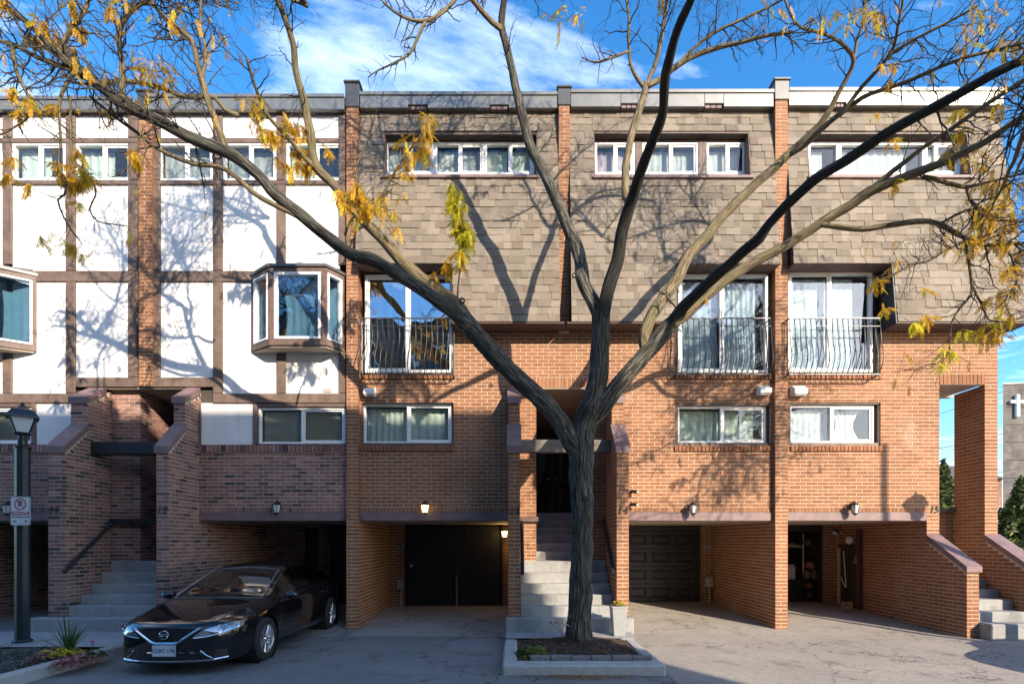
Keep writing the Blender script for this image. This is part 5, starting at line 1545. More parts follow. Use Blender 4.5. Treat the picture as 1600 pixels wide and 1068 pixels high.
bush('spruce_tree', 'bushy evergreen with yellow-green tips beside the end stairs, below the church', 'tree', WX(1596, 17), 17, -.1, 1.3, 1.2, 2.0, 5200, .10, 3)
bush('spruce_tree', 'dark evergreen seen low through the porch opening', 'tree', WX(1474, 30), 30, 0, 1.6, 1.6, 3.3, 2600, .16, 4)
bush('spruce_tree', 'dark evergreen behind the end stairs at the picture edge', 'tree', WX(1625, 20), 20, 0, 1.6, 1.6, 2.6, 2600, .13, 5)
ch = thing('church', 'tall grey brick church with a pale cross, far right', 'church', (50, 46, 0))
x0c, x1c, zl, zr = WX(1567, 46), 80, WZ(601, 46), WZ(575, 46)
def slanted(y0, y1, x0, x1, z0, za, zb):
    k = .97 * (y1 - y0); m = MB()
    m.add([(x0, y0, z0), (x1, y0, z0), (x1 + k, y1, z0), (x0 + k, y1, z0), (x0, y0, za), (x1, y0, zb), (x1 + k, y1, zb), (x0 + k, y1, za)],
          [(0, 3, 2, 1), (4, 5, 6, 7), (0, 1, 5, 4), (1, 2, 6, 5), (2, 3, 7, 6), (3, 0, 4, 7)])
    return m
slanted(46, 60, x0c, x1c, -1, zl, zr).build('wall', mat('church_brick', (.105, .095, .09), .9, .3, 1.2, .3, 8), ch)
rm_ = slanted(45.9, 60.1, x0c - .05, x1c + .1, 0, zl + .16, zr + .16); rm_.v[0:4] = [(v[0], v[1], (zl, zr, zr, zl)[i] + .002) for i, v in enumerate(rm_.v[0:4])]
rm_.build('roof_edge', M_DARKMETAL, ch)
cs = MB()
cs.bbox(WX(1587.4, 45.8), WX(1592.7, 45.8), 45.7, 45.95, WZ(651, 45.8), WZ(616, 45.8), .03)
cs.bbox(WX(1578.6, 45.8), WX(1587.3, 45.8), 45.72, 45.93, WZ(629.6, 45.8), WZ(625, 45.8), .03); cs.bbox(WX(1592.8, 45.8), WX(1601, 45.8), 45.72, 45.93, WZ(629.6, 45.8), WZ(625, 45.8), .03)
cs.build('cross', mat('pale_cross', (.62, .68, .68), .5, .04), ch)
for k in range(9):
    z = 1 + k * 1.6
    MB().box(WX(1567, 46) + .3, 79, 45.97, 45.995, z, z + .05).build('string_course', M_DARK, ch)
hs2 = thing('house', 'low distant house with a dark roof seen past the porch and church', 'house', (34, 42, 0))
MB().box(WX(1478, 42), WX(1566, 42), 42, 50, -1, WZ(748, 42)).build('wall', mat('far_brick', (.22, .13, .10), .9, .3, 1.5), hs2)
MB().prism_x([(41.6, WZ(748, 42) + .001), (50.4, WZ(748, 42) + .001), (46, WZ(716, 42))], WX(1480, 42), WX(1567.5, 42)).build('roof', mat('far_roof', (.10, .085, .08), .9, .3, 3), hs2)
for k in range(3):
    f = MB(); bars(f, 1.4, 1.2, .08, -.05, .02, WX(1484, 42) + k * 1.9, 3.2); fo = f.xf(TR(0, 41.98, 0)).build('window', M_WHITE, hs2)
    MB().box(WX(1484, 42) + k * 1.9 + .08, WX(1484, 42) + k * 1.9 + 1.32, 41.97, 41.99, 3.28, 4.32).build('pane', MATS['dark_pane'], fo)
for i, pts in enumerate((((1300, 690), (1469.7, 645.7), (1492, 638.7), (1559.5, 614.8), (1600, 600.7), (1760, 545)), ((1300, 735), (1469.7, 699.6), (1492, 694.8), (1559.5, 679.4), (1600, 669.5), (1760, 632)), ((1500, 748), (1559, 738), (1593, 731), (1760, 690)))):
    t = thing('power_line', ('upper', 'middle', 'lower')[i] + ' black overhead wire crossing in front of the church', 'cable', tuple(W(*pts[0], 28)))
    MB().tube([W(*p, 28) - W(*pts[0], 28) for p in pts], .022, 5).build('wire', M_IRON, t, world=False)

up_ = thing('utility_pole', 'weathered utility pole beyond the right picture edge', 'pole', (11.75, 3.7, 0))
MB().tube([(0, 0, 0), (0, 0, 7.1)], [.075, .06], 12).build('shaft', mat('pole_wood', (.10, .075, .055), .9, .25, 10), up_, world=False)
MB().tube([(0, 0, 7.1), (0, 0, 7.16)], [.07, .04], 12).build('pole_cap', M_DARKMETAL, up_, world=False)
# ---------------------------------------------------------------- the honey locust
tree = thing('honey_locust_tree', 'large forked tree with dark bark and thinning yellow leaves in the kerb planter', 'tree', (1.02, 8.15, .15))
RGT = random.Random(21)
WF = .76
def dep(px, y): return 6.95 - (6.95 - y) * .24 if px < 460 and y < 6.95 else y
def smooth_path(ctrl, step=.10, wob=.012):
    """ctrl: (px, py, depth, diameter in pixels) -> points and radii"""
    ctrl = [(a, b, dep(a, y), d) for a, b, y, d in ctrl]
    P = [W(a, b, y) for a, b, y, d in ctrl]; Rd = [d * WF / 2 / F * y for a, b, y, d in ctrl]
    pts, rad = [], []
    for i in range(len(P) - 1):
        p0, p1, p2, p3 = P[max(i - 1, 0)], P[i], P[i + 1], P[min(i + 2, len(P) - 1)]
        n = max(1, int((p2 - p1).length / step))
        for k in range(n):
            t = k / n
            q = .5 * ((2 * p1) + (p2 - p0) * t + (2 * p0 - 5 * p1 + 4 * p2 - p3) * t * t + (3 * p1 - p0 - 3 * p2 + p3) * t**3)
            r = Rd[i] + (Rd[i + 1] - Rd[i]) * t
            w_ = wob * min(1, r / .03)
            q += Vector((noise.noise(q * 3.1), noise.noise(q * 3.1 + Vector((7, 0, 0))), noise.noise(q * 3.1 + Vector((0, 9, 0))))) * w_ * 1.5
            pts.append(q); rad.append(r * (1 + .10 * noise.noise(q * 4.3 + Vector((3, 3, 3)))))
    pts.append(P[-1]); rad.append(Rd[-1])
    return pts, rad
twigs = MB(); NODES = []; CNT = [0]
def grow(p, d, L, r, lvl, up=0.0):
    if CNT[0] > 45000 or p.y < 1.6: return
    CNT[0] += 1
    n = max(3, int(L / .09)); seg = L / n
    pts = [p.copy()]; d = d.normalized(); zz = 1
    side = d.orthogonal().normalized()
    side.rotate(Matrix.Rotation(RGT.uniform(0, 6.28), 3, d))
    for i in range(n):
        zz = -zz
        d = (d + side * .34 * zz + Vector((RGT.gauss(0, .12), RGT.gauss(0, .12), RGT.gauss(0, .12) + up))).normalized()
        pts.append(pts[-1] + d * seg)
    end = max(.0019, r * .45)
    rad = [r + (end - r) * i / n for i in range(n + 1)]
    if pts[-1].y > 9.55 or pts[-1].y < 1.2:   # keep clear of the house and of the camera
        for q in pts: q.y = min(max(q.y, 1.3), 9.55)
    twigs.tube(pts, rad, 5 if r > .008 else 4, cap=False)
    for i, q in enumerate(pts[1:]): NODES.append((q, (pts[i + 1] - pts[i]).normalized()))
    if lvl <= 0: return
    for i in range(1, n + 1):
        if RGT.random() < (.8 if lvl > 1 else .55):
            dd = (pts[i] - pts[i - 1]).normalized()
            ax = dd.orthogonal().normalized(); ax.rotate(Matrix.Rotation(RGT.uniform(0, 6.28), 3, dd))
            nd = (dd * math.cos(R(52)) + ax * math.sin(R(52)) * RGT.uniform(.7, 1.3))
            grow(pts[i], nd, L * RGT.uniform(.28, .55), rad[i] * .62, lvl - 1, up)
LIMBS = {}
def limb(name, ctrl, dens=0, tl=.6, lvl=2, start=.3, n=12, parent=None, ridge=.09, up=.02, m=None):
    pts, rad = smooth_path(ctrl, .045 if name == 'trunk' else .08)
    mb = MB(); mb.tube(pts, rad, n, ridge=ridge if rad[0] > .03 else 0, uvs=True)
    o = mb.build(name, m or (M_BARK_SUN if name == 'branch' else M_BARK), parent or tree, smooth=True)
    for i, q in enumerate(pts):
        if i and rad[i] < .025: NODES.append((q, (q - pts[i - 1]).normalized()))
        if i / len(pts) < start or not dens: continue
        L = (pts[i] - pts[i - 1]).length
        k = dens * L * (4.6 if ctrl[0][0] > 1150 else 3.6)
        while RGT.random() < k:
            k -= 1
            dd = (pts[i] - pts[i - 1]).normalized()
            ax = dd.orthogonal().normalized(); ax.rotate(Matrix.Rotation(RGT.uniform(0, 6.28), 3, dd))
            a = R(RGT.uniform(40, 75))
            grow(q, dd * math.cos(a) + ax * math.sin(a), tl * RGT.uniform(.45, 1.25), min(.011, rad[i] * .5), lvl, up)
    return o
# trunk
limb('trunk', [(905, 1014, 8.15, 74), (905, 1000, 8.15, 56), (905, 975, 8.15, 47), (907, 920, 8.15, 44), (909, 850, 8.15, 43), (909, 780, 8.15, 44), (908, 735, 8.15, 47), (908, 700, 8.15, 52), (912, 670, 8.15, 50), (922, 635, 8.15, 46), (934, 590, 8.15, 39), (938, 540, 8.14, 36), (939, 490, 8.12, 37)], n=84, ridge=.16)
# left limb and its two arms
limb('limb', [(905, 715, 8.12, 34), (893, 690, 8.1, 37), (872, 655, 8.06, 36), (840, 618, 8.0, 34), (805, 588, 7.95, 34), (775, 558, 7.9, 35), (742, 520, 7.85, 38), (722, 496, 7.8, 36)], n=48, ridge=.13)
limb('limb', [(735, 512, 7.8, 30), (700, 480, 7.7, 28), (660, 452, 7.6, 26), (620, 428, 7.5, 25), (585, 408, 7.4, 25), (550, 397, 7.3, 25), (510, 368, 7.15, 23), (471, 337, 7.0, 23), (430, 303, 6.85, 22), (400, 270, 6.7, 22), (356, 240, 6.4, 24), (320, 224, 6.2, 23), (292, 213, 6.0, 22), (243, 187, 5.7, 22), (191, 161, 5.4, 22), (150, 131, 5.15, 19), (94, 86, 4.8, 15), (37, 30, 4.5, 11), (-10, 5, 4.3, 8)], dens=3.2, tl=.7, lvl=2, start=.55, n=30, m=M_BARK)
limb('limb', [(728, 500, 7.85, 30), (714, 478, 7.9, 28), (672, 445, 7.95, 26), (636, 416, 8.0, 24), (610, 388, 8.02, 22), (587, 363, 8.05, 21), (557, 333, 8.1, 19), (524, 292, 8.15, 17), (494, 262, 8.2, 18), (486, 215, 8.15, 17), (480, 180, 8.1, 16), (474, 150, 8.0, 15), (463, 112, 7.9, 13), (458, 70, 7.75, 12), (448, 35, 7.6, 11), (430, -8, 7.4, 10)], dens=1.4, tl=.5, start=.62, n=30, m=M_BARK_SUN)
limb('branch', [(494, 265, 8.2, 12), (470, 240, 8.1, 9), (440, 205, 7.9, 8), (415, 175, 7.7, 7), (400, 140, 7.5, 6), (385, 90, 7.2, 5)], dens=3, tl=.5, start=.2, n=8)
limb('branch', [(462, 337, 6.98, 11), (430, 320, 6.95, 10), (400, 303, 6.9, 10), (352, 266, 6.8, 9), (300, 255, 6.6, 9), (262, 240, 6.5, 8), (240, 228, 6.4, 8), (205, 200, 6.3, 7), (180, 183, 6.2, 6), (140, 150, 6.0, 4)], dens=1.6, tl=.5, start=.35, n=8)
limb('branch', [(356, 240, 6.4, 16), (350, 222, 6.35, 13), (330, 169, 6.2, 12), (318, 131, 6.1, 12), (308, 95, 6.0, 11), (300, 64, 5.9, 10), (285, 50, 5.8, 10), (270, 41, 5.7, 9), (240, 7, 5.5, 8), (225, -10, 5.4, 7)], dens=4, tl=.6, start=.25, n=10)
limb('branch', [(318, 125, 6.1, 8), (321, 75, 6.0, 7), (313, 40, 5.9, 6), (315, -5, 5.8, 5)], dens=4, tl=.5, start=.2, n=8)
limb('branch', [(372, 180, 6.6, 9), (352, 172, 6.5, 9), (337, 154, 6.3, 8), (285, 150, 6.1, 9), (258, 139, 6.0, 9), (225, 131, 5.8, 9), (191, 127, 5.6, 8), (150, 133, 5.4, 6), (110, 128, 5.3, 5)], dens=3.5, tl=.55, start=.2, n=8)
limb('branch', [(191, 161, 5.4, 12), (192, 127, 5.3, 11), (190, 90, 5.2, 10), (187, 56, 5.1, 9), (202, 22, 5.0, 8), (240, -5, 4.9, 7)], dens=5, tl=.6, start=.15, n=8)
limb('branch', [(150, 131, 5.15, 12), (100, 105, 5.0, 10), (60, 90, 4.9, 9), (20, 70, 4.8, 8), (-20, 60, 4.7, 6)], dens=6, tl=.6, start=.1, n=8)
limb('branch', [(94, 86, 4.8, 10), (110, 50, 4.7, 8), (130, 20, 4.6, 7), (140, -8, 4.5, 6)], dens=5, tl=.55, start=.1, n=8)
limb('branch', [(120, 108, 4.95, 9), (95, 150, 4.9, 6), (93, 192, 4.9, 5), (95, 229, 4.9, 5), (92, 258, 4.88, 4), (104, 287, 4.85, 4), (101, 303, 4.85, 4), (90, 312, 4.85, 4), (100, 340, 4.85, 3), (116, 366, 4.85, 3), (128, 380, 4.85, 2)], dens=4, tl=.32, lvl=1, start=.3, n=6)
limb('branch', [(110, 150, 4.95, 5), (111, 223, 5.0, 4), (119, 254, 5.0, 4), (144, 282, 5.0, 4), (150, 305, 5.0, 3), (140, 326, 5.0, 3), (152, 345, 5.0, 3), (175, 350, 5.0, 2), (198, 353, 5.0, 2)], dens=4, tl=.25, lvl=1, start=.3, n=6)
limb('branch', [(222, 200, 5.6, 4), (218, 222, 5.6, 4), (206, 252, 5.6, 3), (190, 272, 5.6, 3), (175, 277, 5.6, 2)], dens=4, tl=.2, lvl=1, start=.3, n=6)
limb('branch', [(222, 205, 5.65, 4), (227, 237, 5.65, 3), (218, 262, 5.65, 3), (216, 295, 5.65, 2)], dens=3, tl=.15, lvl=0, start=.3, n=6)
limb('branch', [(20, 70, 4.8, 8), (25, 110, 4.8, 7), (50, 170, 4.85, 5), (20, 200, 4.85, 4), (-10, 215, 4.8, 4)], dens=6, tl=.4, lvl=2, start=.1, n=6)
limb('branch', [(539, 367, 8.0, 6), (545, 350, 7.95, 5), (561, 330, 7.9, 5), (595, 307, 7.8, 5), (625, 255, 7.7, 4), (658, 210, 7.6, 3), (676, 182, 7.55, 2)], dens=2.5, tl=.35, lvl=1, start=.3, n=6)
limb('branch', [(539, 400, 7.3, 5), (545, 370, 7.4, 5), (560, 330, 7.5, 4), (557, 262, 7.5, 3), (580, 212, 7.5, 3), (582, 200, 7.5, 2)], dens=4.5, tl=.4, lvl=2, start=.3, n=6)
limb('branch', [(714, 470, 7.9, 5), (718, 430, 7.8, 4), (722, 380, 7.7, 4), (712, 330, 7.65, 3), (705, 285, 7.6, 2)], dens=3, tl=.25, lvl=1, start=.3, n=6)
# middle stems
limb('limb', [(939, 496, 8.13, 26), (925, 468, 8.2, 26), (912, 440, 8.25, 27), (905, 400, 8.35, 27), (892, 365, 8.45, 24), (879, 337, 8.5, 22), (862, 296, 8.55, 21), (846, 260, 8.6, 20), (832, 238, 8.6, 19), (822, 205, 8.6, 19), (814, 170, 8.55, 18), (803, 125, 8.5, 16), (792, 75, 8.4, 15), (783, 40, 8.3, 14), (790, -8, 8.1, 12)], dens=.5, tl=.45, start=.75, n=30, m=M_BARK)
limb('branch', [(783, 45, 8.3, 12), (768, 35, 8.2, 10), (756, 22, 8.1, 10), (733, -8, 7.9, 9)], dens=2, tl=.5, start=.4, n=8)
limb('branch', [(715, -8, 7.6, 9), (705, 5, 7.5, 8), (690, 20, 7.4, 8), (665, 33, 7.3, 8), (640, 30, 7.2, 6), (615, 18, 7.1, 5), (598, 3, 7.0, 4)], dens=3, tl=.35, lvl=1, start=.2, n=6)
limb('branch', [(665, 33, 7.3, 7), (652, 60, 7.3, 6), (640, 85, 7.3, 5), (612, 100, 7.3, 4), (590, 110, 7.3, 3), (575, 121, 7.3, 2)], dens=5, tl=.28, lvl=1, start=.2, n=6)
limb('limb', [(940, 496, 8.1, 30), (948, 460, 8.0, 28), (956, 430, 7.9, 27), (966, 400, 7.8, 26), (974, 355, 7.6, 24), (984, 318, 7.4, 23), (997, 280, 7.1, 21), (1011, 243, 6.8, 20), (1026, 205, 6.5, 20), (1037, 172, 6.25, 19), (1040, 112, 5.8, 18), (1058, 49, 5.4, 17), (1078, 5, 5.1, 16), (1085, -12, 5.0, 15)], n=30, m=M_BARK_SHADE)
limb('limb', [(983, 322, 7.4, 16), (978, 300, 7.5, 15), (977, 262, 7.65, 15), (987, 210, 7.8, 15), (998, 175, 7.9, 14), (1006, 150, 8.0, 14), (1010, 131, 8.0, 13)], n=14, m=M_BARK_SUN)
limb('branch', [(1008, 140, 8.0, 9), (1016, 120, 8.0, 9), (1025, 97, 8.0, 9), (1034, 55, 7.9, 8), (1040, 15, 7.8, 7), (1042, -8, 7.7, 6)], dens=3, tl=.5, start=.4, n=8)
limb('branch', [(1008, 140, 8.0, 8), (995, 122, 8.0, 8), (985, 98, 8.0, 7), (982, 60, 7.9, 6), (983, 30, 7.85, 6), (977, -8, 7.8, 5)], dens=2.5, tl=.4, start=.3, n=8)
limb('branch', [(981, 80, 7.95, 5), (955, 90, 7.9, 5), (930, 98, 7.85, 4), (910, 90, 7.8, 2)], dens=5, tl=.3, lvl=1, start=.2, n=6)
limb('branch', [(1010, 138, 8.0, 12), (1030, 125, 8.05, 11), (1058, 103, 8.1, 11), (1096, 82, 8.1, 10), (1130, 72, 8.05, 9), (1156, 67, 8.0, 8), (1200, 56, 7.9, 7), (1240, 50, 7.8, 5)], dens=3.2, tl=.5, start=.45, n=8)
limb('branch', [(1058, 103, 8.1, 7), (1085, 75, 8.05, 6), (1110, 55, 8.0, 6), (1150, 35, 7.9, 5), (1200, 12, 7.8, 4), (1230, -5, 7.7, 4)], dens=3, tl=.5, start=.25, n=8)
# right limb and its arms
limb('limb', [(922, 660, 8.15, 30), (938, 640, 8.13, 36), (952, 618, 8.1, 36), (977, 590, 8.05, 33), (1010, 551, 8.0, 32), (1028, 530, 7.97, 33), (1042, 512, 7.95, 32), (1055, 500, 7.92, 28)], n=48, ridge=.13)
limb('limb', [(1010, 548, 8.0, 26), (1008, 525, 8.05, 25), (1014, 503, 8.1, 24), (1032, 471, 8.2, 24), (1059, 432, 8.35, 24), (1078, 396, 8.45, 23), (1108, 365, 8.5, 21), (1122, 345, 8.5, 20), (1167, 300, 8.5, 18), (1200, 270, 8.45, 17), (1237, 237, 8.4, 16), (1265, 210, 8.3, 14), (1286, 187, 8.2, 12), (1316, 135, 8.0, 9), (1334, 95, 7.8, 8), (1322, 75, 7.7, 7), (1294, 55, 7.5, 6), (1256, 45, 7.3, 5), (1237, 26, 7.1, 4), (1225, -5, 7, 4)], dens=1.6, tl=.5, start=.72, n=30, m=M_BARK_SUN)
limb('branch', [(1232, 243, 8.4, 11), (1262, 222, 8.2, 11), (1286, 200, 8.0, 11), (1335, 161, 7.7, 10), (1361, 146, 7.5, 9), (1410, 131, 7.2, 8), (1477, 101, 6.8, 7), (1540, 82, 6.5, 6), (1610, 66, 6.2, 5)], dens=3.4, tl=.6, start=.4, n=8)
limb('branch', [(1312, 182, 7.8, 9), (1340, 145, 7.6, 8), (1365, 116, 7.4, 8), (1385, 92, 7.2, 7), (1397, 72, 7.1, 6), (1404, 40, 6.9, 6), (1410, 10, 6.8, 5), (1412, -8, 6.7, 5)], dens=4, tl=.55, start=.35, n=8)
limb('branch', [(1390, 85, 7.2, 6), (1430, 60, 7.0, 5), (1480, 35, 6.8, 5), (1530, 8, 6.6, 4)], dens=4, tl=.5, start=.2, n=6)
limb('branch', [(1334, 95, 7.8, 6), (1340, 60, 7.7, 5), (1350, 30, 7.6, 4), (1352, -6, 7.5, 4)], dens=4, tl=.45, start=.2, n=6)
limb('limb', [(1040, 514, 7.95, 26), (1056, 494, 7.85, 24), (1069, 478, 7.75, 23), (1095, 453, 7.5, 22), (1128, 422, 7.2, 21), (1160, 395, 6.95, 20), (1187, 371, 6.75, 21), (1200, 350, 6.65, 19), (1237, 313, 6.4, 20), (1275, 280, 6.1, 20), (1331, 243, 5.75, 20), (1387, 207, 5.4, 19), (1443, 176, 5.1, 19), (1500, 146, 4.85, 18), (1556, 116, 4.65, 17), (1610, 90, 4.5, 16)], dens=1.4, tl=.55, start=.7, n=30, m=M_BARK_SHADE)
limb('limb', [(1048, 507, 7.9, 22), (1072, 491, 7.85, 21), (1101, 464, 7.8, 21), (1128, 442, 7.78, 20), (1160, 420, 7.75, 19), (1200, 398, 7.7, 18), (1249, 371, 7.6, 18), (1286, 346, 7.5, 19), (1331, 320, 7.35, 18), (1357, 300, 7.25, 20), (1392, 286, 7.1, 17), (1425, 272, 6.95, 17), (1477, 251, 6.7, 15), (1537, 223, 6.4, 14), (1570, 200, 6.2, 12), (1610, 174, 6.0, 11)], dens=1.6, tl=.5, start=.7, n=30, m=M_BARK_SUN)
limb('branch', [(1352, 302, 7.25, 10), (1369, 288, 7.2, 10), (1406, 258, 7.0, 10), (1462, 217, 6.7, 9), (1518, 180, 6.4, 9), (1560, 150, 6.2, 9), (1610, 116, 6.0, 8)], dens=2.5, tl=.5, start=.5, n=8)
limb('limb', [(1280, 350, 7.5, 11), (1301, 352, 7.45, 11), (1350, 357, 7.3, 11), (1406, 349, 7.15, 11), (1440, 346, 7.05, 10), (1462, 348, 7.0, 10), (1500, 367, 6.9, 9), (1537, 382, 6.8, 8), (1570, 381, 6.7, 7), (1610, 380, 6.6, 6)], dens=3.2, tl=.6, start=.55, n=10, m=M_BARK_SUN)
limb('branch', [(1440, 276, 6.95, 9), (1460, 279, 6.9, 9), (1481, 285, 6.85, 8), (1511, 293, 6.8, 7), (1530, 288, 6.75, 6), (1556, 281, 6.7, 5), (1610, 268, 6.5, 5)], dens=4, tl=.5, start=.3, n=8)
limb('branch', [(1511, 293, 6.8, 6), (1517, 312, 6.8, 6), (1530, 330, 6.8, 6), (1545, 342, 6.8, 5), (1580, 345, 6.7, 4), (1610, 347, 6.6, 4)], dens=5, tl=.45, start=.1, n=8)
limb('branch', [(1468, 350, 7.0, 6), (1490, 338, 6.95, 5), (1511, 328, 6.9, 5), (1535, 325, 6.85, 4)], dens=4, tl=.4, start=.2, n=6)
limb('branch', [(1508, 371, 6.9, 7), (1513, 400, 6.9, 6), (1517, 430, 6.9, 6), (1517, 460, 6.9, 5), (1500, 480, 6.9, 5), (1487, 505, 6.9, 4), (1485, 530, 6.9, 4), (1484, 548, 6.9, 3), (1465, 567, 6.9, 3), (1452, 576, 6.9, 2), (1420, 578, 6.9, 2), (1405, 577, 6.9, 1.5)], dens=2.2, tl=.4, lvl=1, start=.15, n=7)
limb('branch', [(1508, 376, 6.9, 6), (1480, 390, 6.9, 5), (1450, 408, 6.9, 4), (1420, 415, 6.9, 4), (1400, 428, 6.9, 3), (1375, 436, 6.9, 2)], dens=3.5, tl=.45, lvl=2, start=.1, n=6)
limb('branch', [(1516, 440, 6.9, 5), (1535, 480, 6.9, 4), (1545, 500, 6.85, 3), (1570, 502, 6.8, 3), (1600, 495, 6.7, 2)], dens=5, tl=.35, lvl=1, start=.15, n=6)
limb('branch', [(1560, 381, 6.7, 6), (1580, 400, 6.65, 5), (1588, 440, 6.6, 4), (1570, 470, 6.6, 3), (1585, 500, 6.6, 2)], dens=5, tl=.4, lvl=2, start=.1, n=6)
limb('branch', [(1062, 486, 7.9, 5), (1040, 460, 7.9, 4), (1030, 455, 7.9, 2)], dens=9, tl=.16, lvl=1, start=.2, n=6)
def crown_limb(p, d, L, r, dens, seed):
    rg = random.Random(seed); pts = [Vector(p)]; d = Vector(d).normalized()
    n = int(L / .12)
    for i in range(n):
        d = (d + Vector((rg.gauss(0, .13), rg.gauss(0, .13), rg.gauss(.03, .10)))).normalized(); pts.append(pts[-1] + d * .12)
    rad = [r + (.006 - r) * i / n for i in range(n + 1)]
    MB().tube(pts, rad, 8, uvs=True).build('branch', M_BARK_SUN, tree, smooth=True)
    for i in range(2, n + 1):
        if proj(pts[i])[1] > 20 and proj(pts[i])[0] < 1610: continue
        k = dens * .12
        while rg.random() < k:
            k -= 1
            dd = (pts[i] - pts[i - 1]).normalized(); ax = dd.orthogonal().normalized(); ax.rotate(Matrix.Rotation(rg.uniform(0, 6.28), 3, dd))
            grow(pts[i], dd * math.cos(R(55)) + ax * math.sin(R(55)), rg.uniform(.35, .95), min(.011, rad[i] * .6), 2, .02)
for i, (px, py, Y, d, L, r) in enumerate(((430, -8, 7.4, (-.35, -.25, 1), 2.6, .045), (790, -8, 8.1, (-.1, -.2, 1), 2.6, .055), (733, -8, 7.9, (-.6, -.2, 1), 2.0, .04), (1085, -12, 5.0, (.25, -.3, 1), 2.6, .05), (1042, -8, 7.7, (.05, -.1, 1), 2.0, .035),
        (977, -8, 7.8, (-.3, .0, 1), 1.8, .03), (1225, -5, 7.0, (-.2, -.3, 1), 1.8, .03), (1410, -8, 6.7, (.2, -.2, 1), 1.8, .03), (225, -10, 5.4, (-.4, .0, 1), 2.0, .035), (315, -5, 5.8, (-.1, .1, 1), 2.0, .03), (1352, -6, 7.5, (.3, .1, 1), 1.6, .025),
        (240, -5, 4.9, (.2, .2, 1), 1.8, .035), (140, -8, 4.5, (-.2, .2, 1), 1.6, .03), (480, 10, 7.5, (-.9, -.6, .7), 2.4, .035), (790, -8, 8.1, (.5, -.6, .8), 2.2, .04), (733, -8, 7.9, (-.8, -.7, .6), 2.4, .035))):
    crown_limb(W(px, py, dep(px, Y)), d, L, r, 10.0, 500 + i)
    for q in (1, 2):
        crown_limb(W(px, py, dep(px, Y)), (d[0] + (-1) ** q * .7, d[1] + .35 * (-1) ** (q + i), d[2]), L * .85, r * .6, 10.0, 700 + 10 * i + q)
for i, (px, py, Y, d) in enumerate(((1610, 90, 4.5, (1, -.1, .25)), (1610, 90, 4.5, (.8, .3, -.25)), (1610, 174, 6.0, (1, -.2, .1)), (1610, 116, 6.0, (1, -.4, .3)), (1610, 380, 6.6, (1, -.3, -.15)), (1610, 268, 6.5, (1, .1, .1)), (1610, 347, 6.6, (1, -.5, -.2)), (1610, 66, 6.2, (1, -.3, .3)))):
    for q in range(3):
        crown_limb(W(px, py, Y), (d[0], d[1] - .4 + .4 * q, d[2] - .25 + .25 * q), 2.6 - .4 * q, .035, 10.0, 900 + 10 * i + q)
tw = twigs.build('twigs', M_TWIG, tree); tag(tw, kind='stuff')

for kx, ky, Y, r in ((763, 548, 7.72, .03), (722, 470, 7.62, .035), (910, 600, 7.95, .03), (897, 430, 8.1, .028), (1045, 468, 8.15, .025), (914, 780, 7.96, .035)):
    c = W(kx, ky, Y)
    MB().tube([c + Vector((r * math.cos(a * .5236), -.012 * (a % 2), r * 1.15 * math.sin(a * .5236))) for a in range(13)], .011, 6, cap=False).build('knot', M_BARK, tree, smooth=True)
# leaves: feathery, hanging in clusters where the photograph has them
def leaf_mesh(m, L, pairs, seed):
    rg = random.Random(seed); mb = MB()
    ax = [Vector((L * t, 0, -.25 * L * t * t)) for t in [i / 8 for i in range(9)]]
    for i in range(8):
        p, q = ax[i], ax[i + 1]; w_ = Vector((0, .0016, 0)); mb.add([p - w_, p + w_, q + w_, q - w_], [(0, 1, 2, 3)])
    for i in range(pairs):
        t = .12 + .88 * i / (pairs - 1)
        c = Vector((L * t, 0, -.25 * L * t * t))
        for s in (-1, 1):
            l = L * .20 * (.75 + .4 * math.sin(math.pi * min(1, t * .9))) * rg.uniform(.8, 1.15); a = R(62 - 22 * t + rg.uniform(-10, 10))
            u = Vector((math.cos(a), s * math.sin(a), rg.uniform(-.35, .1))).normalized(); v = u.cross(Vector((0, 0, 1))).normalized() * l * .19
            mb.add([c, c + u * l * .45 + v, c + u * l, c + u * l * .45 - v], [(0, 1, 2, 3)])
    return mb, mb.mesh('leaf', m)
LEAF_O = [leaf_mesh(M_LEAF, L, p, i) for i, (L, p) in enumerate(((.20, 10), (.25, 12), (.16, 9), (.22, 11)))]
LEAF_Y = [leaf_mesh(M_LEAFY, L, p, 9 + i) for i, (L, p) in enumerate(((.24, 12), (.20, 10)))]
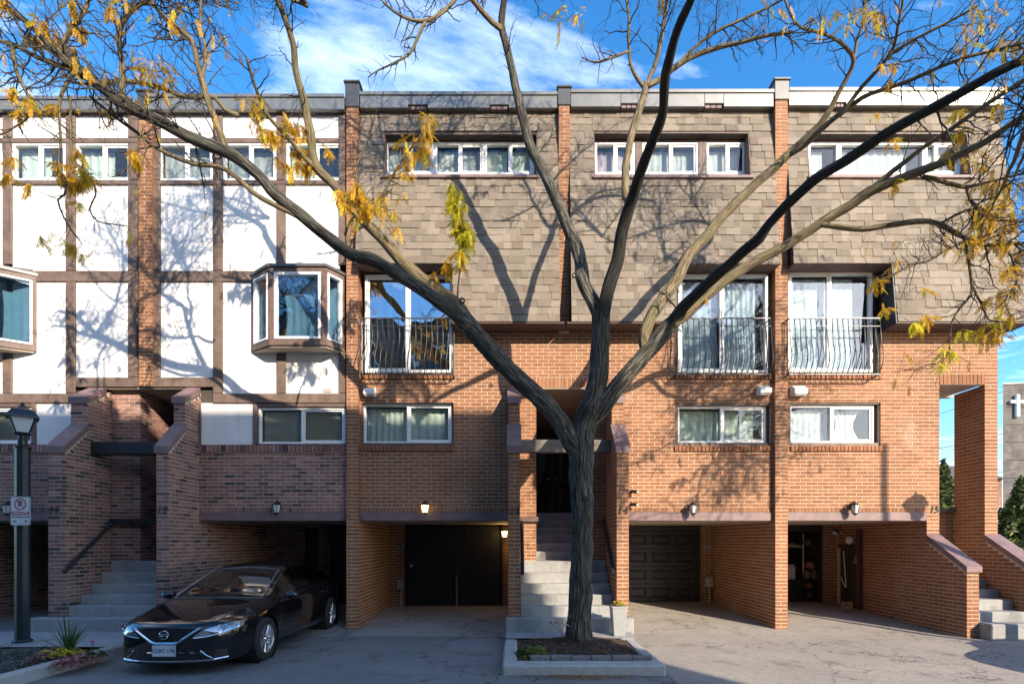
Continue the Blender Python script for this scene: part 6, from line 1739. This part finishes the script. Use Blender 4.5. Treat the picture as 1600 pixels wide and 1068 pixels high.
CL = [  # px, py, radius, leaves, kind, depth if no twig is near
    (20, 250, 45, 26, 0, 4.85), (90, 240, 50, 46, 0, 4.9), (75, 170, 45, 18, 0, 4.9), (160, 235, 45, 30, 0, 5.1), (195, 228, 25, 14, 0, 5.4), (110, 275, 35, 18, 0, 4.95), (60, 20, 55, 30, 0, 4.6), (110, 35, 40, 24, 0, 4.6), (90, 70, 40, 16, 0, 4.8), (150, 90, 40, 10, 0, 5.0), (205, 20, 35, 12, 0, 5.0),
    (30, 155, 35, 18, 0, 4.85), (240, 110, 32, 22, 0, 5.6), (228, 95, 18, 8, 0, 5.5), (285, 25, 25, 8, 0, 5.6), (340, 75, 25, 5, 0, 6.1), (115, 385, 35, 10, 0, 4.85), (80, 370, 20, 6, 0, 4.85), (200, 365, 12, 3, 0, 5.0), (120, 330, 22, 6, 0, 5.0),
    (395, 175, 28, 20, 0, 7.7), (425, 195, 28, 20, 0, 7.9), (455, 225, 38, 38, 0, 8.1), (470, 250, 35, 34, 0, 8.15), (445, 260, 28, 20, 0, 8.1), (500, 245, 22, 12, 0, 8.1), (440, 215, 25, 10, 0, 7.95),
    (538, 300, 26, 24, 0, 8.1), (552, 318, 24, 20, 0, 8.0), (575, 345, 26, 22, 0, 7.9), (598, 325, 24, 14, 0, 7.8), (610, 345, 20, 8, 0, 7.8), (640, 225, 26, 12, 0, 7.65), (660, 200, 24, 12, 0, 7.6), (648, 255, 28, 12, 0, 7.65), (632, 285, 22, 8, 0, 7.7), (670, 185, 14, 6, 0, 7.55), (665, 245, 18, 6, 0, 7.6),
    (700, 285, 20, 12, 1, 7.6), (700, 310, 24, 14, 1, 7.65), (712, 345, 32, 34, 1, 7.65), (725, 365, 28, 26, 1, 7.7), (700, 370, 24, 18, 1, 7.7), (742, 355, 18, 8, 1, 7.7), (690, 415, 24, 16, 0, 7.75), (705, 402, 18, 10, 0, 7.75),
    (870, 20, 16, 5, 0, 7.9), (875, 40, 10, 4, 0, 7.9), (905, 25, 12, 5, 0, 7.85), (930, 292, 1, 0, 0, 8), (1101, 464, 6, 2, 0, 7.75), (575, 300, 22, 5, 0, 7.6),
    (1355, 15, 22, 14, 0, 7.5), (1360, 38, 16, 8, 0, 7.5), (1310, 28, 18, 6, 0, 7.4), (1290, 35, 14, 5, 0, 7.4), (1388, 105, 12, 10, 0, 7.3), (1386, 125, 9, 6, 0, 7.3), (1220, 20, 20, 3, 0, 7.2), (1545, 15, 25, 7, 0, 6.5), (1510, 48, 15, 4, 0, 6.7), (1525, 75, 22, 7, 0, 6.5), (1580, 60, 25, 7, 0, 6.3), (1500, 60, 15, 3, 0, 6.7),
    (1364, 180, 8, 3, 0, 7.2), (1392, 192, 10, 3, 0, 5.5), (1394, 218, 8, 3, 0, 6.5), (1496, 178, 14, 6, 0, 6.5), (1492, 205, 14, 8, 0, 6.5), (1478, 235, 18, 11, 0, 6.7), (1482, 250, 10, 5, 0, 6.7), (1560, 165, 12, 5, 0, 6.2), (1510, 235, 15, 4, 0, 6.5), (1395, 285, 12, 6, 0, 7.0), (1525, 250, 18, 8, 0, 6.5), (1575, 125, 15, 5, 0, 6.2),
    (1560, 275, 22, 14, 0, 6.7), (1540, 315, 30, 20, 0, 6.75), (1565, 335, 30, 26, 0, 6.7), (1530, 350, 26, 18, 0, 6.8), (1550, 365, 24, 12, 0, 6.75), (1595, 285, 18, 9, 0, 6.5), (1595, 330, 20, 9, 0, 6.5), (1508, 390, 16, 10, 0, 6.9), (1480, 388, 10, 3, 0, 6.9), (1565, 400, 26, 16, 0, 6.7), (1590, 415, 18, 12, 0, 6.6), (1595, 385, 16, 6, 0, 6.6),
    (1375, 440, 14, 7, 0, 6.9), (1390, 475, 12, 4, 0, 6.9), (1398, 408, 8, 2, 0, 6.9), (1430, 507, 8, 6, 1, 6.9), (1446, 500, 11, 10, 0, 6.9), (1440, 448, 8, 2, 0, 6.9), (1572, 455, 14, 9, 0, 6.6), (1545, 460, 10, 4, 0, 6.75), (1572, 490, 10, 6, 0, 6.6), (1542, 520, 14, 12, 0, 6.85), (1560, 514, 9, 6, 0, 6.8), (1504, 521, 9, 5, 1, 6.9), (1480, 545, 10, 5, 1, 6.9), (1465, 562, 10, 4, 1, 6.9), (1488, 552, 7, 3, 1, 6.9), (1402, 590, 4, 1, 0, 6.9), (1555, 502, 10, 4, 1, 6.8),
]
PR = [(proj(q), q) for q, d in NODES]
placed = []; stalks = MB()
for ci, (cx_, cy_, r, n, kind, Y) in enumerate(CL):
    rg = random.Random(1000 + ci)
    near = [q for (a, b), q in PR if (a - cx_) ** 2 + (b - cy_) ** 2 < r * r and abs(q.y - Y) < 1.2]
    Y = dep(cx_, Y); cen = W(cx_, cy_, Y)
    if len(near) < 4 and n:
        # a spray of its own from the nearest branch
        q0 = min(NODES, key=lambda nd: (nd[0] - cen).length)[0]
        if (q0 - cen).length > .03:
            mid = q0.lerp(cen, .5) + Vector((rg.uniform(-.04, .04), rg.uniform(-.04, .04), .03))
            stalks.tube([q0, mid, cen], [.004, .003, .002], 4, cap=False)
        near = near + [cen + Vector((rg.uniform(-1, 1), rg.uniform(-1, 1), rg.uniform(-1, 1))) * r / F * Y * .6 for _ in range(4)]
    for i in range(int(n * 2.6)):
        q = rg.choice(near)
        pool = LEAF_Y if kind or rg.random() < .12 else LEAF_O
        mbs, me = rg.choice(pool)
        yaw = rg.uniform(0, 6.283); pit = R(rg.uniform(15, 80))
        sc_ = rg.uniform(.55, .95) * (1 if r > 12 else .8)
        M = Matrix.Translation(q) @ Matrix.Rotation(yaw, 4, 'Z') @ Matrix.Rotation(pit, 4, 'Y') @ Matrix.Rotation(rg.uniform(-.8, .8), 4, 'X') @ Matrix.Scale(sc_, 4)
        placed.append((sc_ / q.y if 0 < proj(q)[0] < 1600 and proj(q)[1] > 0 else 0, mbs, me, M))
hi = [q for (a, b), q in PR if b < -20 or a > 1625]
rg = random.Random(77)
for i in range(700):
    if not hi: break
    q = rg.choice(hi); mbs, me = rg.choice(LEAF_O); sc_ = rg.uniform(.6, 1)
    placed.append((0, mbs, me, Matrix.Translation(q) @ Matrix.Rotation(rg.uniform(0, 6.28), 4, 'Z') @ Matrix.Rotation(R(rg.uniform(15, 80)), 4, 'Y') @ Matrix.Scale(sc_, 4)))
sides = [((a, b), q) for (a, b), q in PR if (a < 460 or a > 1180) and b > -10]
for i in range(560):
    (a, b), q = rg.choice(sides)
    mbs, me = rg.choice(LEAF_O); sc_ = rg.uniform(.4, .75)
    placed.append((0, mbs, me, Matrix.Translation(q) @ Matrix.Rotation(rg.uniform(0, 6.28), 4, 'Z') @ Matrix.Rotation(R(rg.uniform(15, 80)), 4, 'Y') @ Matrix.Scale(sc_, 4)))
placed.sort(key=lambda t: -t[0])
TI = Matrix.Translation(-tree.location)
rest = {}
for i, (s, mbs, me, M) in enumerate(placed):
    if i < 300:
        o = bpy.data.objects.new('leaf', me); COL.objects.link(o); o.parent = tree; o.matrix_parent_inverse = TI; o.matrix_local = TI @ M if False else M
        o.matrix_parent_inverse = TI
    else:
        rest.setdefault(me.materials[0].name, MB()).add([M @ Vector(v) for v in mbs.v], mbs.f)
for k, mb in rest.items(): tag(mb.build('foliage', MATS[k], tree), kind='stuff')
if stalks.v: tag(stalks.build('leaf_stalks', M_TWIG, tree), kind='stuff')

# ---------------------------------------------------------------- the parked car (built lengthwise: s runs from nose to tail)
M_PAINT = mat('black_car_paint', (.006, .0065, .008), .10, .05, 3, coat=1.0, spec=.3)
M_CHROME = mat('chrome', (.75, .76, .78), .12, .03, 4, metal=1)
M_PLASTIC = mat('black_plastic', (.014, .014, .015), .45, .1, 30, .2, 60)
M_TYRE = mat('tyre_rubber', (.022, .022, .022), .8, .15, 20, .3, 60)
M_RIM = mat('alloy_rim', (.50, .51, .53), .28, .05, 4, metal=.85)
M_LENS = mat('headlight_lens', (.42, .47, .52), .07, .35, 14, metal=.65, coat=1.0)
M_SEAT = mat('grey_seat', (.10, .095, .09), .9, .15, 20)
M_PLATE = mat('plate_white', (.60, .63, .66), .45, .05, 9); M_PLATEB = mat('plate_blue', (.03, .07, .24), .5, .05, 9)
M_CARGLASS = glass_mat('car_glass', (.42, .50, .50), .20)
f_w = pchip([(0, .60), (.04, .68), (.12, .755), (.3, .83), (.6, .868), (1, .878), (2.5, .885), (3.5, .872), (4.1, .84), (4.4, .80), (4.55, .745), (4.62, .66)])
f_zb = pchip([(0, .165), (.05, .158), (.15, .155), (.6, .17), (1.2, .2), (3.2, .2), (3.9, .21), (4.4, .26), (4.62, .40)])
f_zt = pchip([(0, .625), (.05, .67), (.12, .698), (.3, .75), (.7, .83), (1.1, .885), (1.2, .91), (1.5, 1.06), (1.8, 1.205), (2.03, 1.30), (2.3, 1.365), (2.7, 1.405), (3.1, 1.395), (3.45, 1.34), (3.8, 1.22), (4.1, 1.08), (4.25, 1.045), (4.5, 1.02), (4.57, .98), (4.62, .86)])
f_z7 = pchip([(0, .60), (.12, .68), (.3, .73), (.7, .805), (1.1, .858), (1.25, .90), (1.5, 1.02), (1.8, 1.15), (2.05, 1.245), (2.3, 1.30), (2.7, 1.325), (3.1, 1.305), (3.5, 1.235), (3.8, 1.13), (4.05, 1.035), (4.25, 1.0), (4.62, .80)])
f_y7 = pchip([(0, .42), (.12, .53), (1.1, .70), (1.25, .715), (1.6, .66), (2.05, .595), (2.5, .565), (3.1, .565), (3.5, .585), (3.9, .62), (4.2, .66), (4.62, .50)])
f_z6 = pchip([(0, .575), (.12, .645), (.3, .70), (.7, .768), (1.1, .83), (1.25, .85), (2, .875), (3, .92), (3.6, .968), (4.1, .98), (4.4, .955), (4.62, .74)])
f_y6 = pchip([(0, .52), (.12, .655), (.3, .70), (1.1, .775), (1.3, .79), (2, .80), (3, .80), (3.6, .78), (4.1, .74), (4.4, .68), (4.62, .55)])
f_z5 = pchip([(0, .53), (.12, .61), (.3, .66), (.7, .73), (1.2, .795), (2, .82), (3, .865), (3.8, .92), (4.3, .92), (4.62, .68)])
WHEELS = (.93, 3.61); WR = .318
def sect(s):
    w, zb, zt, z7, y7, z6, y6, z5 = (f(s) for f in (f_w, f_zb, f_zt, f_z7, f_y7, f_z6, f_y6, f_z5))
    c = [(w * .86, zb), (w * .965, zb + .045), (w * .995, .36 * .55 + .45 * z5 * .5 + .0), (w, z5 - .24), (w * .988, z5 - .075), (w * .958, z5), (y6, z6), (y7, z7), (y7 - .055, z7 + .55 * (zt - z7) * .8), (y7 * .5, zt - .16 * (zt - z7)), (0, zt)]
    return c
def cr4(p0, p1, p2, p3, t):
    return tuple(.5 * (2 * b + (c - a) * t + (2 * a - 5 * b + 4 * c - d) * t * t + (3 * b - a - 3 * c + d) * t**3) for a, b, c, d in zip(p0, p1, p2, p3))
SUB = [2, 3, 4, 4, 3, 2, 6, 2, 3, 4]
rowseg = []
for k, n in enumerate(SUB): rowseg += [k] * n
def section(s):
    c = sect(s); out = []
    for k, n in enumerate(SUB):
        lin = k in (6,)
        p0, p1, p2, p3 = c[max(k - 1, 0)], c[k], c[k + 1], c[min(k + 2, 10)]
        if k in (5, 7): p0, p3 = p1, p2
        if k == 9: p3 = (-p1[0], p1[1])
        for i in range(n):
            t = i / n
            out.append(((1 - t) * p1[0] + t * p2[0], (1 - t) * p1[1] + t * p2[1]) if lin else cr4(p0, p1, p2, p3, t))
    out.append(c[-1])
    return out
SS = sorted({round(v, 3) for v in [0, .02, .045, .08, .12, .17, .23, .3, .38, .46] + [.46 + .04 * i for i in range(26)] + [1.52 + .07 * i for i in range(24)] + [3.12 + .04 * i for i in range(28)] + [4.26, 4.32, 4.38, 4.44, 4.5, 4.54, 4.58, 4.61, 4.62, 1.16, 2.03, 1.42, 2.40, 2.47, 3.40, 3.46, 3.78, 4.10, 3.30]})
NR = len(section(1.0))
def plan_x(s, y): return s + .26 * (abs(y) / .85) ** 2.6 * max(0, 1 - s / 1.1) - .16 * (abs(y) / .85) ** 2.4 * max(0, (s - 3.9) / .72)
grid = []
for s in SS:
    col = []
    for i, (y, z) in enumerate(section(s)):
        x = plan_x(s, y)
        if i <= 12:
            for wx in WHEELS:
                dx_, dz_ = x - wx, z - WR
                d = math.hypot(dx_, dz_)
                if d < .365:
                    if d < 1e-4: dx_, dz_, d = 0, .001, .001
                    col_in = True
                    x, z = wx + dx_ / d * .365, WR + dz_ / d * .365
        col.append((x, y, z))
    grid.append(col)
def inside(i, j):
    s = SS[j]; y, z = section(s)[i]; x = plan_x(s, y)
    return i <= 12 and any(math.hypot(x - wx, z - WR) < .365 for wx in WHEELS)
parts = {k: MB() for k in ('body', 'windshield', 'rear_window', 'wf', 'wr', 'wq')}
partsL = {k: MB() for k in ('wf', 'wr', 'wq')}
INS = [[inside(i, j) for i in range(NR)] for j in range(len(SS))]
def quad(mb, vs): mb.add(vs, [(0, 1, 2, 3)])
bodyf = []
first6 = rowseg.index(6); first8 = rowseg.index(8)
for j in range(len(SS) - 1):
    sm = (SS[j] + SS[j + 1]) / 2
    for i in range(NR - 1):
        if all((INS[j][i], INS[j + 1][i], INS[j][i + 1], INS[j + 1][i + 1])): continue
        q = [grid[j][i], grid[j + 1][i], grid[j + 1][i + 1], grid[j][i + 1]]
        k = rowseg[i]; key = 'body'
        if k >= 8 and 1.16 <= sm <= 2.03: key = 'windshield'
        elif k >= 8 and 3.46 <= sm <= 4.10: key = 'rear_window'
        elif k == 6 and first6 + 1 <= i <= first6 + 5 and f_z7(sm) - f_z6(sm) > .1:
            if 1.42 <= sm <= 2.40: key = 'wf'
            elif 2.47 <= sm <= 3.40: key = 'wr'
            elif 3.46 <= sm <= 3.78: key = 'wq'
        bodyf.append((key, q))
for key, q in bodyf:
    m_ = [(x, -y, z) for x, y, z in q][::-1]
    quad(parts[key], q)
    if key in partsL: quad(partsL[key], m_)
    else: quad(parts[key], m_)
# close nose and tail
for j, fl in ((0, 0), (len(SS) - 1, 1)):
    c = grid[j]
    for i in range(NR - 1):
        a, b = c[i], c[i + 1]
        q = [a, b, (b[0], -b[1], b[2]), (a[0], -a[1], a[2])]
        n_ = 10
        for t in range(n_):
            f0, f1 = t / n_, (t + 1) / n_
            lp = lambda p, r, f: (plan_x(SS[j], p[1] + (r[1] - p[1]) * f), p[1] + (r[1] - p[1]) * f, p[2])
            q2 = [lp(q[0], q[3], f0), lp(q[1], q[2], f0), lp(q[1], q[2], f1), lp(q[0], q[3], f1)]
            quad(parts['body'], q2[::-1] if fl else q2)
def weld(mb, eps=5):
    idx, nv, mp_ = {}, [], []
    for v in mb.v:
        k = tuple(round(c, eps - 1) for c in v)
        if k not in idx: idx[k] = len(nv); nv.append(v)
        mp_.append(idx[k])
    mb.f = [f for f in ([tuple(dict.fromkeys(mp_[i] for i in f)) for f in mb.f]) if len(f) > 2]; mb.v = nv
    return mb
for p in list(parts.values()) + list(partsL.values()): weld(p)
CAR = (-4.53, 6.62, 0.0)
car = thing('parked_car', 'black sedan parked nose out in the carport of 12', 'car', CAR)
def cb_(name, mb, m, parent=None, smooth=False):
    mb.v = [(y, x, z) for x, y, z in mb.v]; mb.f = [tuple(reversed(f)) for f in mb.f]
    return mb.build(name, m, parent or car, smooth, world=False)
bv = BVHTree.FromPolygons([Vector(v) for v in parts['body'].v + sum([parts[k].v for k in ('windshield', 'rear_window', 'wf', 'wr', 'wq')], [])],
                          [f for f in parts['body'].f] + [])
body = cb_('body', parts['body'], M_PAINT, smooth=True)
for nm, k in (('windshield', 'windshield'), ('rear_window', 'rear_window')): cb_(nm, parts[k], M_CARGLASS, smooth=True)
for k in ('wf', 'wr', 'wq'):
    cb_('side_window', parts[k], M_CARGLASS, smooth=True); cb_('side_window', partsL[k], M_CARGLASS, smooth=True)
def hit_front(y, z, off=.004):
    h = bv.ray_cast(Vector((-1.5, y, z)), Vector((1, 0, 0)))
    return Vector((h[0].x - off, y, z)) if h[0] else Vector((.3, y, z))
def hit_side(x, z, sg_=1, off=.004):
    h = bv.ray_cast(Vector((x, 2.0 * sg_, z)), Vector((0, -sg_, 0)))
    return Vector((x, h[0].y + off * sg_, z)) if h[0] else Vector((x, .86 * sg_, z))
def patch(mb, y0, y1, bot, top, n=14, m=4, off=.005, sgn=1):
    o = len(mb.v)
    for i in range(n + 1):
        y = y0 + (y1 - y0) * i / n
        for j in range(m + 1):
            z = bot(y) + (top(y) - bot(y)) * j / m
            mb.v.append(tuple(hit_front(y * sgn, z, off)))
    for i in range(n):
        for j in range(m):
            a = o + i * (m + 1) + j; q = (a, a + 1, a + m + 2, a + m + 1)
            mb.f.append(q if sgn > 0 else q[::-1])
    return mb
def ribbon_front(mb, pts, wd, off=.008, n=8):
    """raised bar following the nose; pts in (y, z)"""
    P = []
    for (a, b) in zip(pts[:-1], pts[1:]):
        for k in range(n): P.append((a[0] + (b[0] - a[0]) * k / n, a[1] + (b[1] - a[1]) * k / n))
    P.append(pts[-1])
    mb.tube([hit_front(y, z, off * .3) for y, z in P], wd / 2, 6)
    return mb
# grille, chrome V, badge
tr_ = lambda y: .618 - .06 * (abs(y) / .4) ** 2 * .0
gb_ = lambda y: .445 if abs(y) < .15 else min(.612, .445 + (abs(y) - .15) / .25 * .17)
gr_ = cb_('grille', patch(MB(), -.36, .36, gb_, lambda y: max(gb_(y) + .004, .605), 28, 5, .003), M_PLASTIC)
for k in range(6):
    z = .462 + k * .025; hw = min(.34, .13 + (z - .445) / .17 * .25)
    cb_('grille_bar', ribbon_front(MB(), [(-hw, z), (-hw * .3, z - .006), (hw * .3, z - .006), (hw, z)], .007, .012, 5), M_PLASTIC, gr_)
cb_('grille_trim', ribbon_front(MB(), [(-.43, .618), (-.17, .442), (-.12, .428), (.12, .428), (.17, .442), (.43, .618)], .034, .012, 6), M_CHROME)
bd = MB(); c0 = hit_front(0, .54, .018)
bd.tube([c0 + Vector((0, .056 * math.cos(a * .2618), .05 * math.sin(a * .2618))) for a in range(25)], .0095, 8, cap=False)
bdo = cb_('badge', bd, M_CHROME)
cb_('badge_bar', MB().bbox(c0.x - .006, c0.x + .008, -.066, .066, .527, .553, .004), M_CHROME, bdo)
def car_text(nm, txt, size, y, z, x, m, parent, bold=0):
    me = text_mesh(txt, size, .0006, 0, bold); me.materials.append(m)
    o = put(nm, me, parent, False); o.location = (y, x, z); return o
car_text('lettering', 'NISSAN', .024, 0, .54, c0.x - .008, M_PLASTIC, bdo, .0006)
# lights
for s in (1, -1):
    tp_ = pchip([(.34, .50), (.42, .565), (.52, .615), (.66, .655), (.80, .675)]); bt_ = pchip([(.34, .487), (.42, .494), (.52, .512), (.66, .548), (.80, .60)])
    lo = cb_('headlight', patch(MB(), .34, .80, bt_, tp_, 22, 6, .006, s), M_LENS, smooth=True)
    cb_('lamp_ring', MB().lathe([(.052, 0), (.056, -.012), (.046, -.012), (.04, .0)], tuple(hit_front(s * .63, .60, .006)), 16, 'x', cap=False), M_CHROME, lo)
    cb_('lamp_ring', MB().lathe([(.036, 0), (.04, -.012), (.032, -.012), (.028, .0)], tuple(hit_front(s * .74, .635, .006)), 16, 'x', cap=False), M_CHROME, lo)
    cb_('lamp_strip', ribbon_front(MB(), [(s * .36, .492), (s * .5, .505), (s * .66, .543), (s * .79, .598)], .012, .01), M_CHROME, lo)
    fg = cb_('fog_recess', patch(MB(), .47, .70, lambda y: .235 + .02 * (y - .47), lambda y: .30 + .25 * min(.12, y - .47), 10, 4, .004, s), M_PLASTIC)
    cb_('fog_trim', ribbon_front(MB(), [(s * .43, .33), (s * .50, .262), (s * .56, .225)], .012, .008), M_CHROME)
# lower intake, lip and plate
it = cb_('lower_grille', patch(MB(), -.42, .42, lambda y: .225, lambda y: .30 - .05 * max(0, (abs(y) - .3) / .12), 20, 4, .003), M_PLASTIC)
for k in range(3): cb_('grille_bar', ribbon_front(MB(), [(-.38, .243 + k * .02), (.38, .243 + k * .02)], .006, .01, 12), M_PLASTIC, it)
cb_('bumper_lip', ribbon_front(MB(), [(-.70, .215), (-.5, .2), (0, .197), (.5, .2), (.70, .215)], .024, .014, 10), M_CHROME)
px_ = hit_front(0, .335, .0).x - .03
pl2 = cb_('licence_plate', MB().bbox(px_, px_ + .012, -.152, .152, .262, .412, .004), M_PLATE)
cb_('plate_holder', MB().bbox(px_ + .0125, px_ + .035, -.16, .16, .254, .42, .004), M_PLASTIC)
car_text('lettering', 'CLBC\u00b7174', .07, 0, .338, px_ - .001, M_PLATEB, pl2, .0016)
fr_ = MB()
for (a, b, c, d) in ((-.148, .148, .404, .408), (-.148, .148, .266, .270), (-.148, -.144, .27, .404), (.144, .148, .27, .404)): fr_.box(px_ - .001, px_ + .002, a, b, c, d)
cb_('plate_border', fr_, M_PLATEB, pl2)
# shut lines, handles, mirrors, trims on both flanks
def line_side(pts, wd, off, sg_):
    P = []
    for a, b in zip(pts[:-1], pts[1:]):
        for k in range(6): P.append((a[0] + (b[0] - a[0]) * k / 6, a[1] + (b[1] - a[1]) * k / 6))
    P.append(pts[-1])
    return MB().tube([hit_side(x, z, sg_, off) for x, z in P], wd / 2, 5)
for s in (1, -1):
    for pts in ([(1.36, .30), (1.34, .5), (1.37, .8), (1.42, .85)], [(2.43, .28), (2.43, .6), (2.43, .88)], [(3.28, .66), (3.36, .75), (3.42, .93)], [(1.36, .275), (2.0, .27), (2.43, .27), (3.1, .28)]):
        cb_('shut_line', line_side(pts, .007, -.001, s), M_PLASTIC)
    cb_('window_trim', line_side([(1.34, .868), (1.8, .878), (2.4, .90), (3.0, .928), (3.5, .958), (3.84, .98)], .020, .006, s), M_CHROME)
    tpm = MB().tube([Vector((plan_x(v, 0), s * (f_y7(v) + .012), f_z7(v) - .008)) for v in [1.32 + .13 * k for k in range(19)]], .009, 5)
    cb_('window_trim', tpm, M_CHROME)
    for x, z in ((2.25, .76), (3.18, .795)):
        p = hit_side(x, z, s, .022)
        cb_('door_handle', MB().tube([p + Vector((-.10, -s * .02, 0)), p + Vector((-.07, 0, .004)), p + Vector((.06, 0, .004)), p + Vector((.10, -s * .02, 0))], [.008, .014, .014, .008], 8), M_CHROME if False else M_PAINT, smooth=True)
    mp_ = Vector((1.50, s * .98, .905))
    ms_ = MB().lathe([(.0, -.06), (.05, -.05), (.075, -.01), (.078, .04), (.07, .055), (.0, .056)], (0, 0, 0), 14, 'x')
    ms_.v = [(mp_.x + x, mp_.y + y * 1.45, mp_.z + z * .95) for x, y, z in ms_.v]
    mo = cb_('wing_mirror', ms_, M_PAINT, smooth=True)
    cb_('mirror_arm', MB().tube([Vector((1.50, s * .80, .86)), Vector((1.50, s * .93, .885))], .022, 8), M_PLASTIC, mo)
    cb_('sill_strip', line_side([(1.34, .225), (2.2, .222), (3.2, .225)], .03, .0, s), M_PLASTIC)
    # wheels
    for wx in WHEELS:
        yc = s * .775
        wl = MB(); prof = [(.205, -.095), (.27, -.105), (.305, -.095), (.318, -.07), (.318, .07), (.305, .095), (.27, .105), (.205, .095)]
        wl.lathe([(r, yc + h) for r, h in prof], (wx, 0, WR), 36, 'y', cap=False)
        wob_ = cb_('wheel', wl, M_TYRE, smooth=True)
        rim = MB(); rim.lathe([(.212, yc + s * .10), (.20, yc + s * .105), (.192, yc + s * .09), (.188, yc + s * .02), (.05, yc - s * .0)], (wx, 0, WR), 36, 'y', cap=False)
        ro2 = cb_('rim', rim, M_RIM, wob_, smooth=True)
        cb_('hub', MB().lathe([(.001, yc + s * .098), (.026, yc + s * .097), (.034, yc + s * .09), (.045, yc + s * .06), (.05, yc)], (wx, 0, WR), 16, 'y', cap=False), M_RIM, ro2) if False else None
        sp_ = MB()
        sp_.lathe([(.001, yc + s * .098), (.026, yc + s * .097), (.034, yc + s * .09), (.05, yc + s * .07)], (wx, 0, WR), 16, 'y', cap=False)
        for k in range(10):
            a = k * math.pi / 5 + (.12 if k % 2 else -.12)
            ca, sa = math.cos(a), math.sin(a)
            wv = .016
            for r0, r1 in ((.03, .198),):
                o = len(sp_.v)
                for r, w_, h in ((r0, wv * .8, .088), (r1, wv * 1.15, .092)):
                    for q, hh in ((-w_, h - .012), (-w_ * .5, h), (w_ * .5, h), (w_, h - .012), (w_, h - .05), (-w_, h - .05)):
                        sp_.v.append((wx + r * ca - q * sa, yc + s * hh, WR + r * sa + q * ca))
                sp_.f += [(o + i, o + (i + 1) % 6, o + 6 + (i + 1) % 6, o + 6 + i) for i in range(6)]
        cb_('spokes', sp_, M_RIM, wob_)
        cb_('brake_disc', MB().lathe([(.0, yc), (.185, yc), (.187, yc - s * .01)], (wx, 0, WR), 24, 'y', cap=False), M_PLASTIC, wob_)
        ar_ = MB(); ar_.lathe([(.366, s * .50), (.366, s * .868)], (wx, 0, WR), 36, 'y', cap=False); ar_.lathe([(.001, s * .5), (.366, s * .5)], (wx, 0, WR), 36, 'y', cap=False)
        cb_('wheel_arch', ar_, M_PLASTIC)
M_HIGHLIGHT = mat('highlight_grey', (.16, .17, .17), .35, .1, 6)  # pale trim added to paint a highlight along the windshield and roof edge
for sv, dz in ((2.035, .006), (1.15, .006)):
    sec = section(sv)[first8:]
    pts = [Vector((plan_x(sv, 0), y, z + dz)) for y, z in sec] + [Vector((plan_x(sv, 0), -y, z + dz)) for y, z in sec[::-1][1:]]
    cb_('windshield_highlight', MB().tube(pts, .009, 5), M_HIGHLIGHT)
for s in (1, -1):
    pts = []
    for k in range(9):
        v = 1.16 + .87 * k / 8; y, z = section(v)[first8]
        pts.append(Vector((v, s * y, z + .004)))
    cb_('windshield_highlight', MB().tube(pts, .009, 5), M_HIGHLIGHT)
# hood edge and creases, wipers, inside
hm = []
for s in (1, -1):
    cb_('hood_line', MB().tube([Vector((plan_x(v, f_y7(v)), s * f_y7(v) * 1.0, f_z7(v) + .001)) for v in [.10 + .1 * k for k in range(11)]], .004, 5), M_PLASTIC)
cb_('hood_line', ribbon_front(MB(), [(-.50, .642), (-.2, .63), (.2, .63), (.50, .642)], .007, .0, 8), M_PLASTIC)
for y0_, y1_ in ((-.55, .05), (.0, .58)):
    pts = []
    for k in range(9):
        y = y0_ + (y1_ - y0_) * k / 8; x = 1.20 + .05 * k / 8
        h = f_zt(x) + .02 - .10 * (y / .7) ** 2 * .6
        pts.append(Vector((x, y, h)))
    cb_('wiper', MB().tube(pts, .007, 5), M_PLASTIC)
ins = MB(); ins.box(.3, 4.3, -.55, .55, .24, .30); ins.box(1.15, 1.18, -.7, .7, .3, .9)
cb_('floor_pan', MB().box(.3, 4.3, -.60, .60, .22, .28), M_PLASTIC)
cb_('dashboard', MB().bbox(1.2, 1.55, -.70, .70, .68, .855, .05), M_PLASTIC)
for y in (-.36, .36):
    cb_('seat', MB().bbox(2.0, 2.5, y - .25, y + .25, .40, .55, .05), M_SEAT); cb_('seat_back', MB().bbox(2.42, 2.56, y - .24, y + .24, .555, 1.0, .05), M_SEAT)
    cb_('headrest', MB().bbox(2.47, 2.56, y - .13, y + .13, 1.02, 1.17, .04), M_SEAT)
cb_('rear_seat', MB().bbox(3.1, 3.3, -.6, .6, .5, 1.02, .06), M_SEAT)
cb_('steering_wheel', MB().tube([Vector((1.72 + .05 * math.sin(a * .2618), .36 + .18 * math.cos(a * .2618), (.88) + .17 * math.sin(a * .2618))) for a in range(25)], .014, 8, cap=False), M_PLASTIC)
cb_('rear_view_mirror', MB().bbox(1.86, 1.88, -.11, .11, 1.14, 1.20, .01), M_PLASTIC)
cb_('dash_papers', MB().bbox(1.3, 1.42, -.62, -.5, .86, .94, .005), MATS['cream_drape'])
# unseen copy of the car, added beyond the right edge to cast a shadow
c2 = dup(car, loc=(7.5, 5.95, 0), label='unseen sedan added beyond the right picture edge to cast a shadow', rotz=R(-88))
for o in (car, c2): o['group'] = 'parked sedans'
